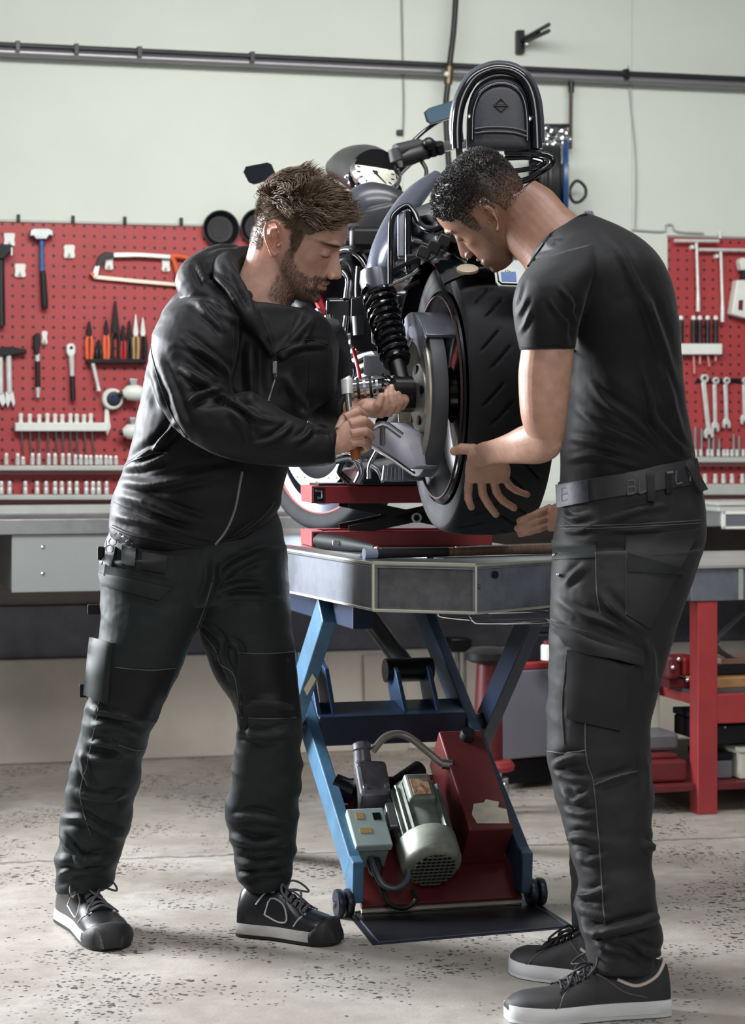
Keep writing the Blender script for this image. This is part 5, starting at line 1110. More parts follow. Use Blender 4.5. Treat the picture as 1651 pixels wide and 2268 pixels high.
def patch(bvh, quad, name, m, parent, off=.004, nu=10, nv=10, th=.004, edge=0.0):
    """cloth piece lying on the garment: four photo corners, laid onto the surface, given thickness"""
    c = [np.array(q, float) for q in quad]; H = {}; bad = []
    for i in range(nu+1):
        for j in range(nv+1):
            u, w = i/nu, j/nv; q = (c[0]*(1-u)+c[1]*u)*(1-w)+(c[3]*(1-u)+c[2]*u)*w; h, nn = shoot(bvh, q[0], q[1])
            if h is None: bad.append((i, j, q)); continue
            H[i, j] = (h, nn)
    if not H: return None
    for i, j, q in bad:
        k = min(H, key=lambda t: (t[0]-i)**2+(t[1]-j)**2); H[i, j] = (P(q[0], q[1], H[k][0].y), H[k][1])
    for _ in range(2):
        H2 = {}
        for (i, j), (h, nn) in H.items():
            nb = [H[k][0].y for k in ((i-1, j), (i+1, j), (i, j-1), (i, j+1)) if k in H]; nr = [H[k][1] for k in ((i-1, j), (i+1, j), (i, j-1), (i, j+1)) if k in H]
            y = .5*h.y+.5*min(sum(nb)/len(nb), h.y+.02); s = y/h.y; H2[i, j] = (CAMP+(h-CAMP)*s, (nn+sum(nr, Vector())).normalized())
        H = H2
    g = MB(); f = []; K = (nu+1)*(nv+1); ix = lambda i, j: i*(nv+1)+j
    fr = [H[i, j][0]+H[i, j][1]*(off+(edge if 0 < i < nu and 0 < j < nv else 0)) for i in range(nu+1) for j in range(nv+1)]
    bk = [H[i, j][0]-H[i, j][1]*th for i in range(nu+1) for j in range(nv+1)]
    for i in range(nu):
        for j in range(nv): a, b, d, e = ix(i, j), ix(i+1, j), ix(i+1, j+1), ix(i, j+1); f += [(a, b, d, e), (K+e, K+d, K+b, K+a)]
    rim = [ix(i, 0) for i in range(nu)]+[ix(nu, j) for j in range(nv)]+[ix(i, nv) for i in range(nu, 0, -1)]+[ix(0, j) for j in range(nv, 0, -1)]
    for a, b in zip(rim, rim[1:]+rim[:1]): f.append((b, a, K+a, K+b))
    g.add(fr+bk, f); return g.build(name, m, parent, ang=50)
def seam(bvh, pts, r, name, m, parent, lift=0., step=5):
    q = np.array(catmull(pts, 8)) if len(pts) > 2 else np.array([np.array(pts[0])*(1-t)+np.array(pts[1])*t for t in np.linspace(0, 1, 16)])
    out = []
    for x, y in q:
        h, nn = shoot(bvh, x, y)
        if h is not None and (not out or abs(h.y-out[-1].y) < .04): out.append(h+nn*lift)
    if len(out) < 2: return None
    return MB().tube(out, r, 7).build(name, m, parent)
# ---- head ----
HEAD = [(.121, .022, -.040, .026), (.116, .045, -.062, .044), (.104, .068, -.081, .060), (.086, .085, -.0935, .0705), (.064, .0945, -.0995, .0755), (.042, .0985, -.101, .077), (.024, .0985, -.100, .0765),
        (.008, .0930, -.097, .0745), (-.010, .0905, -.091, .072), (-.028, .091, -.078, .0695), (-.045, .093, -.060, .0675), (-.060, .0945, -.036, .065), (-.075, .094, -.010, .060), (-.090, .091, .008, .052), (-.103, .091, .022, .041), (-.112, .085, .032, .031), (-.118, .072, .042, .016)]
def head_geo(M, nose=1.0):
    g = MB(); rs = []; q = catmull(HEAD, 5); n = 56
    for z, yf, yb, w in q:
        yc = (-.012 if z > -.02 else -.012+(min(1, (-.02-z)/.07))*.045); yc = min(max(yc, yb+.004), yf-.004); ring = []
        for j in range(n):
            a = 2*math.pi*j/n; s, c = math.sin(a), math.cos(a)
            x = w*math.copysign(abs(s)**.92, s); y = yc+((yf-yc) if c > 0 else (yc-yb))*math.copysign(abs(c)**.92, c); ring.append(V(x, y, z))
        rs.append(ring)
    g.rings(rs)
    nr = []
    for z, hw, yf in ((.020, .0065, .0985), (.008, .0078, .1005), (-.006, .0088, .1075), (-.020, .0108, .1165), (-.031, .0135, .1235), (-.039, .0150, .1245), (-.046, .0135, .1175), (-.051, .0085, .104)):
        nr.append([V(hw*math.sin(a), .082+(yf-.082)*(math.cos(a) if math.cos(a) > 0 else .2*math.cos(a)), z) for a in (2*math.pi*j/20 for j in range(20))])
    g.rings(nr)
    for s in (-1, 1):
        g.sphere(V(s*.0135, .1045, -.042), (.0068, .0095, .0075))
        g.tube([V(s*.050, .073, .024), V(s*.034, .0885, .031), V(s*.014, .0960, .026)], [.0055, .0072, .006], 10, sm=4)
        g.sphere(V(s*.0315, .0765, .004), (.0150, .0125, .0118)); g.sphere(V(s*.036, .0745, -.0745), (.014, .012, .013))
        # ear
        e0 = V(s*.0725, -.014, -.006); eu = V(s*.42, -.88, .12).normalized(); ez = V(s*.10, -.22, .97).normalized(); en = eu.cross(ez)
        def E(a, b, o=0): return e0+eu*a*1.13+ez*b*1.13+V(s*1, .42, 0).normalized()*o
        g.tube([E(.002, .006), E(.004, .022, .003), E(.015, .033, .005), E(.028, .028, .006), E(.033, .012, .006), E(.029, -.006, .005), E(.020, -.020, .004), E(.011, -.029, .003), E(.003, -.026, .001)], [.0030, .0040, .0044, .0046, .0044, .0040, .0042, .0062, .0040], 10, sm=4)
        g.tube([E(.010, .020, .002), E(.020, .014, .0035), E(.021, .0, .004), E(.015, -.012, .003)], [.003, .0035, .0035, .0032], 8, sm=4)
        g.tube([E(.0, .024, -.004), E(.013, .004, -.006), E(.008, -.026, -.003)], [.008, .0155, .007], 12, sm=3, flat=(.30, 1.0), up=tuple(V(s, .42, 0)))
        g.sphere(E(.001, -.006, .004), (.0055, .0045, .0065))
    g.tube([V(-.0235, .0835, -.0665), V(-.010, .0965, -.0630), V(0, .0985, -.0640), V(.010, .0965, -.0630), V(.0235, .0835, -.0665)], [.0025, .0050, .0046, .0050, .0025], 10, sm=4)
    g.tube([V(-.021, .0830, -.0715), V(-.010, .0945, -.0750), V(0, .0965, -.0758), V(.010, .0945, -.0750), V(.021, .0830, -.0715)], [.0025, .0052, .0058, .0052, .0025], 10, sm=4)
    g.sphere(V(0, .0825, -.102), (.020, .0145, .0125))
    g.v = [M @ v for v in g.v]; return g
def head_matrix(ear_px, ear_Y, fx, away, pitch, roll, side, scale=1.0):
    """fx: +1 faces right, -1 left; away: degrees the face turns from the picture plane (negative towards the camera); side: which ear is seen"""
    a = math.radians(away); p = math.radians(pitch); f0 = V(fx*math.cos(a), math.sin(a), 0); r0 = V(f0.y, -f0.x, 0); z = V(0, 0, 1)
    f = f0*math.cos(p)-z*math.sin(p); u = f0*math.sin(p)+z*math.cos(p)
    ro = math.radians(roll); r1 = r0*math.cos(ro)+u*math.sin(ro); u1 = u*math.cos(ro)-r0*math.sin(ro)
    R = Matrix((r1, f, u1)).transposed()*scale; e = V(side*.078, -.022, -.006)
    O = P(ear_px[0], ear_px[1], ear_Y)-R @ e
    M = R.to_4x4(); M.translation = O; return M
def to_local(M, v):
    Mi = np.array(M.inverted()); return v @ Mi[:3, :3].T+Mi[:3, 3]
def gauss(p, c, r): d = (p-np.array(c))/np.array(r); return np.exp(-(d*d).sum(1))
def head_sculpt(me, M, open_eye=.3):
    v, n = mesh_np(me); l = to_local(M, v); near = (np.abs(l) < .17).all(1) & (l[:, 1] > .03)
    d = np.zeros(len(v))
    for s in (-1, 1):
        d -= .0065*gauss(l, (s*.0150, .093, .0065), (.0075, .02, .009)); d -= .0040*gauss(l, (s*.033, .086, .0175), (.018, .02, .0038))
        d -= .0030*gauss(l, (s*.0080, .113, -.0500), (.0045, .012, .0035)); d -= .0017*gauss(l, (s*.033, .088, -.0035), (.014, .02, .0016))
        d += .0038*gauss(l, (s*.050, .062, -.018), (.020, .026, .013)); d -= .0035*gauss(l, (s*.050, .055, -.052), (.02, .025, .018))
        d -= .0018*gauss(l, (s*.034, .086, -.0135), (.015, .02, .004)); d -= .0020*gauss(l, (s*.0265, .09, -.048), (.004, .02, .014))
        d -= .0022*gauss(l, (s*.0215, .103, -.0380), (.0025, .012, .008))
    d -= .0026*gauss(l, (0, .097, -.0695), (.024, .025, .0019)); d -= .0012*gauss(l, (0, .1, -.0555), (.0035, .02, .006)); d -= .0022*gauss(l, (0, .092, -.087), (.016, .02, .005))
    d[~near] = 0; v += n*d[:, None]
    # ear bowls
    for s in (-1, 1):
        k = 0.0042*gauss(l, (s*.081, -.023, -.010), (.012, .009, .011)); v -= n*k[:, None]
    set_np(me, v); return v, l
def lerp_col(c, c2, w): return c*(1-w[:, None])+np.array(c2[:3])*w[:, None]
def skin_material(name, rough=.5, sss=.12):
    m = bpy.data.materials.new(name); m.use_nodes = True; nt = m.node_tree; N = nt.nodes; L = nt.links; b = N['Principled BSDF']
    at = N.new('ShaderNodeVertexColor'); at.layer_name = 'tint'
    tc = N.new('ShaderNodeTexCoord'); nz = N.new('ShaderNodeTexNoise'); nz.inputs['Scale'].default_value = 45; nz.inputs['Detail'].default_value = 6; L.new(tc.outputs['Object'], nz.inputs['Vector'])
    hs = N.new('ShaderNodeHueSaturation'); mr = N.new('ShaderNodeMapRange'); mr.inputs['From Min'].default_value = .3; mr.inputs['From Max'].default_value = .7; mr.inputs['To Min'].default_value = .86; mr.inputs['To Max'].default_value = 1.12
    L.new(nz.outputs['Fac'], mr.inputs['Value']); L.new(mr.outputs['Result'], hs.inputs['Value']); L.new(at.outputs['Color'], hs.inputs['Color']); L.new(hs.outputs['Color'], b.inputs['Base Color'])
    b.inputs['Roughness'].default_value = rough; b.inputs['Subsurface Weight'].default_value = sss; b.inputs['Subsurface Radius'].default_value = (.012, .005, .003); b.inputs['Subsurface Scale'].default_value = .5
    n2 = N.new('ShaderNodeTexNoise'); n2.inputs['Scale'].default_value = 420; L.new(tc.outputs['Object'], n2.inputs['Vector'])
    bp = N.new('ShaderNodeBump'); bp.inputs['Strength'].default_value = .18; bp.inputs['Distance'].default_value = .0015; L.new(n2.outputs['Fac'], bp.inputs['Height']); L.new(bp.outputs[0], b.inputs['Normal'])
    return m
def set_tint(me, col):
    a = me.color_attributes.new('tint', 'FLOAT_COLOR', 'POINT'); a.data.foreach_set('color', np.hstack([col, np.ones((len(col), 1))]).ravel())
def finger(g, pts, r0, r1):
    k = len(pts); rr = [r0+(r1-r0)*i/(k-1) for i in range(k)]
    q = [P(*p) for p in pts]; d = (q[-1]-q[-2]).normalized()
    g.tube(q, rr, 12, sm=4); g.sphere(q[-1]+d*rr[-1]*.15, rr[-1]*1.0, seg=12, ring=8)
    for i in range(1, k-1): g.sphere(q[i], rr[i]*1.10, seg=12, ring=8)
def nail(parent, tip, prev, facing, m, w=.0055):
    t, p = P(*tip), P(*prev); d = (t-p).normalized(); f = Vector(facing); f = (f-d*f.dot(d)).normalized(); s = d.cross(f)
    R = Matrix((s, d, f)).transposed(); return MB().sphere(t+f*.0062, (w, .0066, .0018), R, 12, 8).build('fingernail', m, parent)
# ---- clumps of hair ----
def clumps(pts, dirs, lens, rads, name, m, parent, seg=4, steps=4, seed=1):
    r = np.random.default_rng(seed); V_ = []; F_ = []
    for p, (d0, d1), L, ra in zip(pts, dirs, lens, rads):
        p = np.array(p); d0 = np.array(d0); d1 = np.array(d1); u = np.cross(d0, d1+np.array((.01, .02, .013))); u = u/max(np.linalg.norm(u), 1e-6); w = np.cross(d0, u); c = p-d0*ra*.6; k0 = len(V_)
        for i in range(steps+1):
            t = i/steps; rr = ra*(1-t**1.6*.92)
            for j in range(seg): a = 2*math.pi*j/seg; V_.append(c+u*math.cos(a)*rr+w*math.sin(a)*rr*.7)
            d = d0*(1-t)+d1*t; d = d/max(np.linalg.norm(d), 1e-6); c = c+d*L/steps
        for i in range(steps):
            for j in range(seg): j2 = (j+1) % seg; F_.append((k0+i*seg+j, k0+i*seg+j2, k0+(i+1)*seg+j2, k0+(i+1)*seg+j))
    me = bpy.data.meshes.new(name); org = np.array(ORG[parent]); me.from_pydata((np.array(V_)-org).tolist(), [], F_); me.update()
    me.polygons.foreach_set('use_smooth', [True]*len(me.polygons)); me.materials.append(m)
    o = bpy.data.objects.new(name, me); COL.objects.link(o); o.parent = parent; ORG[o] = ORG[parent]; return o
# ---- shoes ----
def shoe(heel, toe, parent, up_m, sole_m, out_m, lace_m, trim_m, W=.052, sole_h=.032, H=.105, bumper=True, sneaker=False, mirror=1):
    heel, toe = Vector(heel), Vector(toe); heel.z = toe.z = 0; d = toe-heel; Ln = d.length; d.normalize(); s = Vector((-d.y, d.x, 0))*mirror
    def q(x, y, z): return heel+d*(x*Ln)+s*y+WZ*z
    t = thing_part = MB()
    wid = [(0, .55), (.05, .66), (.15, .70), (.3, .66), (.45, .70), (.6, .88), (.72, 1.0), (.84, .97), (.93, .75), (.98, .45), (1, .25)]
    def w_at(x): return float(np.interp(x, [a for a, _ in wid], [b for _, b in wid]))*W
    def cen(x): return float(np.interp(x, [0, .4, .75, 1], [0, .002, .004, -.010]))
    def outline(k, z, grow=0): 
        xs = [.0, .015, .05, .12, .25, .4, .55, .68, .8, .9, .96, .99]; L_ = [q(x, cen(x)+w_at(x)+grow, z) for x in xs]; R_2 = [q(x, cen(x)-w_at(x)-grow, z) for x in xs[::-1]]
        return L_+R_2
    hs = [(0, .88), (.06, 1.0), (.18, .97), (.30, .98), (.40, .96), (.52, .78), (.64, .62), (.76, .55), (.88, .52), (.95, .44), (.99, .34)]
    rs = []
    for x in [0, .03, .08, .16, .25, .34, .42, .5, .58, .66, .74, .82, .89, .94, .975, .995]:
        h = float(np.interp(x, [a for a, _ in hs], [b for _, b in hs]))*H; w = w_at(x)*1.0; c = cen(x); ring = []; zb = sole_h*.7
        top = float(np.interp(x, [0, .3, .5, .7, 1], [.55, .62, .60, .78, .8]))
        for a in [math.pi*j/16 for j in range(17)]:
            ca, sa = math.cos(a), math.sin(a); ww = w*(abs(ca)**.75)*(1 if sa < .45 else 1); nar = 1-(1-top)*sa**2
            ring.append(q(x, c+math.copysign(ww, ca)*nar, zb+max(h-zb, .006)*sa**.72))
        rs.append(ring)
    up = MB().rings(rs).build('upper', up_m, parent, ang=60)
    so = MB().rings([outline(0, .006, .002), outline(0, .010, .005), outline(0, sole_h*.75, .004), outline(0, sole_h, .0015)]).build('midsole', sole_m, parent, ang=40)
    MB().rings([outline(0, 0.0008, .001), outline(0, .002, .004), outline(0, .008, .0045)]).build('outsole', out_m, so, ang=40)
    def top(x): 
        h = float(np.interp(x, [a for a, _ in hs], [b for _, b in hs]))*H; return q(x, cen(x), h)
    def surf(x, a, o=.001):
        h = float(np.interp(x, [k for k, _ in hs], [b for _, b in hs]))*H; w = w_at(x); zb = sole_h*.7; tp = float(np.interp(x, [0, .3, .5, .7, 1], [.55, .62, .60, .78, .8]))
        ca, sa = math.cos(a), math.sin(a); p = q(x, cen(x)+math.copysign(w*(abs(ca)**.75), ca)*(1-(1-tp)*sa**2), zb+(h-zb)*sa**.72)
        return p+(s*ca+WZ*sa)*o
    # laces
    for i, x in enumerate((.46, .51, .56, .61, .66)):
        MB().tube([surf(x, 1.05, .003), surf(x+.012, 1.57, .0075), surf(x+.02, 2.09, .003)], .0026, 8, sm=4).build('lace', lace_m, up)
        MB().tube([surf(x+.02, 1.05, .003), surf(x+.012, 1.57, .009), surf(x, 2.09, .003)], .0026, 8, sm=4).build('lace', lace_m, up)
    for sd in (-1, 1):
        b0 = surf(.455, 1.57, .008)
        MB().tube([b0, b0+s*.022*sd+WZ*.016, b0+s*.05*sd+d*.012+WZ*.006, b0+s*.055*sd+d*.03-WZ*.012, b0+s*.03*sd+d*.012-WZ*.006, b0], .0025, 8, sm=5).build('lace_bow', lace_m, up)
        MB().tube([b0, b0+s*.012*sd+d*.03-WZ*.004, surf(.64, 1.57-sd*-.5, .006), surf(.70, 1.57+sd*.7, .004)], .0024, 8, sm=5).build('lace_end', lace_m, up)
    MB().tube([surf(.44, 1.9, .002), surf(.38, 1.57, .004), surf(.44, 1.24, .002)], .006, 8, sm=4).build('tongue', up_m, up)
    for sd in (0, 1):
        A = lambda a: (a if sd == 0 else math.pi-a)
        if not sneaker:
            MB().tube([surf(x, A(a), .0006) for x, a in ((.70, 1.1), (.66, .6), (.62, .2))], .0021, 6, sm=4).build('trim_line', trim_m, up)
            MB().tube([surf(x, A(a), .0006) for x, a in ((.30, .25), (.34, .75), (.47, .75), (.54, .30), (.45, .15), (.30, .25))], .0021, 6, sm=3).build('trim_line', trim_m, up)
            MB().tube([surf(x, A(a), .0006) for x, a in ((.20, .5), (.27, .95), (.36, 1.1))], .0021, 6, sm=3).build('trim_line', trim_m, up)
        else:
            MB().tube([surf(x, A(a), .0004) for x, a in ((.46, 1.0), (.40, .6), (.30, .25), (.16, .12))], .0012, 6, sm=4).build('stitch_line', trim_m, up)
            MB().tube([surf(x, A(a), .0004) for x, a in ((.62, 1.15), (.68, .7), (.72, .2))], .0012, 6, sm=4).build('stitch_line', trim_m, up)
    if bumper:
        rs = []
        for x, hz in ((.80, .004), (.84, .014), (.88, .021), (.92, .025), (.955, .024), (.98, .018), (1.0, .009), (1.015, -.004), (1.022, -.014)):
            w = w_at(min(x, .985))*(1 if x < .98 else .9 if x < 1.01 else .7)+.0075; c = cen(x); z1 = sole_h+hz
            rs.append([q(x, c+w*ca, max(.007, zz)) for ca, zz in ((.97, .008), (1.0, sole_h*.6), (.97, min(sole_h, z1)), (.86, z1-.006), (.66, z1-.001), (.35, z1+.002), (0, z1+.003), (-.35, z1+.002), (-.66, z1-.001), (-.86, z1-.006), (-.97, min(sole_h, z1)), (-1, sole_h*.6), (-.97, .008))])
        MB().rings(rs).build('toe_cap', out_m, up, ang=75)
    return up
# ---------------- bearded man in the hooded jacket ----------------
def cloth(name, c, rough, sheen, weave=900., bump=.12, var=.12):
    m = mat(name, c, rough, var=var, vscale=14, sheen=sheen, bump=bump, bscale=weave, spec=.24); return m
JACKET = cloth('softshell_black', '#161618', .56, .03); PANTS = cloth('work_trouser_black', '#1f2526', .56, .04); PATCHM = cloth('trouser_panel', '#121316', .44, .03)
POCKM = cloth('pocket_cloth', '#1d2322', .58, .05); TEE = cloth('tee_black', '#141416', .6, .08); ZIP = mat('zip_metal', '#77787c', .4, .5); STITCH = mat('stitching', '#4b4d50', .6)
manL = thing('person', 'bearded man in black hooded jacket bending over the motorcycle with a tool', 'person', PF(440, 2085), 'mechanics')
ML = head_matrix((611, 532), 5.085, 1, -12, 25, -11, 1, 1.05)
g = head_geo(ML)
body_loft([(562, 500, 690, 560, 5.16, .056), (548, 560, 665, 640, 5.165, .056), (530, 610, 640, 690, 5.17, .058), (505, 660, 650, 735, 5.18, .062), (470, 720, 640, 800, 5.2, .07)], 32, mb=g)
g.tube([P(560, 760, 5.2), P(500, 950, 5.2), P(430, 1180, 5.2), P(330, 1330, 5.17), P(260, 1620, 5.18), P(190, 1900, 5.29), P(190, 1990, 5.28)], [.07, .08, .07, .05, .045, .036, .034], 16)
g.tube([P(440, 1180, 5.2), P(545, 1340, 5.2), P(595, 1620, 5.2), P(590, 1900, 5.24), P(600, 1980, 5.23)], [.06, .05, .045, .036, .034], 16)
g.tube([P(560, 740, 5.2), P(440, 740, 5.1), P(440, 940, 4.99), P(600, 965, 4.985), P(725, 984, 5.0), P(750, 980, 5.0)], [.05, .055, .045, .038, .028, .027], 16)
g.tube([P(560, 740, 5.2), P(690, 750, 5.3), P(715, 905, 5.33), P(775, 905, 5.17), P(800, 902, 5.13)], [.05, .055, .045, .028, .026], 16)
# right hand gripping the driver, back of the hand towards the camera
body_loft([(738, 1006, 745, 955, 5.0, .021), (752, 1006, 757, 938, 4.998, .022), (772, 1000, 776, 922, 5.0, .020), (790, 992, 792, 917, 5.008, .016)], 22, mb=g, e=2.6)
RH = [[(766, 926, 4.992), (790, 913, 4.998), (806, 921, 5.03), (797, 931, 5.062), (778, 933, 5.064)], [(776, 940, 4.985), (806, 932, 4.992), (820, 944, 5.03), (808, 951, 5.062), (784, 953, 5.066)],
      [(778, 960, 4.985), (808, 955, 4.992), (822, 967, 5.03), (809, 973, 5.06), (786, 974, 5.066)], [(778, 981, 4.99), (802, 979, 4.998), (814, 989, 5.03), (804, 995, 5.055), (786, 995, 5.06)]]
for f in RH: finger(g, f, .0108, .0086)
finger(g, [(752, 955, 5.03), (762, 930, 5.05), (776, 912, 5.045), (792, 908, 5.02)], .0125, .0092)
# left hand cupped under the ribbed peg
body_loft([(778, 922, 784, 890, 5.15, .022), (802, 922, 806, 882, 5.125, .026), (828, 926, 826, 882, 5.12, .027), (852, 924, 848, 886, 5.12, .024), (880, 912, 874, 888, 5.12, .018)], 22, mb=g, e=2.5)
LHF = [[(842, 920, 5.105), (852, 904, 5.088), (852, 880, 5.085), (855, 862, 5.094)], [(860, 918, 5.105), (870, 898, 5.085), (866, 876, 5.083), (868, 859, 5.092)], [(876, 911, 5.108), (886, 892, 5.09), (881, 873, 5.087), (882, 859, 5.095)], [(888, 902, 5.115), (898, 886, 5.10), (894, 872, 5.097), (894, 862, 5.102)]]
for f in LHF: finger(g, f, .0102, .0082)
finger(g, [(806, 905, 5.10), (826, 906, 5.085), (838, 896, 5.075), (844, 880, 5.075)], .0120, .0090)
meL = remesh(g, .0021, 2, .5)
v, l = head_sculpt(meL, ML)
SK = np.array(lin('#bd9583')[:3]); col = np.tile(SK, (len(v), 1))
head = (np.abs(l) < .15).all(1)
HY_S = [-.11, -.075, -.05, -.037, -.030, .004, .010, .020, .027, .034, .050, .072, .086, .1]; HZ_S = [-.040, -.048, -.042, -.02, .030, .030, .0, -.026, -.018, .028, .038, .060, .074, .080]
def soft(x, w): return 1/(1+np.exp(-np.clip(x/w, -30, 30)))
nzv = np.array([mnoise.noise((a*90, b*90, c*90)) for a, b, c in l])*head
hair = soft(l[:, 2]-np.interp(l[:, 1], HY_S, HZ_S)+nzv*.008, .0045)*head*(np.hypot((l[:, 1]+.028)/.027, (l[:, 2]+.004)/.044) > 1)*(l[:, 2] > -.09)
BY_S = [-.02, .0, .010, .022, .032, .05, .07, .085, .1]; BZ_S = [-.06, -.030, -.008, -.012, -.038, -.048, -.052, -.049, -.052]
beard = soft(np.interp(l[:, 1], BY_S, BZ_S)-l[:, 2]+nzv*.006, .003)*soft(l[:, 1]-.004, .004)*soft(l[:, 2]+.132, .004)*head
lips = gauss(l, (0, .09, -.0695), (.026, .03, .0085))*head
beard = beard*(1-np.clip(lips*1.5, 0, 1))*(1-.75*gauss(l, (0, .095, -.082), (.006, .03, .004)))
col = lerp_col(col, lin('#9c5f4e'), np.clip(gauss(l, (.0475, .07, -.025), (.025, .04, .02))+gauss(l, (-.0475, .07, -.025), (.025, .04, .02))+gauss(l, (0, .12, -.036), (.014, .02, .014)), 0, 1)*.35*head)
col = lerp_col(col, lin('#c07a62'), np.clip(gauss(l, (.08, -.02, -.006), (.02, .022, .036)), 0, 1)*.5*head)
col = lerp_col(col, lin('#93584c'), lips*.75)
col = lerp_col(col, lin('#4a382d'), np.clip(beard, 0, 1)*.50)
col = lerp_col(col, lin('#2e241f'), np.clip(hair, 0, 1)*.80)
for s in (-1, 1):
    brow = gauss(l, (s*.036, .083, .0265), (.026, .04, .0042))*head; col = lerp_col(col, lin('#3d2f27'), np.clip(brow*1.6, 0, 1)*.85)
    lash = gauss(l, (s*.033, .088, -.0033), (.0140, .02, .0019))*head; col = lerp_col(col, lin('#241814'), np.clip(lash*1.6, 0, 1)*.92)
set_tint(meL, col)
SKINL = skin_material('skin_fair'); _, nL = mesh_np(meL)
rg = np.random.default_rng(3)
R3 = np.array(ML.to_3x3().normalized())
fw, upv, rtv = R3[:, 1], R3[:, 2], R3[:, 0]
HAIRM = mat('hair_brown', '#776350', .52, var=.45, vscale=60, col2='#45372b', spec=.3)
def pick(mask, k): idx = np.nonzero(mask)[0]; return rg.choice(idx, min(k, len(idx)), replace=False)
def swirl(p, s=22, o=0.): return np.array([mnoise.noise((p[0]*s+o, p[1]*s, p[2]*s)), mnoise.noise((p[0]*s+7+o, p[1]*s, p[2]*s)), mnoise.noise((p[0]*s, p[1]*s+13+o, p[2]*s))])
top = (hair > .6) & (l[:, 2] > .058); side_ = (hair > .6) & (l[:, 2] <= .072)
pts, dirs, lens, rads = [], [], [], []
for i in pick(top, 2600):
    n = nL[i]; s = swirl(l[i], 26); fr = np.clip((l[i, 1]-.02)/.06, 0, 1)
    d0 = n*.9+upv*.35+fw*(.1+.35*fr)+s*.5; d1 = fw*(.75+.1*fr)-n*.42+upv*.22*fr+swirl(l[i], 15, 1.)*1.6+s*.35
    pts.append(v[i]); dirs.append((d0, d1)); lens.append(rg.uniform(.036, .060)*(1-.22*fr)); rads.append(rg.uniform(.0011, .0023))
for i in pick(side_, 4200):
    n = nL[i]; s = swirl(l[i], 40, 3.); d0 = n*.55-fw*.45-upv*.30+s*.4; d1 = -fw*.55-upv*.65+s*.5-n*.05
    k = np.clip((l[i, 2]+.03)/.09, 0.25, 1); pts.append(v[i]); dirs.append((d0, d1)); lens.append(rg.uniform(.010, .022)*k); rads.append(rg.uniform(.0006, .0012))
clumps(pts, dirs, lens, rads, 'hair', HAIRM, manL, 4, 7)
pts, dirs, lens, rads = [], [], [], []
for i in pick(beard > .55, 4200):
    n = nL[i]; s = swirl(l[i], 60, 5.); pts.append(v[i]); dirs.append((n*.6-upv*.5+s*.3, -upv*.8+n*.25+s*.4)); lens.append(rg.uniform(.003, .0065)); rads.append(rg.uniform(.0004, .0007))
clumps(pts, dirs, lens, rads, 'beard', mat('beard_brown', '#57443a', .5, var=.3, vscale=80), manL, 3, 2)
pts, dirs, lens, rads = [], [], [], []
brm = np.maximum(gauss(l, (.036, .083, .0265), (.025, .04, .0036)), gauss(l, (-.036, .083, .0265), (.025, .04, .0036)))*head
for i in pick(brm > .45, 700): sx = np.sign(l[i, 0]); pts.append(v[i]); dirs.append((nL[i]*.5+rtv*sx*.8+upv*.3, rtv*sx-upv*.1)); lens.append(.008); rads.append(.0005)
P_ = list(zip(pts, dirs, lens, rads))
for sgn in (-1, 1):
    sel = [q for q in P_ if sgn*float(np.dot(q[0]-np.array(ML.translation), rtv)) > 0]
    if sel: clumps(*zip(*sel), 'eyebrow', HAIRM, manL, 3, 2)
bodyL = finish(meL, 'body', SKINL, manL)
NAILM = mat('nail', '#c99f8c', .3)
for f in LHF: nail(bodyL, f[-1], f[-2], (-.3, -1, .1), NAILM)
FOLDK = 2.2
# jacket
g = MB()
body_loft([(246, 1176, 616, 1116, 5.2, .128, .62), (241, 1150, 622, 1096, 5.2, .139, .55), (248, 1110, 628, 1068, 5.2, .138, .45), (262, 1070, 642, 1020, 5.2, .142, .4), (283, 1020, 660, 968, 5.2, .142, .3), (299, 955, 695, 905, 5.2, .142, .2), (312, 890, 738, 865, 5.205, .142, .1), (326, 820, 750, 800, 5.21, .145, 0), (338, 760, 744, 750, 5.21, .145, 0), (355, 705, 726, 710, 5.21, .135, 0), (385, 660, 700, 688, 5.2, .115, 0), (430, 632, 672, 712, 5.2, .088, 0), (478, 622, 650, 728, 5.19, .066, 0)], 48, mb=g)
body_loft([(385, 668, 560, 650, 5.13, .075), (355, 700, 540, 690, 5.09, .088), (336, 760, 530, 745, 5.055, .09), (332, 815, 520, 805, 5.03, .086), (345, 870, 515, 850, 5.005, .082), (372, 925, 516, 880, 4.99, .078), (400, 962, 530, 872, 4.98, .076), (440, 990, 562, 872, 4.975, .072), (500, 1012, 610, 898, 4.975, .064), (560, 1026, 650, 922, 4.98, .056), (640, 1034, 695, 944, 4.985, .047), (715, 1030, 728, 950, 4.995, .041), (742, 1024, 746, 950, 5.0, .038)], 36, mb=g)
g.tube([P(690, 735, 5.28), P(712, 800, 5.31), P(718, 865, 5.315), P(726, 900, 5.29), P(752, 907, 5.22), P(779, 908, 5.155)], [.075, .072, .066, .058, .048, .035], 26, sm=5)
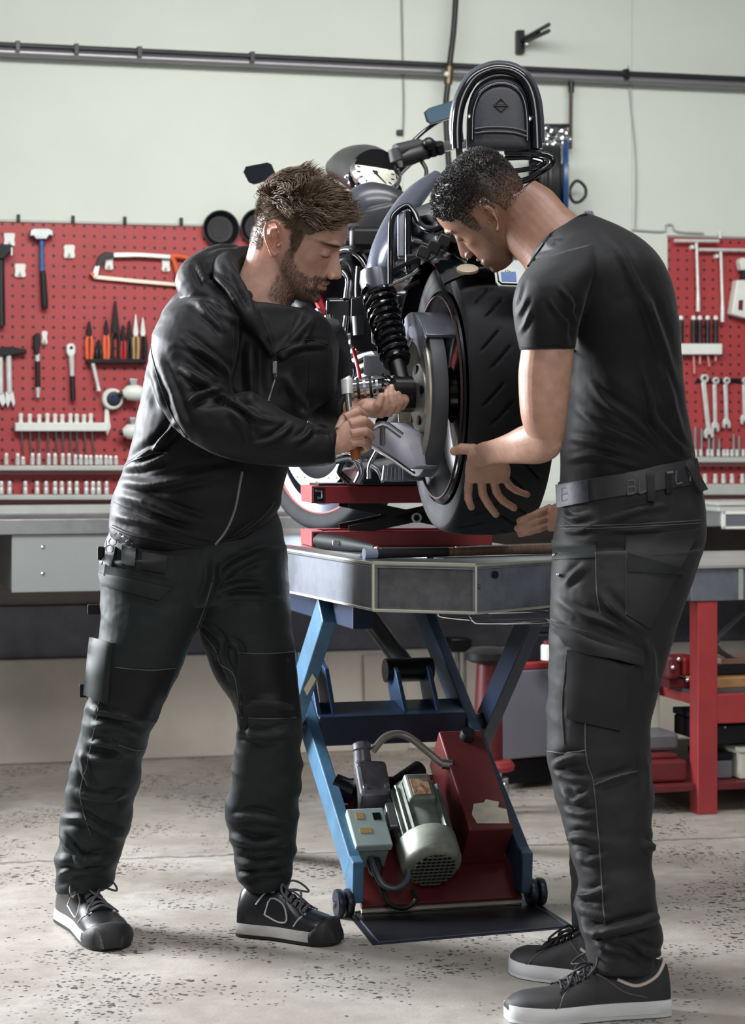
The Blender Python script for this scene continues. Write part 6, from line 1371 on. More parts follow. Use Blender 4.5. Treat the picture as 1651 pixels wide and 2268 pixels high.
# hood heaped behind the neck and the stand collar
g.tube([P(594, 752, 5.05), P(572, 728, 5.05), P(546, 696, 5.05), P(522, 656, 5.065), P(503, 618, 5.09), P(505, 586, 5.17), P(556, 572, 5.25), P(620, 625, 5.28), P(672, 680, 5.24), P(682, 705, 5.14)], [.012, .019, .023, .026, .028, .028, .027, .026, .02, .016], 14, sm=5)
g.tube([P(525, 712, 5.06), P(470, 672, 5.08), P(428, 628, 5.12), P(450, 596, 5.19), P(505, 574, 5.24), P(570, 590, 5.3)], [.022, .034, .040, .040, .036, .03], 14, sm=5)
g.tube([P(400, 640, 5.14), P(440, 605, 5.16), P(500, 575, 5.19), P(538, 570, 5.2)], [.018, .028, .026, .016], 12, sm=5)
g.tube([P(566, 716, 5.055), P(584, 752, 5.05), P(605, 788, 5.06)], [.016, .018, .009], 10, sm=4, flat=(.6, 1))
g.tube([P(676, 690, 5.14), P(684, 708, 5.11), P(662, 752, 5.08), P(622, 792, 5.065)], [.014, .019, .017, .008], 10, sm=4, flat=(.6, 1))
me = remesh(g, .0045, 3, .5); v, n = mesh_np(me)
px = PXof(v)
Z8 = lambda pts: [(240+x/2.663, 540+y/2.663) for x, y in pts]
for pts, w, a in ((Z8([(440, 590), (560, 650), (650, 720), (725, 790)]), 7, .006), (Z8([(430, 540), (520, 600), (640, 690), (720, 760)]), 7, .005), (Z8([(520, 360), (620, 440), (690, 525)]), 7, .0055), (Z8([(470, 340), (560, 350), (640, 400), (735, 470)]), 7, .005),
        (Z8([(420, 720), (520, 790), (620, 840), (725, 885)]), 8, .008), (Z8([(470, 960), (520, 900), (620, 870), (720, 905)]), 8, .008), (Z8([(560, 930), (690, 900), (800, 960), (900, 1020)]), 7, .007), (Z8([(640, 900), (760, 950), (860, 1020), (1000, 1050)]), 6, .005),
        (Z8([(860, 1190), (960, 1160), (1040, 1110), (1080, 1065)]), 6, .006), (Z8([(1090, 1180), (1170, 1130), (1195, 1085)]), 6, .005), (Z8([(1210, 1090), (1260, 1095), (1310, 1110)]), 5, .004), (Z8([(720, 960), (800, 1080), (840, 1180)]), 9, .004),
        (Z8([(80, 1340), (220, 1240), (340, 1140), (400, 1040)]), 8, .007), (Z8([(250, 1260), (310, 1170), (370, 1090)]), 6, .006), (Z8([(120, 1330), (260, 1290), (360, 1240)]), 7, .007), (Z8([(60, 1480), (240, 1530), (420, 1600), (600, 1650)]), 10, .007), (Z8([(70, 1400), (260, 1420), (480, 1380), (700, 1330)]), 10, .006), (Z8([(40, 1600), (200, 1640), (420, 1690)]), 9, .006),
        (Z8([(1010, 640), (1090, 560), (1190, 440)]), 8, .004), (Z8([(1040, 640), (1140, 600), (1290, 600)]), 6, .004), (Z8([(840, 560), (840, 760), (850, 940)]), 12, .006), (Z8([(1050, 760), (1120, 900), (1180, 1000)]), 12, .005), (Z8([(600, 330), (700, 400), (760, 470)]), 6, .006), (Z8([(600, 170), (720, 280), (800, 420)]), 7, .006), (Z8([(700, 90), (800, 250), (860, 380)]), 7, .005), (Z8([(520, 120), (560, 200), (575, 240)]), 6, .006),
        (Z8([(290, 660), (380, 900), (480, 1150)]), 9, .004), (Z8([(900, 1640), (800, 1720), (700, 1800)]), 8, .004), (Z8([(250, 700), (300, 850), (330, 980)]), 10, .004)):
    fold(v, n, pts, w, a)
set_np(me, v); v, n = mesh_np(me)
wrinkle(v, n, .0036, 6, 13, 2., lean=.3); wrinkle(v, n, .0006, 30, 42, 9.)
set_np(me, v); bj = bvh_of(me)
jk = finish(me, 'jacket', JACKET, manL)
seam(bj, Z8([(975, 1310), (960, 1400), (930, 1520), (880, 1640), (800, 1740), (690, 1811)]) if 0 else [(537, 1044), (532, 1070), (520, 1130), (500, 1176), (474, 1208)], .0034, 'zip', ZIP, jk, .001)
seam(bj, [(612, 830), (600, 870), (590, 905)], .0024, 'zip', ZIP, jk, .001)
pq_ = shoot(bj, 609, 815)[0]
if pq_: MB().box(pq_+V(0, -.006, 0), (.011, .005, .030)).build('zip_pull', ZIP, jk, bevel=.002); MB().box(pq_+V(0, -.008, -.018), (.007, .004, .014)).build('zip_tab', PLAST, jk, bevel=.001)
for s_ in ([(515, 690), (516, 760), (512, 830), (514, 870)], [(632, 770), (680, 752), (728, 764)], [(686, 766), (684, 850), (680, 920)], [(560, 720), (562, 800), (566, 880)], [(270, 1036), (300, 1018), (345, 1003), (372, 1004)], [(252, 1112), (330, 1150), (420, 1190), (468, 1200)], [(728, 952), (732, 988), (728, 1024)], [(330, 700), (338, 790), (372, 900), (415, 970)]):
    seam(bj, s_, .0012, 'seam', STITCH if s_[0][0] == 270 else JACKET, jk, .0006)
seam(bj, [(250, 1166), (300, 1186), (400, 1206), (465, 1214), (520, 1192), (585, 1142), (608, 1112)], .0042, 'hem', JACKET, jk, .0)
# dark shirt showing in the open collar
sh = patch(bj, [(574, 686), (656, 690), (632, 772), (606, 784)], 'shirt', TEE, manL, .003, 10, 12, .004)
# trousers
g = MB()
body_loft([(256, 1140, 606, 1095, 5.2, .104, .3), (238, 1190, 616, 1140, 5.2, .112, .3), (222, 1240, 632, 1200, 5.2, .122, .2), (222, 1290, 638, 1275, 5.195, .12, .1), (232, 1345, 640, 1330, 5.19, .10, 0)], 44, mb=g)
body_loft([(222, 1240, 470, 1230, 5.18, .112), (224, 1320, 470, 1330, 5.17, .108), (222, 1400, 434, 1400, 5.165, .103), (203, 1480, 396, 1490, 5.17, .096), (192, 1560, 356, 1570, 5.18, .09), (170, 1660, 322, 1660, 5.21, .088), (147, 1760, 300, 1760, 5.24, .084), (135, 1840, 280, 1840, 5.26, .08), (126, 1910, 262, 1905, 5.27, .075), (122, 1955, 248, 1945, 5.275, .07), (128, 1975, 232, 1962, 5.275, .064)], 36, mb=g)
body_loft([(420, 1230, 636, 1210, 5.2, .11), (436, 1320, 641, 1310, 5.2, .108), (444, 1400, 648, 1400, 5.2, .10), (474, 1490, 657, 1490, 5.195, .094), (516, 1560, 664, 1560, 5.19, .086), (526, 1630, 669, 1630, 5.195, .084), (512, 1720, 668, 1720, 5.21, .084), (502, 1790, 660, 1790, 5.225, .08), (508, 1850, 655, 1850, 5.235, .076), (526, 1905, 650, 1905, 5.24, .07), (536, 1950, 645, 1942, 5.24, .066), (556, 1968, 636, 1958, 5.24, .058)], 36, mb=g)
me = remesh(g, .0045, 3, .5); v, n = mesh_np(me); px = PXof(v)
Z6 = lambda pts: [(80+x/2.663, 1150+y/2.663) for x, y in pts]; Z7 = lambda pts: [(80+x/2.293, 1700+y/2.293) for x, y in pts]
for pts, w, a in ((Z6([(1050, 430), (1200, 385), (1350, 380)]), 7, .006), (Z6([(1060, 465), (1250, 455), (1440, 470)]), 7, .005), (Z6([(1090, 340), (1200, 260), (1380, 180)]), 9, .007), (Z6([(1050, 240), (1040, 380), (980, 520)]), 9, .006), (Z6([(320, 1120), (420, 1150), (620, 1190)]), 8, .006), (Z6([(330, 1220), (430, 1210), (600, 1260)]), 8, .006), (Z6([(300, 1320), (400, 1330), (560, 1380)]), 8, .006), (Z6([(280, 1400), (410, 1415), (520, 1400)]), 8, .006), (Z6([(260, 1380), (290, 1500), (330, 1590)]), 6, .005),
        (Z6([(1180, 1100), (1350, 1080), (1520, 1120)]), 9, .006), (Z6([(1200, 1250), (1350, 1280), (1540, 1240)]), 9, .006), (Z6([(980, 600), (1090, 720), (1090, 820), (1160, 950)]), 6, .007), (Z6([(1100, 700), (1190, 760), (1200, 900)]), 6, .006), (Z6([(1190, 1000), (1200, 1150), (1200, 1300)]), 6, .006),
        (Z7([(140, 260), (240, 260), (340, 320), (440, 340)]), 9, .008), (Z7([(130, 340), (190, 430), (240, 470)]), 7, .008), (Z7([(120, 470), (230, 480), (370, 450)]), 9, .008), (Z7([(200, 120), (330, 160), (470, 130)]), 8, .006), (Z7([(100, 570), (180, 520), (330, 520)]), 8, .007), (Z7([(980, 350), (1120, 390), (1280, 370)]), 9, .009), (Z7([(1020, 480), (1130, 500), (1270, 470)]), 9, .008), (Z7([(1000, 260), (1120, 250), (1280, 290)]), 8, .007), (Z7([(1040, 560), (1130, 540), (1280, 530)]), 7, .007)):
    fold(v, n, pts, w, a)
set_np(me, v); v, n = mesh_np(me); px = PXof(v)
rmp = np.interp(px[:, 1], [1150, 1300, 1500, 1650, 1800, 1960], [.6, .5, .8, 1.3, 1.9, 2.2])
wrinkle(v, n, .0042, 5, 15, 4., rmp, .4); wrinkle(v, n, .0006, 26, 40, 1.)
set_np(me, v); bt_ = bvh_of(me)
tr = finish(me, 'trousers', PANTS, manL)
patch(bt_, [(236, 1250), (384, 1290), (376, 1310), (232, 1275)], 'belt_loop_strip', POCKM, tr, .004, 12, 3)
patch(bt_, [(222, 1268), (380, 1302), (352, 1330), (232, 1298)], 'pocket_flap', POCKM, tr, .007, 14, 6, edge=.001)
for q in ([(276, 1210), (306, 1216), (302, 1256), (272, 1250)], [(318, 1228), (372, 1238), (366, 1270), (314, 1260)], [(242, 1212), (262, 1214), (254, 1256), (238, 1250)]): patch(bt_, q, 'tool_loop', PATCHM, tr, .011, 5, 5, .008)
patch(bt_, [(206, 1412), (254, 1424), (240, 1556), (192, 1540)], 'leg_pocket', POCKM, tr, .009, 8, 12, .008, .002)
patch(bt_, [(256, 1478), (388, 1482), (345, 1600), (212, 1575)], 'knee_panel', PATCHM, tr, .002, 12, 12)
patch(bt_, [(528, 1450), (650, 1446), (664, 1590), (540, 1590)], 'knee_panel', PATCHM, tr, .002, 12, 12)
for q, nm in (((216, 1210, 230, 1240), 'hanging_strap'), ((194, 1338, 230, 1362), 'hanging_strap'), ((176, 1515, 196, 1545), 'pocket_corner')):
    x0, y0, x1, y1 = q; MB().hexa([P(x0, y1, 5.15), P(x1, y1, 5.15), P(x1, y1, 5.2), P(x0, y1, 5.2)], [P(x0, y0, 5.15), P(x1, y0, 5.15), P(x1, y0, 5.2), P(x0, y0, 5.2)]).build(nm, PATCHM, tr, smooth=False, bevel=.003)
for s_ in ([(232, 1180), (236, 1210), (226, 1250)], [(470, 1290), (455, 1340), (436, 1392)], [(255, 1478), (330, 1484), (388, 1480)], [(230, 1420), (222, 1540), (196, 1680), (178, 1760), (200, 1850)], [(440, 1392), (478, 1440), (488, 1470), (520, 1500), (530, 1580)], [(530, 1446), (590, 1448), (650, 1444)], [(524, 1588), (600, 1592), (664, 1588)], [(262, 1650), (300, 1662), (320, 1660)]):
    seam(bt_, s_, .0012, 'seam', STITCH, tr, .0008)
# key ring and clips at the belt
for k, (x, y) in enumerate(((262, 1188), (250, 1200), (243, 1216), (274, 1196), (285, 1204))):
    MB().lathe(P(x, y, 5.07), (.3, -1, .2*k-.4), [(.0075, -.0012), (.0098, 0), (.0075, .0012)], 14, cap=False, closed=True).build('key_ring', CHROME, tr)
# safety shoes
SHOEB = mat('shoe_black', '#17181a', .32, var=.25, vscale=20, coat=.15); SOLEW = mat('sole_grey', '#b9b6b0', .55, var=.2, vscale=20); OUTS = mat('outsole_black', '#141416', .6); LACEG = mat('lace_grey', '#54555a', .7); TRIMG = mat('trim_grey', '#a8aaac', .5)
for (h, t_, mir) in ((PF(150, 2036), PF(258, 2106), 1), (PF(538, 2068), PF(752, 2090), 1)):
    o = shoe(h, t_, manL, SHOEB, SOLEW, OUTS, LACEG, TRIMG, W=.056, H=.118); o.name = 'shoe'
# tool in his fist
tool = thing('socket_driver', 'steel socket driver with wooden handle gripped by the bearded man', 'hand tool', P(778, 920, 5.035))
MB().tube([P(766, 836, 5.04), P(768, 840, 5.04), P(770, 872, 5.038)], [.010, .0135, .0130], 18).build('socket', SATIN, tool)
MB().tube([P(770, 870, 5.038), P(773, 900, 5.036), P(779, 945, 5.033)], [.0085, .0075, .0075], 14).build('shaft', STEEL, tool)
MB().tube([P(779, 940, 5.034), P(783, 970, 5.034), P(787, 1000, 5.034), P(789, 1018, 5.034)], [.0100, .0125, .0118, .0095], 16, sm=4).build('handle', mat('tool_wood', '#a8632f', .4, var=.3, vscale=30), tool)
# ---------------- man in the T-shirt, seen from behind his left shoulder ----------------
manR = thing('person', 'short haired man in black T-shirt and work trousers holding the rear tyre', 'person', PF(1330, 2230), 'mechanics')
MR = head_matrix((1088, 480), 4.715, -1, 35, 37, 32, -1, .985)
g = head_geo(MR)
body_loft([(1085, 480, 1185, 400, 4.775, .056), (1120, 545, 1224, 424, 4.765, .058), (1160, 590, 1262, 466, 4.745, .064), (1185, 640, 1320, 505, 4.73, .08), (1230, 690, 1400, 570, 4.72, .09)], 32, mb=g)
g.tube([P(1290, 580, 4.72), P(1380, 800, 4.7), P(1395, 1060, 4.69), P(1390, 1250, 4.64), P(1340, 1650, 4.6), P(1370, 2000, 4.52), P(1385, 2150, 4.5)], [.08, .10, .08, .06, .05, .04, .036], 18)
g.tube([P(1390, 1060, 4.70), P(1390, 1300, 4.78), P(1330, 1650, 4.8), P(1340, 2060, 4.79)], [.06, .055, .045, .036], 16)
g.tube([P(1300, 580, 4.72), P(1230, 660, 4.57), P(1215, 760, 4.535)], [.05, .055, .05], 18)
# left arm, bare from the sleeve down
body_loft([(1170, 690, 1260, 690, 4.535, .045), (1160, 750, 1266, 746, 4.53, .049), (1153, 790, 1271, 786, 4.53, .053), (1149, 830, 1266, 830, 4.53, .053), (1151, 890, 1260, 890, 4.53, .051), (1156, 930, 1254, 940, 4.535, .050), (1166, 958, 1249, 972, 4.545, .046), (1182, 975, 1240, 996, 4.555, .036), (1200, 985, 1228, 1004, 4.56, .02)], 30, mb=g)
body_loft([(1232, 965, 1246, 990, 4.54, .022), (1205, 945, 1232, 1012, 4.55, .044), (1165, 940, 1198, 1027, 4.575, .050), (1120, 962, 1146, 1027, 4.63, .046), (1084, 976, 1100, 1027, 4.72, .037), (1064, 982, 1080, 1032, 4.79, .031), (1052, 990, 1066, 1034, 4.84, .025), (1044, 998, 1054, 1028, 4.875, .014)], 30, mb=g)
# left hand spread on the tyre
body_loft([(1056, 990, 1100, 996, 4.83, .012), (1044, 1000, 1114, 1006, 4.86, .020), (1034, 1020, 1127, 1024, 4.885, .020), (1030, 1045, 1132, 1045, 4.905, .017), (1032, 1070, 1126, 1070, 4.925, .014)], 26, e=2.8, mb=g)
g.tube([P(1100, 1000, 4.79), P(1076, 1006, 4.84), P(1058, 1014, 4.875), P(1050, 1030, 4.895)], [.026, .027, .023, .014], 16, sm=4)
LH = [[(1040, 1056, 4.925), (1038, 1082, 4.935), (1038, 1104, 4.945), (1044, 1122, 4.958)], [(1068, 1062, 4.925), (1070, 1092, 4.938), (1082, 1116, 4.950), (1098, 1138, 4.965)],
      [(1094, 1060, 4.925), (1100, 1088, 4.938), (1114, 1108, 4.950), (1138, 1124, 4.964)], [(1116, 1052, 4.925), (1128, 1074, 4.935), (1144, 1086, 4.945), (1167, 1095, 4.955)]]
for f, r in zip(LH, ((.0100, .0082), (.0104, .0084), (.0100, .0082), (.0090, .0074))): finger(g, f, r[0], r[1])
finger(g, [(1082, 1004, 4.85), (1048, 997, 4.88), (1024, 994, 4.895), (1008, 999, 4.905)], .0150, .0100)
# right arm behind the body and the hand under the tyre
g.tube([P(1300, 580, 4.75), P(1350, 650, 4.86), P(1345, 900, 4.86), P(1290, 1110, 4.88), P(1252, 1142, 4.90)], [.05, .055, .045, .034, .029], 16)
body_loft([(1262, 1112, 1262, 1176, 4.90, .022), (1238, 1112, 1238, 1176, 4.90, .020), (1216, 1122, 1216, 1178, 4.91, .017)], 20, mb=g)
RHR = [[(1222, 1124, 4.91), (1195, 1136, 4.905), (1172, 1146, 4.91), (1153, 1153, 4.92)], [(1222, 1142, 4.91), (1192, 1155, 4.905), (1168, 1164, 4.91), (1148, 1170, 4.92)], [(1222, 1160, 4.91), (1196, 1170, 4.905), (1174, 1177, 4.91), (1155, 1182, 4.92)]]
for f in RHR: finger(g, f, .0095, .0080)
meR = remesh(g, .0021, 3, .5)
v, l = head_sculpt(meR, MR)
SK2 = np.array(lin('#8a6450')[:3]); ARM = np.array(lin('#b58c78')[:3]); col = np.tile(SK2, (len(v), 1))
pxv = PXof(v); head = (np.abs(l) < .15).all(1)
col = lerp_col(col, tuple(ARM), soft(pxv[:, 1]-660, 20)*(~head))
nzv = np.array([mnoise.noise((a*80, b*80, c*80)) for a, b, c in l])*head
RY = [-.11, -.075, -.05, -.037, -.030, .004, .010, .022, .030, .040, .060, .078, .088, .1]; RZ = [-.050, -.062, -.055, -.03, .028, .030, .0, -.020, -.010, .034, .050, .066, .074, .078]
hl = np.interp(l[:, 1], RY, RZ)
hairR = soft(l[:, 2]-hl+nzv*.008, .005)*head*(np.hypot((l[:, 1]+.026)/.022, (l[:, 2]+.004)/.036) > 1)
fade = hairR*np.clip((l[:, 2]+.050)/.105, .18, 1)
beardR = soft(np.interp(l[:, 1], BY_S, BZ_S)-l[:, 2], .006)*soft(l[:, 1]-.008, .006)*soft(l[:, 2]+.13, .004)*head
col = lerp_col(col, lin('#1a1513'), np.clip(fade, 0, 1)*.93); col = lerp_col(col, lin('#2a1d18'), np.clip(beardR, 0, 1)*.50)
col = lerp_col(col, lin('#8a5348'), gauss(l, (0, .09, -.0695), (.026, .03, .0085))*head*.7)
for s in (-1, 1):
    col = lerp_col(col, lin('#1c1310'), np.clip(gauss(l, (s*.033, .085, .0265), (.022, .03, .0042))*head*1.3, 0, 1)*.8)
    col = lerp_col(col, lin('#1c1310'), np.clip(gauss(l, (s*.033, .088, -.0033), (.0135, .02, .0014))*head*1.2, 0, 1)*.85)
    col = lerp_col(col, lin('#a06c58'), np.clip(gauss(l, (s*.08, -.02, -.006), (.016, .02, .034)), 0, 1)*.5*head)
set_tint(meR, col); SKINR = skin_material('skin_brown', .46, .08); _, nR = mesh_np(meR)
R3 = np.array(MR.to_3x3().normalized()); fw, upv, rtv = R3[:, 1], R3[:, 2], R3[:, 0]
pts, dirs, lens, rads = [], [], [], []
for i in pick((hairR > .5) & (l[:, 2] > -.02), 7500):
    n = nR[i]; s = swirl(l[i], 90, 2.); k = float(np.clip((l[i, 2]-.0)/.07, .22, 1)); q = rg.normal(size=3)*.5
    pts.append(v[i]); dirs.append((n+q*.5, n*.3+s*1.6+q)); lens.append((.0030+.0050*k)*rg.uniform(.7, 1.2)); rads.append((.0006+.0009*k)*rg.uniform(.8, 1.2))
clumps(pts, dirs, lens, rads, 'hair', mat('hair_black', '#231e1c', .5, var=.3, vscale=90), manR, 3, 3)
bodyR = finish(meR, 'body', SKINR, manR)
NAILR = mat('nail_brown', '#a5806f', .3)
for f in LH: nail(bodyR, f[-1], f[-2], (0, -1, .25), NAILR)
for f in RHR: nail(bodyR, f[-1], f[-2], (0, -1, .5), NAILR, .0045)
nail(bodyR, (1010, 999, 4.905), (1024, 994, 4.895), (-.2, -.6, .8), NAILR)
# T-shirt
FOLDK = 1.25
g = MB()
body_loft([(1242, 1098, 1540, 1034, 4.69, .128), (1240, 1050, 1536, 990, 4.69, .132), (1246, 965, 1527, 940, 4.69, .138), (1252, 885, 1516, 872, 4.69, .145), (1246, 810, 1508, 795, 4.69, .152), (1222, 730, 1501, 712, 4.69, .165), (1195, 665, 1488, 640, 4.69, .172), (1182, 618, 1464, 580, 4.69, .17), (1176, 588, 1424, 535, 4.695, .15), (1180, 566, 1380, 508, 4.70, .122), (1190, 548, 1338, 488, 4.71, .096), (1200, 532, 1300, 474, 4.72, .078)], 48, mb=g)
body_loft([(1180, 580, 1340, 540, 4.62, .085), (1152, 620, 1325, 600, 4.565, .088), (1138, 665, 1300, 660, 4.54, .084), (1140, 715, 1284, 715, 4.532, .074), (1147, 755, 1278, 752, 4.53, .066), (1153, 778, 1275, 774, 4.53, .061)], 40, mb=g)
g.tube([P(1345, 610, 4.86), P(1350, 690, 4.88), P(1350, 770, 4.87)], [.085, .08, .066], 20)
me = remesh(g, .0045, 3, .5); v, n = mesh_np(me)
Z3 = lambda pts: [(1080+x/2.891, 480+y/2.891) for x, y in pts]
for pts, w, a in ((Z3([(720, 60), (850, 220), (960, 450), (1060, 640), (1130, 900)]), 10, .005), (Z3([(1010, 450), (1060, 620), (1130, 820), (1220, 1100)]), 9, .005), (Z3([(990, 940), (1040, 1140), (1080, 1330), (1190, 1540)]), 8, .006), (Z3([(1070, 1260), (1160, 1400), (1270, 1510)]), 7, .006), (Z3([(1100, 880), (1180, 1160), (1260, 1450)]), 8, .005),
        (Z3([(640, 1040), (760, 1180), (920, 1290), (1060, 1420), (1160, 1560)]), 8, .006), (Z3([(560, 1220), (700, 1330), (860, 1400), (1060, 1500)]), 8, .005), (Z3([(520, 1420), (700, 1450), (900, 1530)]), 7, .005), (Z3([(520, 1560), (700, 1530), (950, 1600)]), 7, .005),
        (Z3([(460, 440), (540, 560), (570, 680)]), 6, .006), (Z3([(390, 520), (470, 640), (560, 730)]), 6, .006), (Z3([(150, 600), (195, 500), (235, 400)]), 5, .003), (Z3([(172, 660), (220, 580), (262, 500)]), 5, .003), (Z3([(200, 750), (240, 680), (270, 600)]), 5, .003), (Z3([(250, 240), (340, 190), (440, 170)]), 6, .006), (Z3([(320, 170), (400, 150), (480, 150)]), 5, .005), (Z3([(330, 130), (380, 90), (450, 40)]), 5, .004)):
    fold(v, n, pts, w, a)
stroke(v, n, [(1275, 776), (1270, 720), (1290, 660)], 9, -.008); stroke(v, n, [(1272, 780), (1262, 860), (1250, 960)], 10, -.006)
set_np(me, v); v, n = mesh_np(me); wrinkle(v, n, .0022, 5, 11, 21., lean=.5); wrinkle(v, n, .0004, 30, 38, 3.); set_np(me, v); bt2 = bvh_of(me)
ts = finish(me, 'tee_shirt', TEE, manR)
for s_, r in (([(1155, 766), (1215, 770), (1274, 764)], .0010), ([(1155, 777), (1215, 782), (1274, 776)], .0024), ([(1185, 575), (1250, 570), (1300, 610), (1322, 650), (1290, 700)], .0012), ([(1172, 590), (1205, 540), (1250, 490), (1300, 476)], .0032)):
    seam(bt2, s_, r, 'seam', TEE, ts, .0008)
for k in range(3): MB().tube([P(1292+6*k, 478-k, 4.70), P(1298+6*k, 468, 4.70), P(1304+6*k, 478+k, 4.70)], .003, 8, sm=4).build('neck_tag', mat('tag_grey', '#8f9096', .4), ts)
# trousers
FOLDK = 1.75
PANTR = cloth('work_trouser_charcoal', '#2a2a2b', .60, .06)
g = MB()
body_loft([(1238, 1068, 1540, 1018, 4.69, .134), (1236, 1120, 1556, 1090, 4.69, .14), (1228, 1180, 1564, 1170, 4.69, .142), (1224, 1240, 1552, 1235, 4.69, .14), (1222, 1300, 1528, 1300, 4.69, .135)], 46, mb=g)
body_loft([(1226, 1220, 1556, 1215, 4.63, .115), (1221, 1300, 1528, 1300, 4.61, .118), (1218, 1400, 1494, 1400, 4.595, .115), (1216, 1500, 1466, 1500, 4.585, .105), (1212, 1600, 1442, 1600, 4.58, .096), (1214, 1680, 1440, 1680, 4.57, .092), (1232, 1760, 1448, 1755, 4.56, .09), (1250, 1830, 1442, 1830, 4.55, .086), (1270, 1900, 1442, 1900, 4.54, .08), (1282, 1950, 1446, 1950, 4.53, .078), (1276, 1990, 1450, 1985, 4.525, .078), (1284, 2040, 1458, 2030, 4.52, .078), (1296, 2080, 1465, 2080, 4.515, .078), (1306, 2125, 1452, 2120, 4.51, .072), (1318, 2150, 1446, 2140, 4.505, .066)], 40, mb=g)
body_loft([(1232, 1220, 1520, 1220, 4.78, .11), (1228, 1320, 1500, 1320, 4.79, .108), (1226, 1500, 1450, 1500, 4.80, .098), (1230, 1680, 1425, 1680, 4.81, .088), (1256, 1830, 1426, 1830, 4.81, .082), (1268, 1950, 1420, 1950, 4.80, .074), (1270, 2050, 1410, 2050, 4.80, .066)], 34, mb=g)
me = remesh(g, .0045, 3, .5); v, n = mesh_np(me)
Z4 = lambda pts: [(1180+x/3.24, 1000+y/3.24) for x, y in pts]; Z5 = lambda pts: [(1100+x/2.996, 1600+y/2.996) for x, y in pts]
for pts, w, a in ((Z4([(220, 420), (280, 480), (420, 450)]), 6, .006), (Z4([(230, 560), (330, 570), (470, 520)]), 6, .006), (Z4([(520, 500), (760, 420), (1000, 380)]), 8, .004), (Z4([(500, 560), (760, 560), (960, 540)]), 7, .004), (Z4([(230, 960), (300, 880), (390, 820)]), 7, .005), (Z4([(180, 1060), (340, 1160), (520, 1220), (760, 1320)]), 9, .006), (Z4([(480, 1020), (640, 1180), (820, 1300)]), 9, .006), (Z4([(130, 1240), (300, 1350), (560, 1450), (780, 1510)]), 7, .005), (Z4([(820, 1330), (860, 1500), (860, 1700)]), 10, .005), (Z4([(560, 1520), (640, 1620), (500, 1760)]), 9, .004),
        (Z5([(370, 300), (470, 240), (600, 230)]), 7, .008), (Z5([(380, 320), (480, 370), (620, 380)]), 7, .008), (Z5([(430, 440), (520, 520), (620, 470)]), 7, .008), (Z5([(450, 580), (560, 610), (660, 600)]), 7, .008), (Z5([(480, 780), (560, 760), (680, 800)]), 8, .009), (Z5([(540, 880), (620, 920), (720, 880)]), 7, .007), (Z5([(530, 1130), (600, 1150), (730, 1110)]), 8, .010), (Z5([(560, 1220), (640, 1270), (730, 1310)]), 7, .008), (Z5([(560, 1290), (640, 1390), (800, 1370), (960, 1330), (1080, 1290)]), 9, .013), (Z5([(900, 1460), (1000, 1520), (1090, 1530)]), 8, .009), (Z5([(700, 1500), (860, 1520), (960, 1590)]), 8, .008), (Z5([(640, 1400), (680, 1480), (720, 1500)]), 6, .006), (Z5([(650, 410), (780, 370), (940, 320)]), 6, .005), (Z5([(960, 780), (1000, 830), (1040, 800)]), 8, .006), (Z5([(960, 200), (1000, 320), (1010, 480)]), 8, .005)):
    fold(v, n, pts, w, a)
set_np(me, v); v, n = mesh_np(me); px = PXof(v); rmp = np.interp(px[:, 1], [1050, 1200, 1500, 1700, 1900, 2140], [.4, .5, .7, 1.3, 1.8, 1.9])
wrinkle(v, n, .0034, 5, 14, 31., rmp, .3); wrinkle(v, n, .0006, 26, 40, 11.); set_np(me, v); bt3 = bvh_of(me)
tr2 = finish(me, 'trousers', PANTR, manR)
for q, o in (([(1238, 1074), (1390, 1050), (1392, 1096), (1240, 1122)], .007), ([(1384, 1051), (1542, 1020), (1546, 1072), (1388, 1097)], .007)): b_ = patch(bt3, q, 'belt', mat('belt_black', '#232326', .5, var=.2, vscale=30), tr2, o, 16, 5, .004)
BLT = mat('belt_text', '#48484b', .6)
patch(bt3, [(1242, 1076), (1308, 1064), (1310, 1112), (1244, 1124)], 'belt_buckle', mat('buckle_dark', '#3a3c43', .45, .3, var=.5, vscale=60), tr2, .010, 8, 5, .003)
# woven letters on the belt, traced as short strokes lying on it
LET = {'B': [[(0, 0), (0, 1)], [(0, 0), (.6, .05), (.6, .45), (0, .5)], [(0, .5), (.7, .55), (.7, .95), (0, 1)]], 'L': [[(0, 0), (0, 1), (.6, 1)]], 'Y': [[(0, 0), (.3, .5), (.6, 0)], [(.3, .5), (.3, 1)]], 'K': [[(0, 0), (0, 1)], [(.6, 0), (0, .55), (.65, 1)]], 'A': [[(0, 1), (.3, 0), (.6, 1)], [(.12, .65), (.48, .65)]]}
def word(txt, x, y, w, h, slope):
    for ch in txt:
        for st in LET.get(ch, []):
            seam(bt3, [(x+a*w, y+b*h+slope*a*w) for a, b in st] if len(st) > 2 else [(x+st[0][0]*w, y+st[0][1]*h), (x+st[1][0]*w, y+st[1][1]*h+slope*w*(st[1][0]-st[0][0]))], .0022, 'belt_letter', BLT, tr2, .0078)
        x += w*1.15; y += slope*w*1.15
word('BL', 1391, 1066, 22, 30, -.18); word('LY', 1494, 1044, 20, 28, -.18); word('B', 1254, 1082, 18, 28, -.2)
for q in ([(1430, 1036), (1446, 1033), (1450, 1108), (1434, 1110)], [(1506, 1024), (1522, 1022), (1556, 1086), (1540, 1092)]): patch(bt3, q, 'belt_loop', PANTR, tr2, .013, 4, 10, .006)
patch(bt3, [(1471, 1048), (1484, 1046), (1486, 1092), (1473, 1094)], 'belt_keeper', BLACKM, tr2, .010, 3, 6, .004)
patch(bt3, [(1472, 1046), (1485, 1044), (1485, 1049), (1472, 1051)], 'belt_rivet', CHROME, tr2, .013, 3, 2, .004)
patch(bt3, [(1388, 1186), (1550, 1172), (1440, 1394), (1386, 1362)], 'back_pocket', PANTR, tr2, .004, 12, 14, .005, .001)
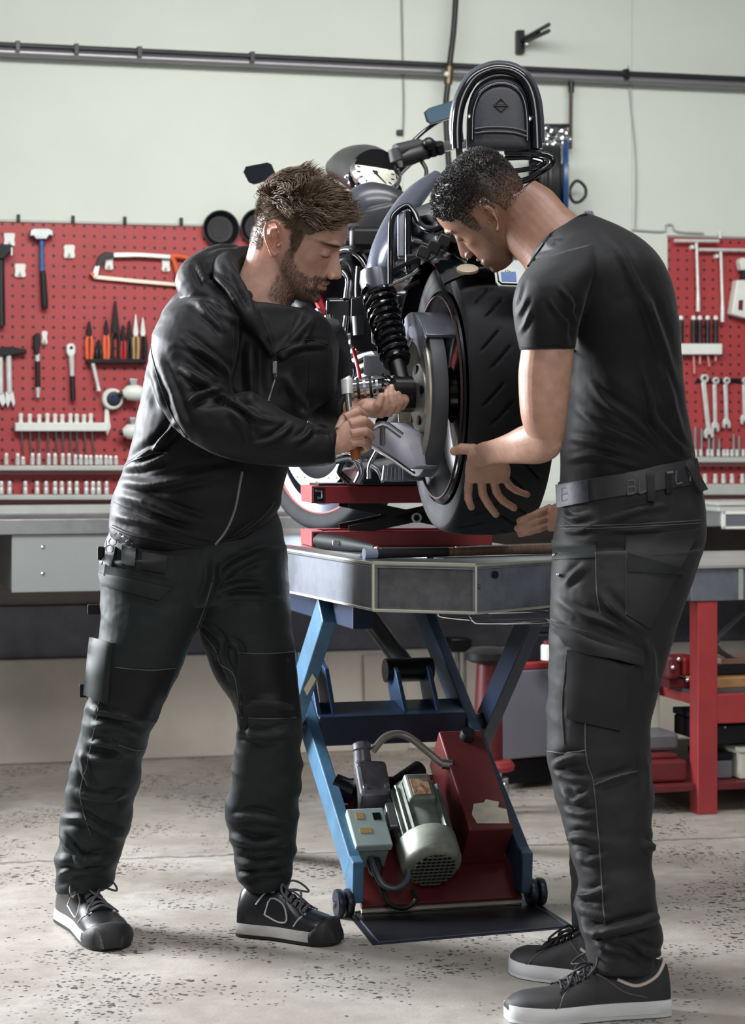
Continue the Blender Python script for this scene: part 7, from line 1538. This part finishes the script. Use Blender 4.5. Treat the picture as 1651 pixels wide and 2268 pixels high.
patch(bt3, [(1390, 1226), (1516, 1262), (1508, 1274), (1390, 1268)], 'pocket_band', POCKM, tr2, .008, 10, 4)
patch(bt3, [(1262, 1440), (1404, 1470), (1374, 1618), (1260, 1592)], 'leg_pocket', PANTR, tr2, .010, 12, 12, .010, .002)
patch(bt3, [(1222, 1374), (1420, 1436), (1416, 1470), (1264, 1428)], 'pocket_flap', PANTR, tr2, .015, 14, 5, .012, .001)
patch(bt3, [(1226, 1196), (1322, 1198), (1322, 1236), (1228, 1240)], 'front_pocket', POCKM, tr2, .004, 8, 6)
for s_, r in (([(1388, 1186), (1386, 1362)], .0012), ([(1240, 1165), (1400, 1162), (1552, 1152)], .0012), ([(1242, 1172), (1400, 1168), (1552, 1158)], .0010), ([(1390, 1230), (1450, 1246), (1516, 1262)], .0010), ([(1320, 1200), (1322, 1300), (1330, 1360)], .0010), ([(1214, 1664), (1260, 1668), (1298, 1662)], .0014), ([(1300, 1440), (1298, 1660), (1316, 1740), (1330, 1900), (1340, 2050)], .0013), ([(1316, 1738), (1360, 1722), (1412, 1708)], .0014), ([(1222, 1372), (1300, 1408), (1418, 1468)], .0012), ([(1250, 1650), (1246, 1560), (1256, 1450)], .0010)):
    seam(bt3, s_, r, 'seam', STITCH, tr2, .0012)
for x, y in ((1240, 1274), (1232, 1230)): 
    h, nn = shoot(bt3, x, y)
    if h: MB().sphere(h+nn*.004, .004, seg=10, ring=6).build('snap_button', CHROME, tr2)
# low black sneakers with white soles
SHOEK = mat('sneaker_charcoal', '#2c2b2d', .6, var=.2, vscale=25); SOLEK = mat('sneaker_sole_white', '#d8dadb', .5, var=.06, vscale=9); LACEB = mat('lace_black', '#18181b', .6); LINE = mat('sneaker_stitch', '#6a6462', .6)
for (h, t_, mir, sc) in ((PF(1476, 2243), PF(1122, 2262), 1, 1), (PF(1400, 2196), PF(1132, 2148), 1, 1)):
    o = shoe(h, t_, manR, SHOEK, SOLEK, SOLEK, LACEB, LINE, W=.054, sole_h=.034, H=.112, bumper=False, sneaker=True); o.name = 'shoe'
    hh, tt = Vector(h), Vector(t_); d = (tt-hh).normalized(); s_ = V(-d.y, d.x, 0); Ln = (tt-hh).length
    MB().tube([hh+d*Ln*.34-s_*.034+WZ*.080, hh+d*Ln*.22-s_*.036+WZ*.066, hh+d*Ln*.09-s_*.030+WZ*.082, hh+d*Ln*.015+WZ*.108, hh+d*Ln*.09+s_*.030+WZ*.082, hh+d*Ln*.22+s_*.036+WZ*.066, hh+d*Ln*.34+s_*.034+WZ*.080], .0035, 8, sm=5).build('collar_lining', mat('lining_pale', '#c9bdb8', .7), o)
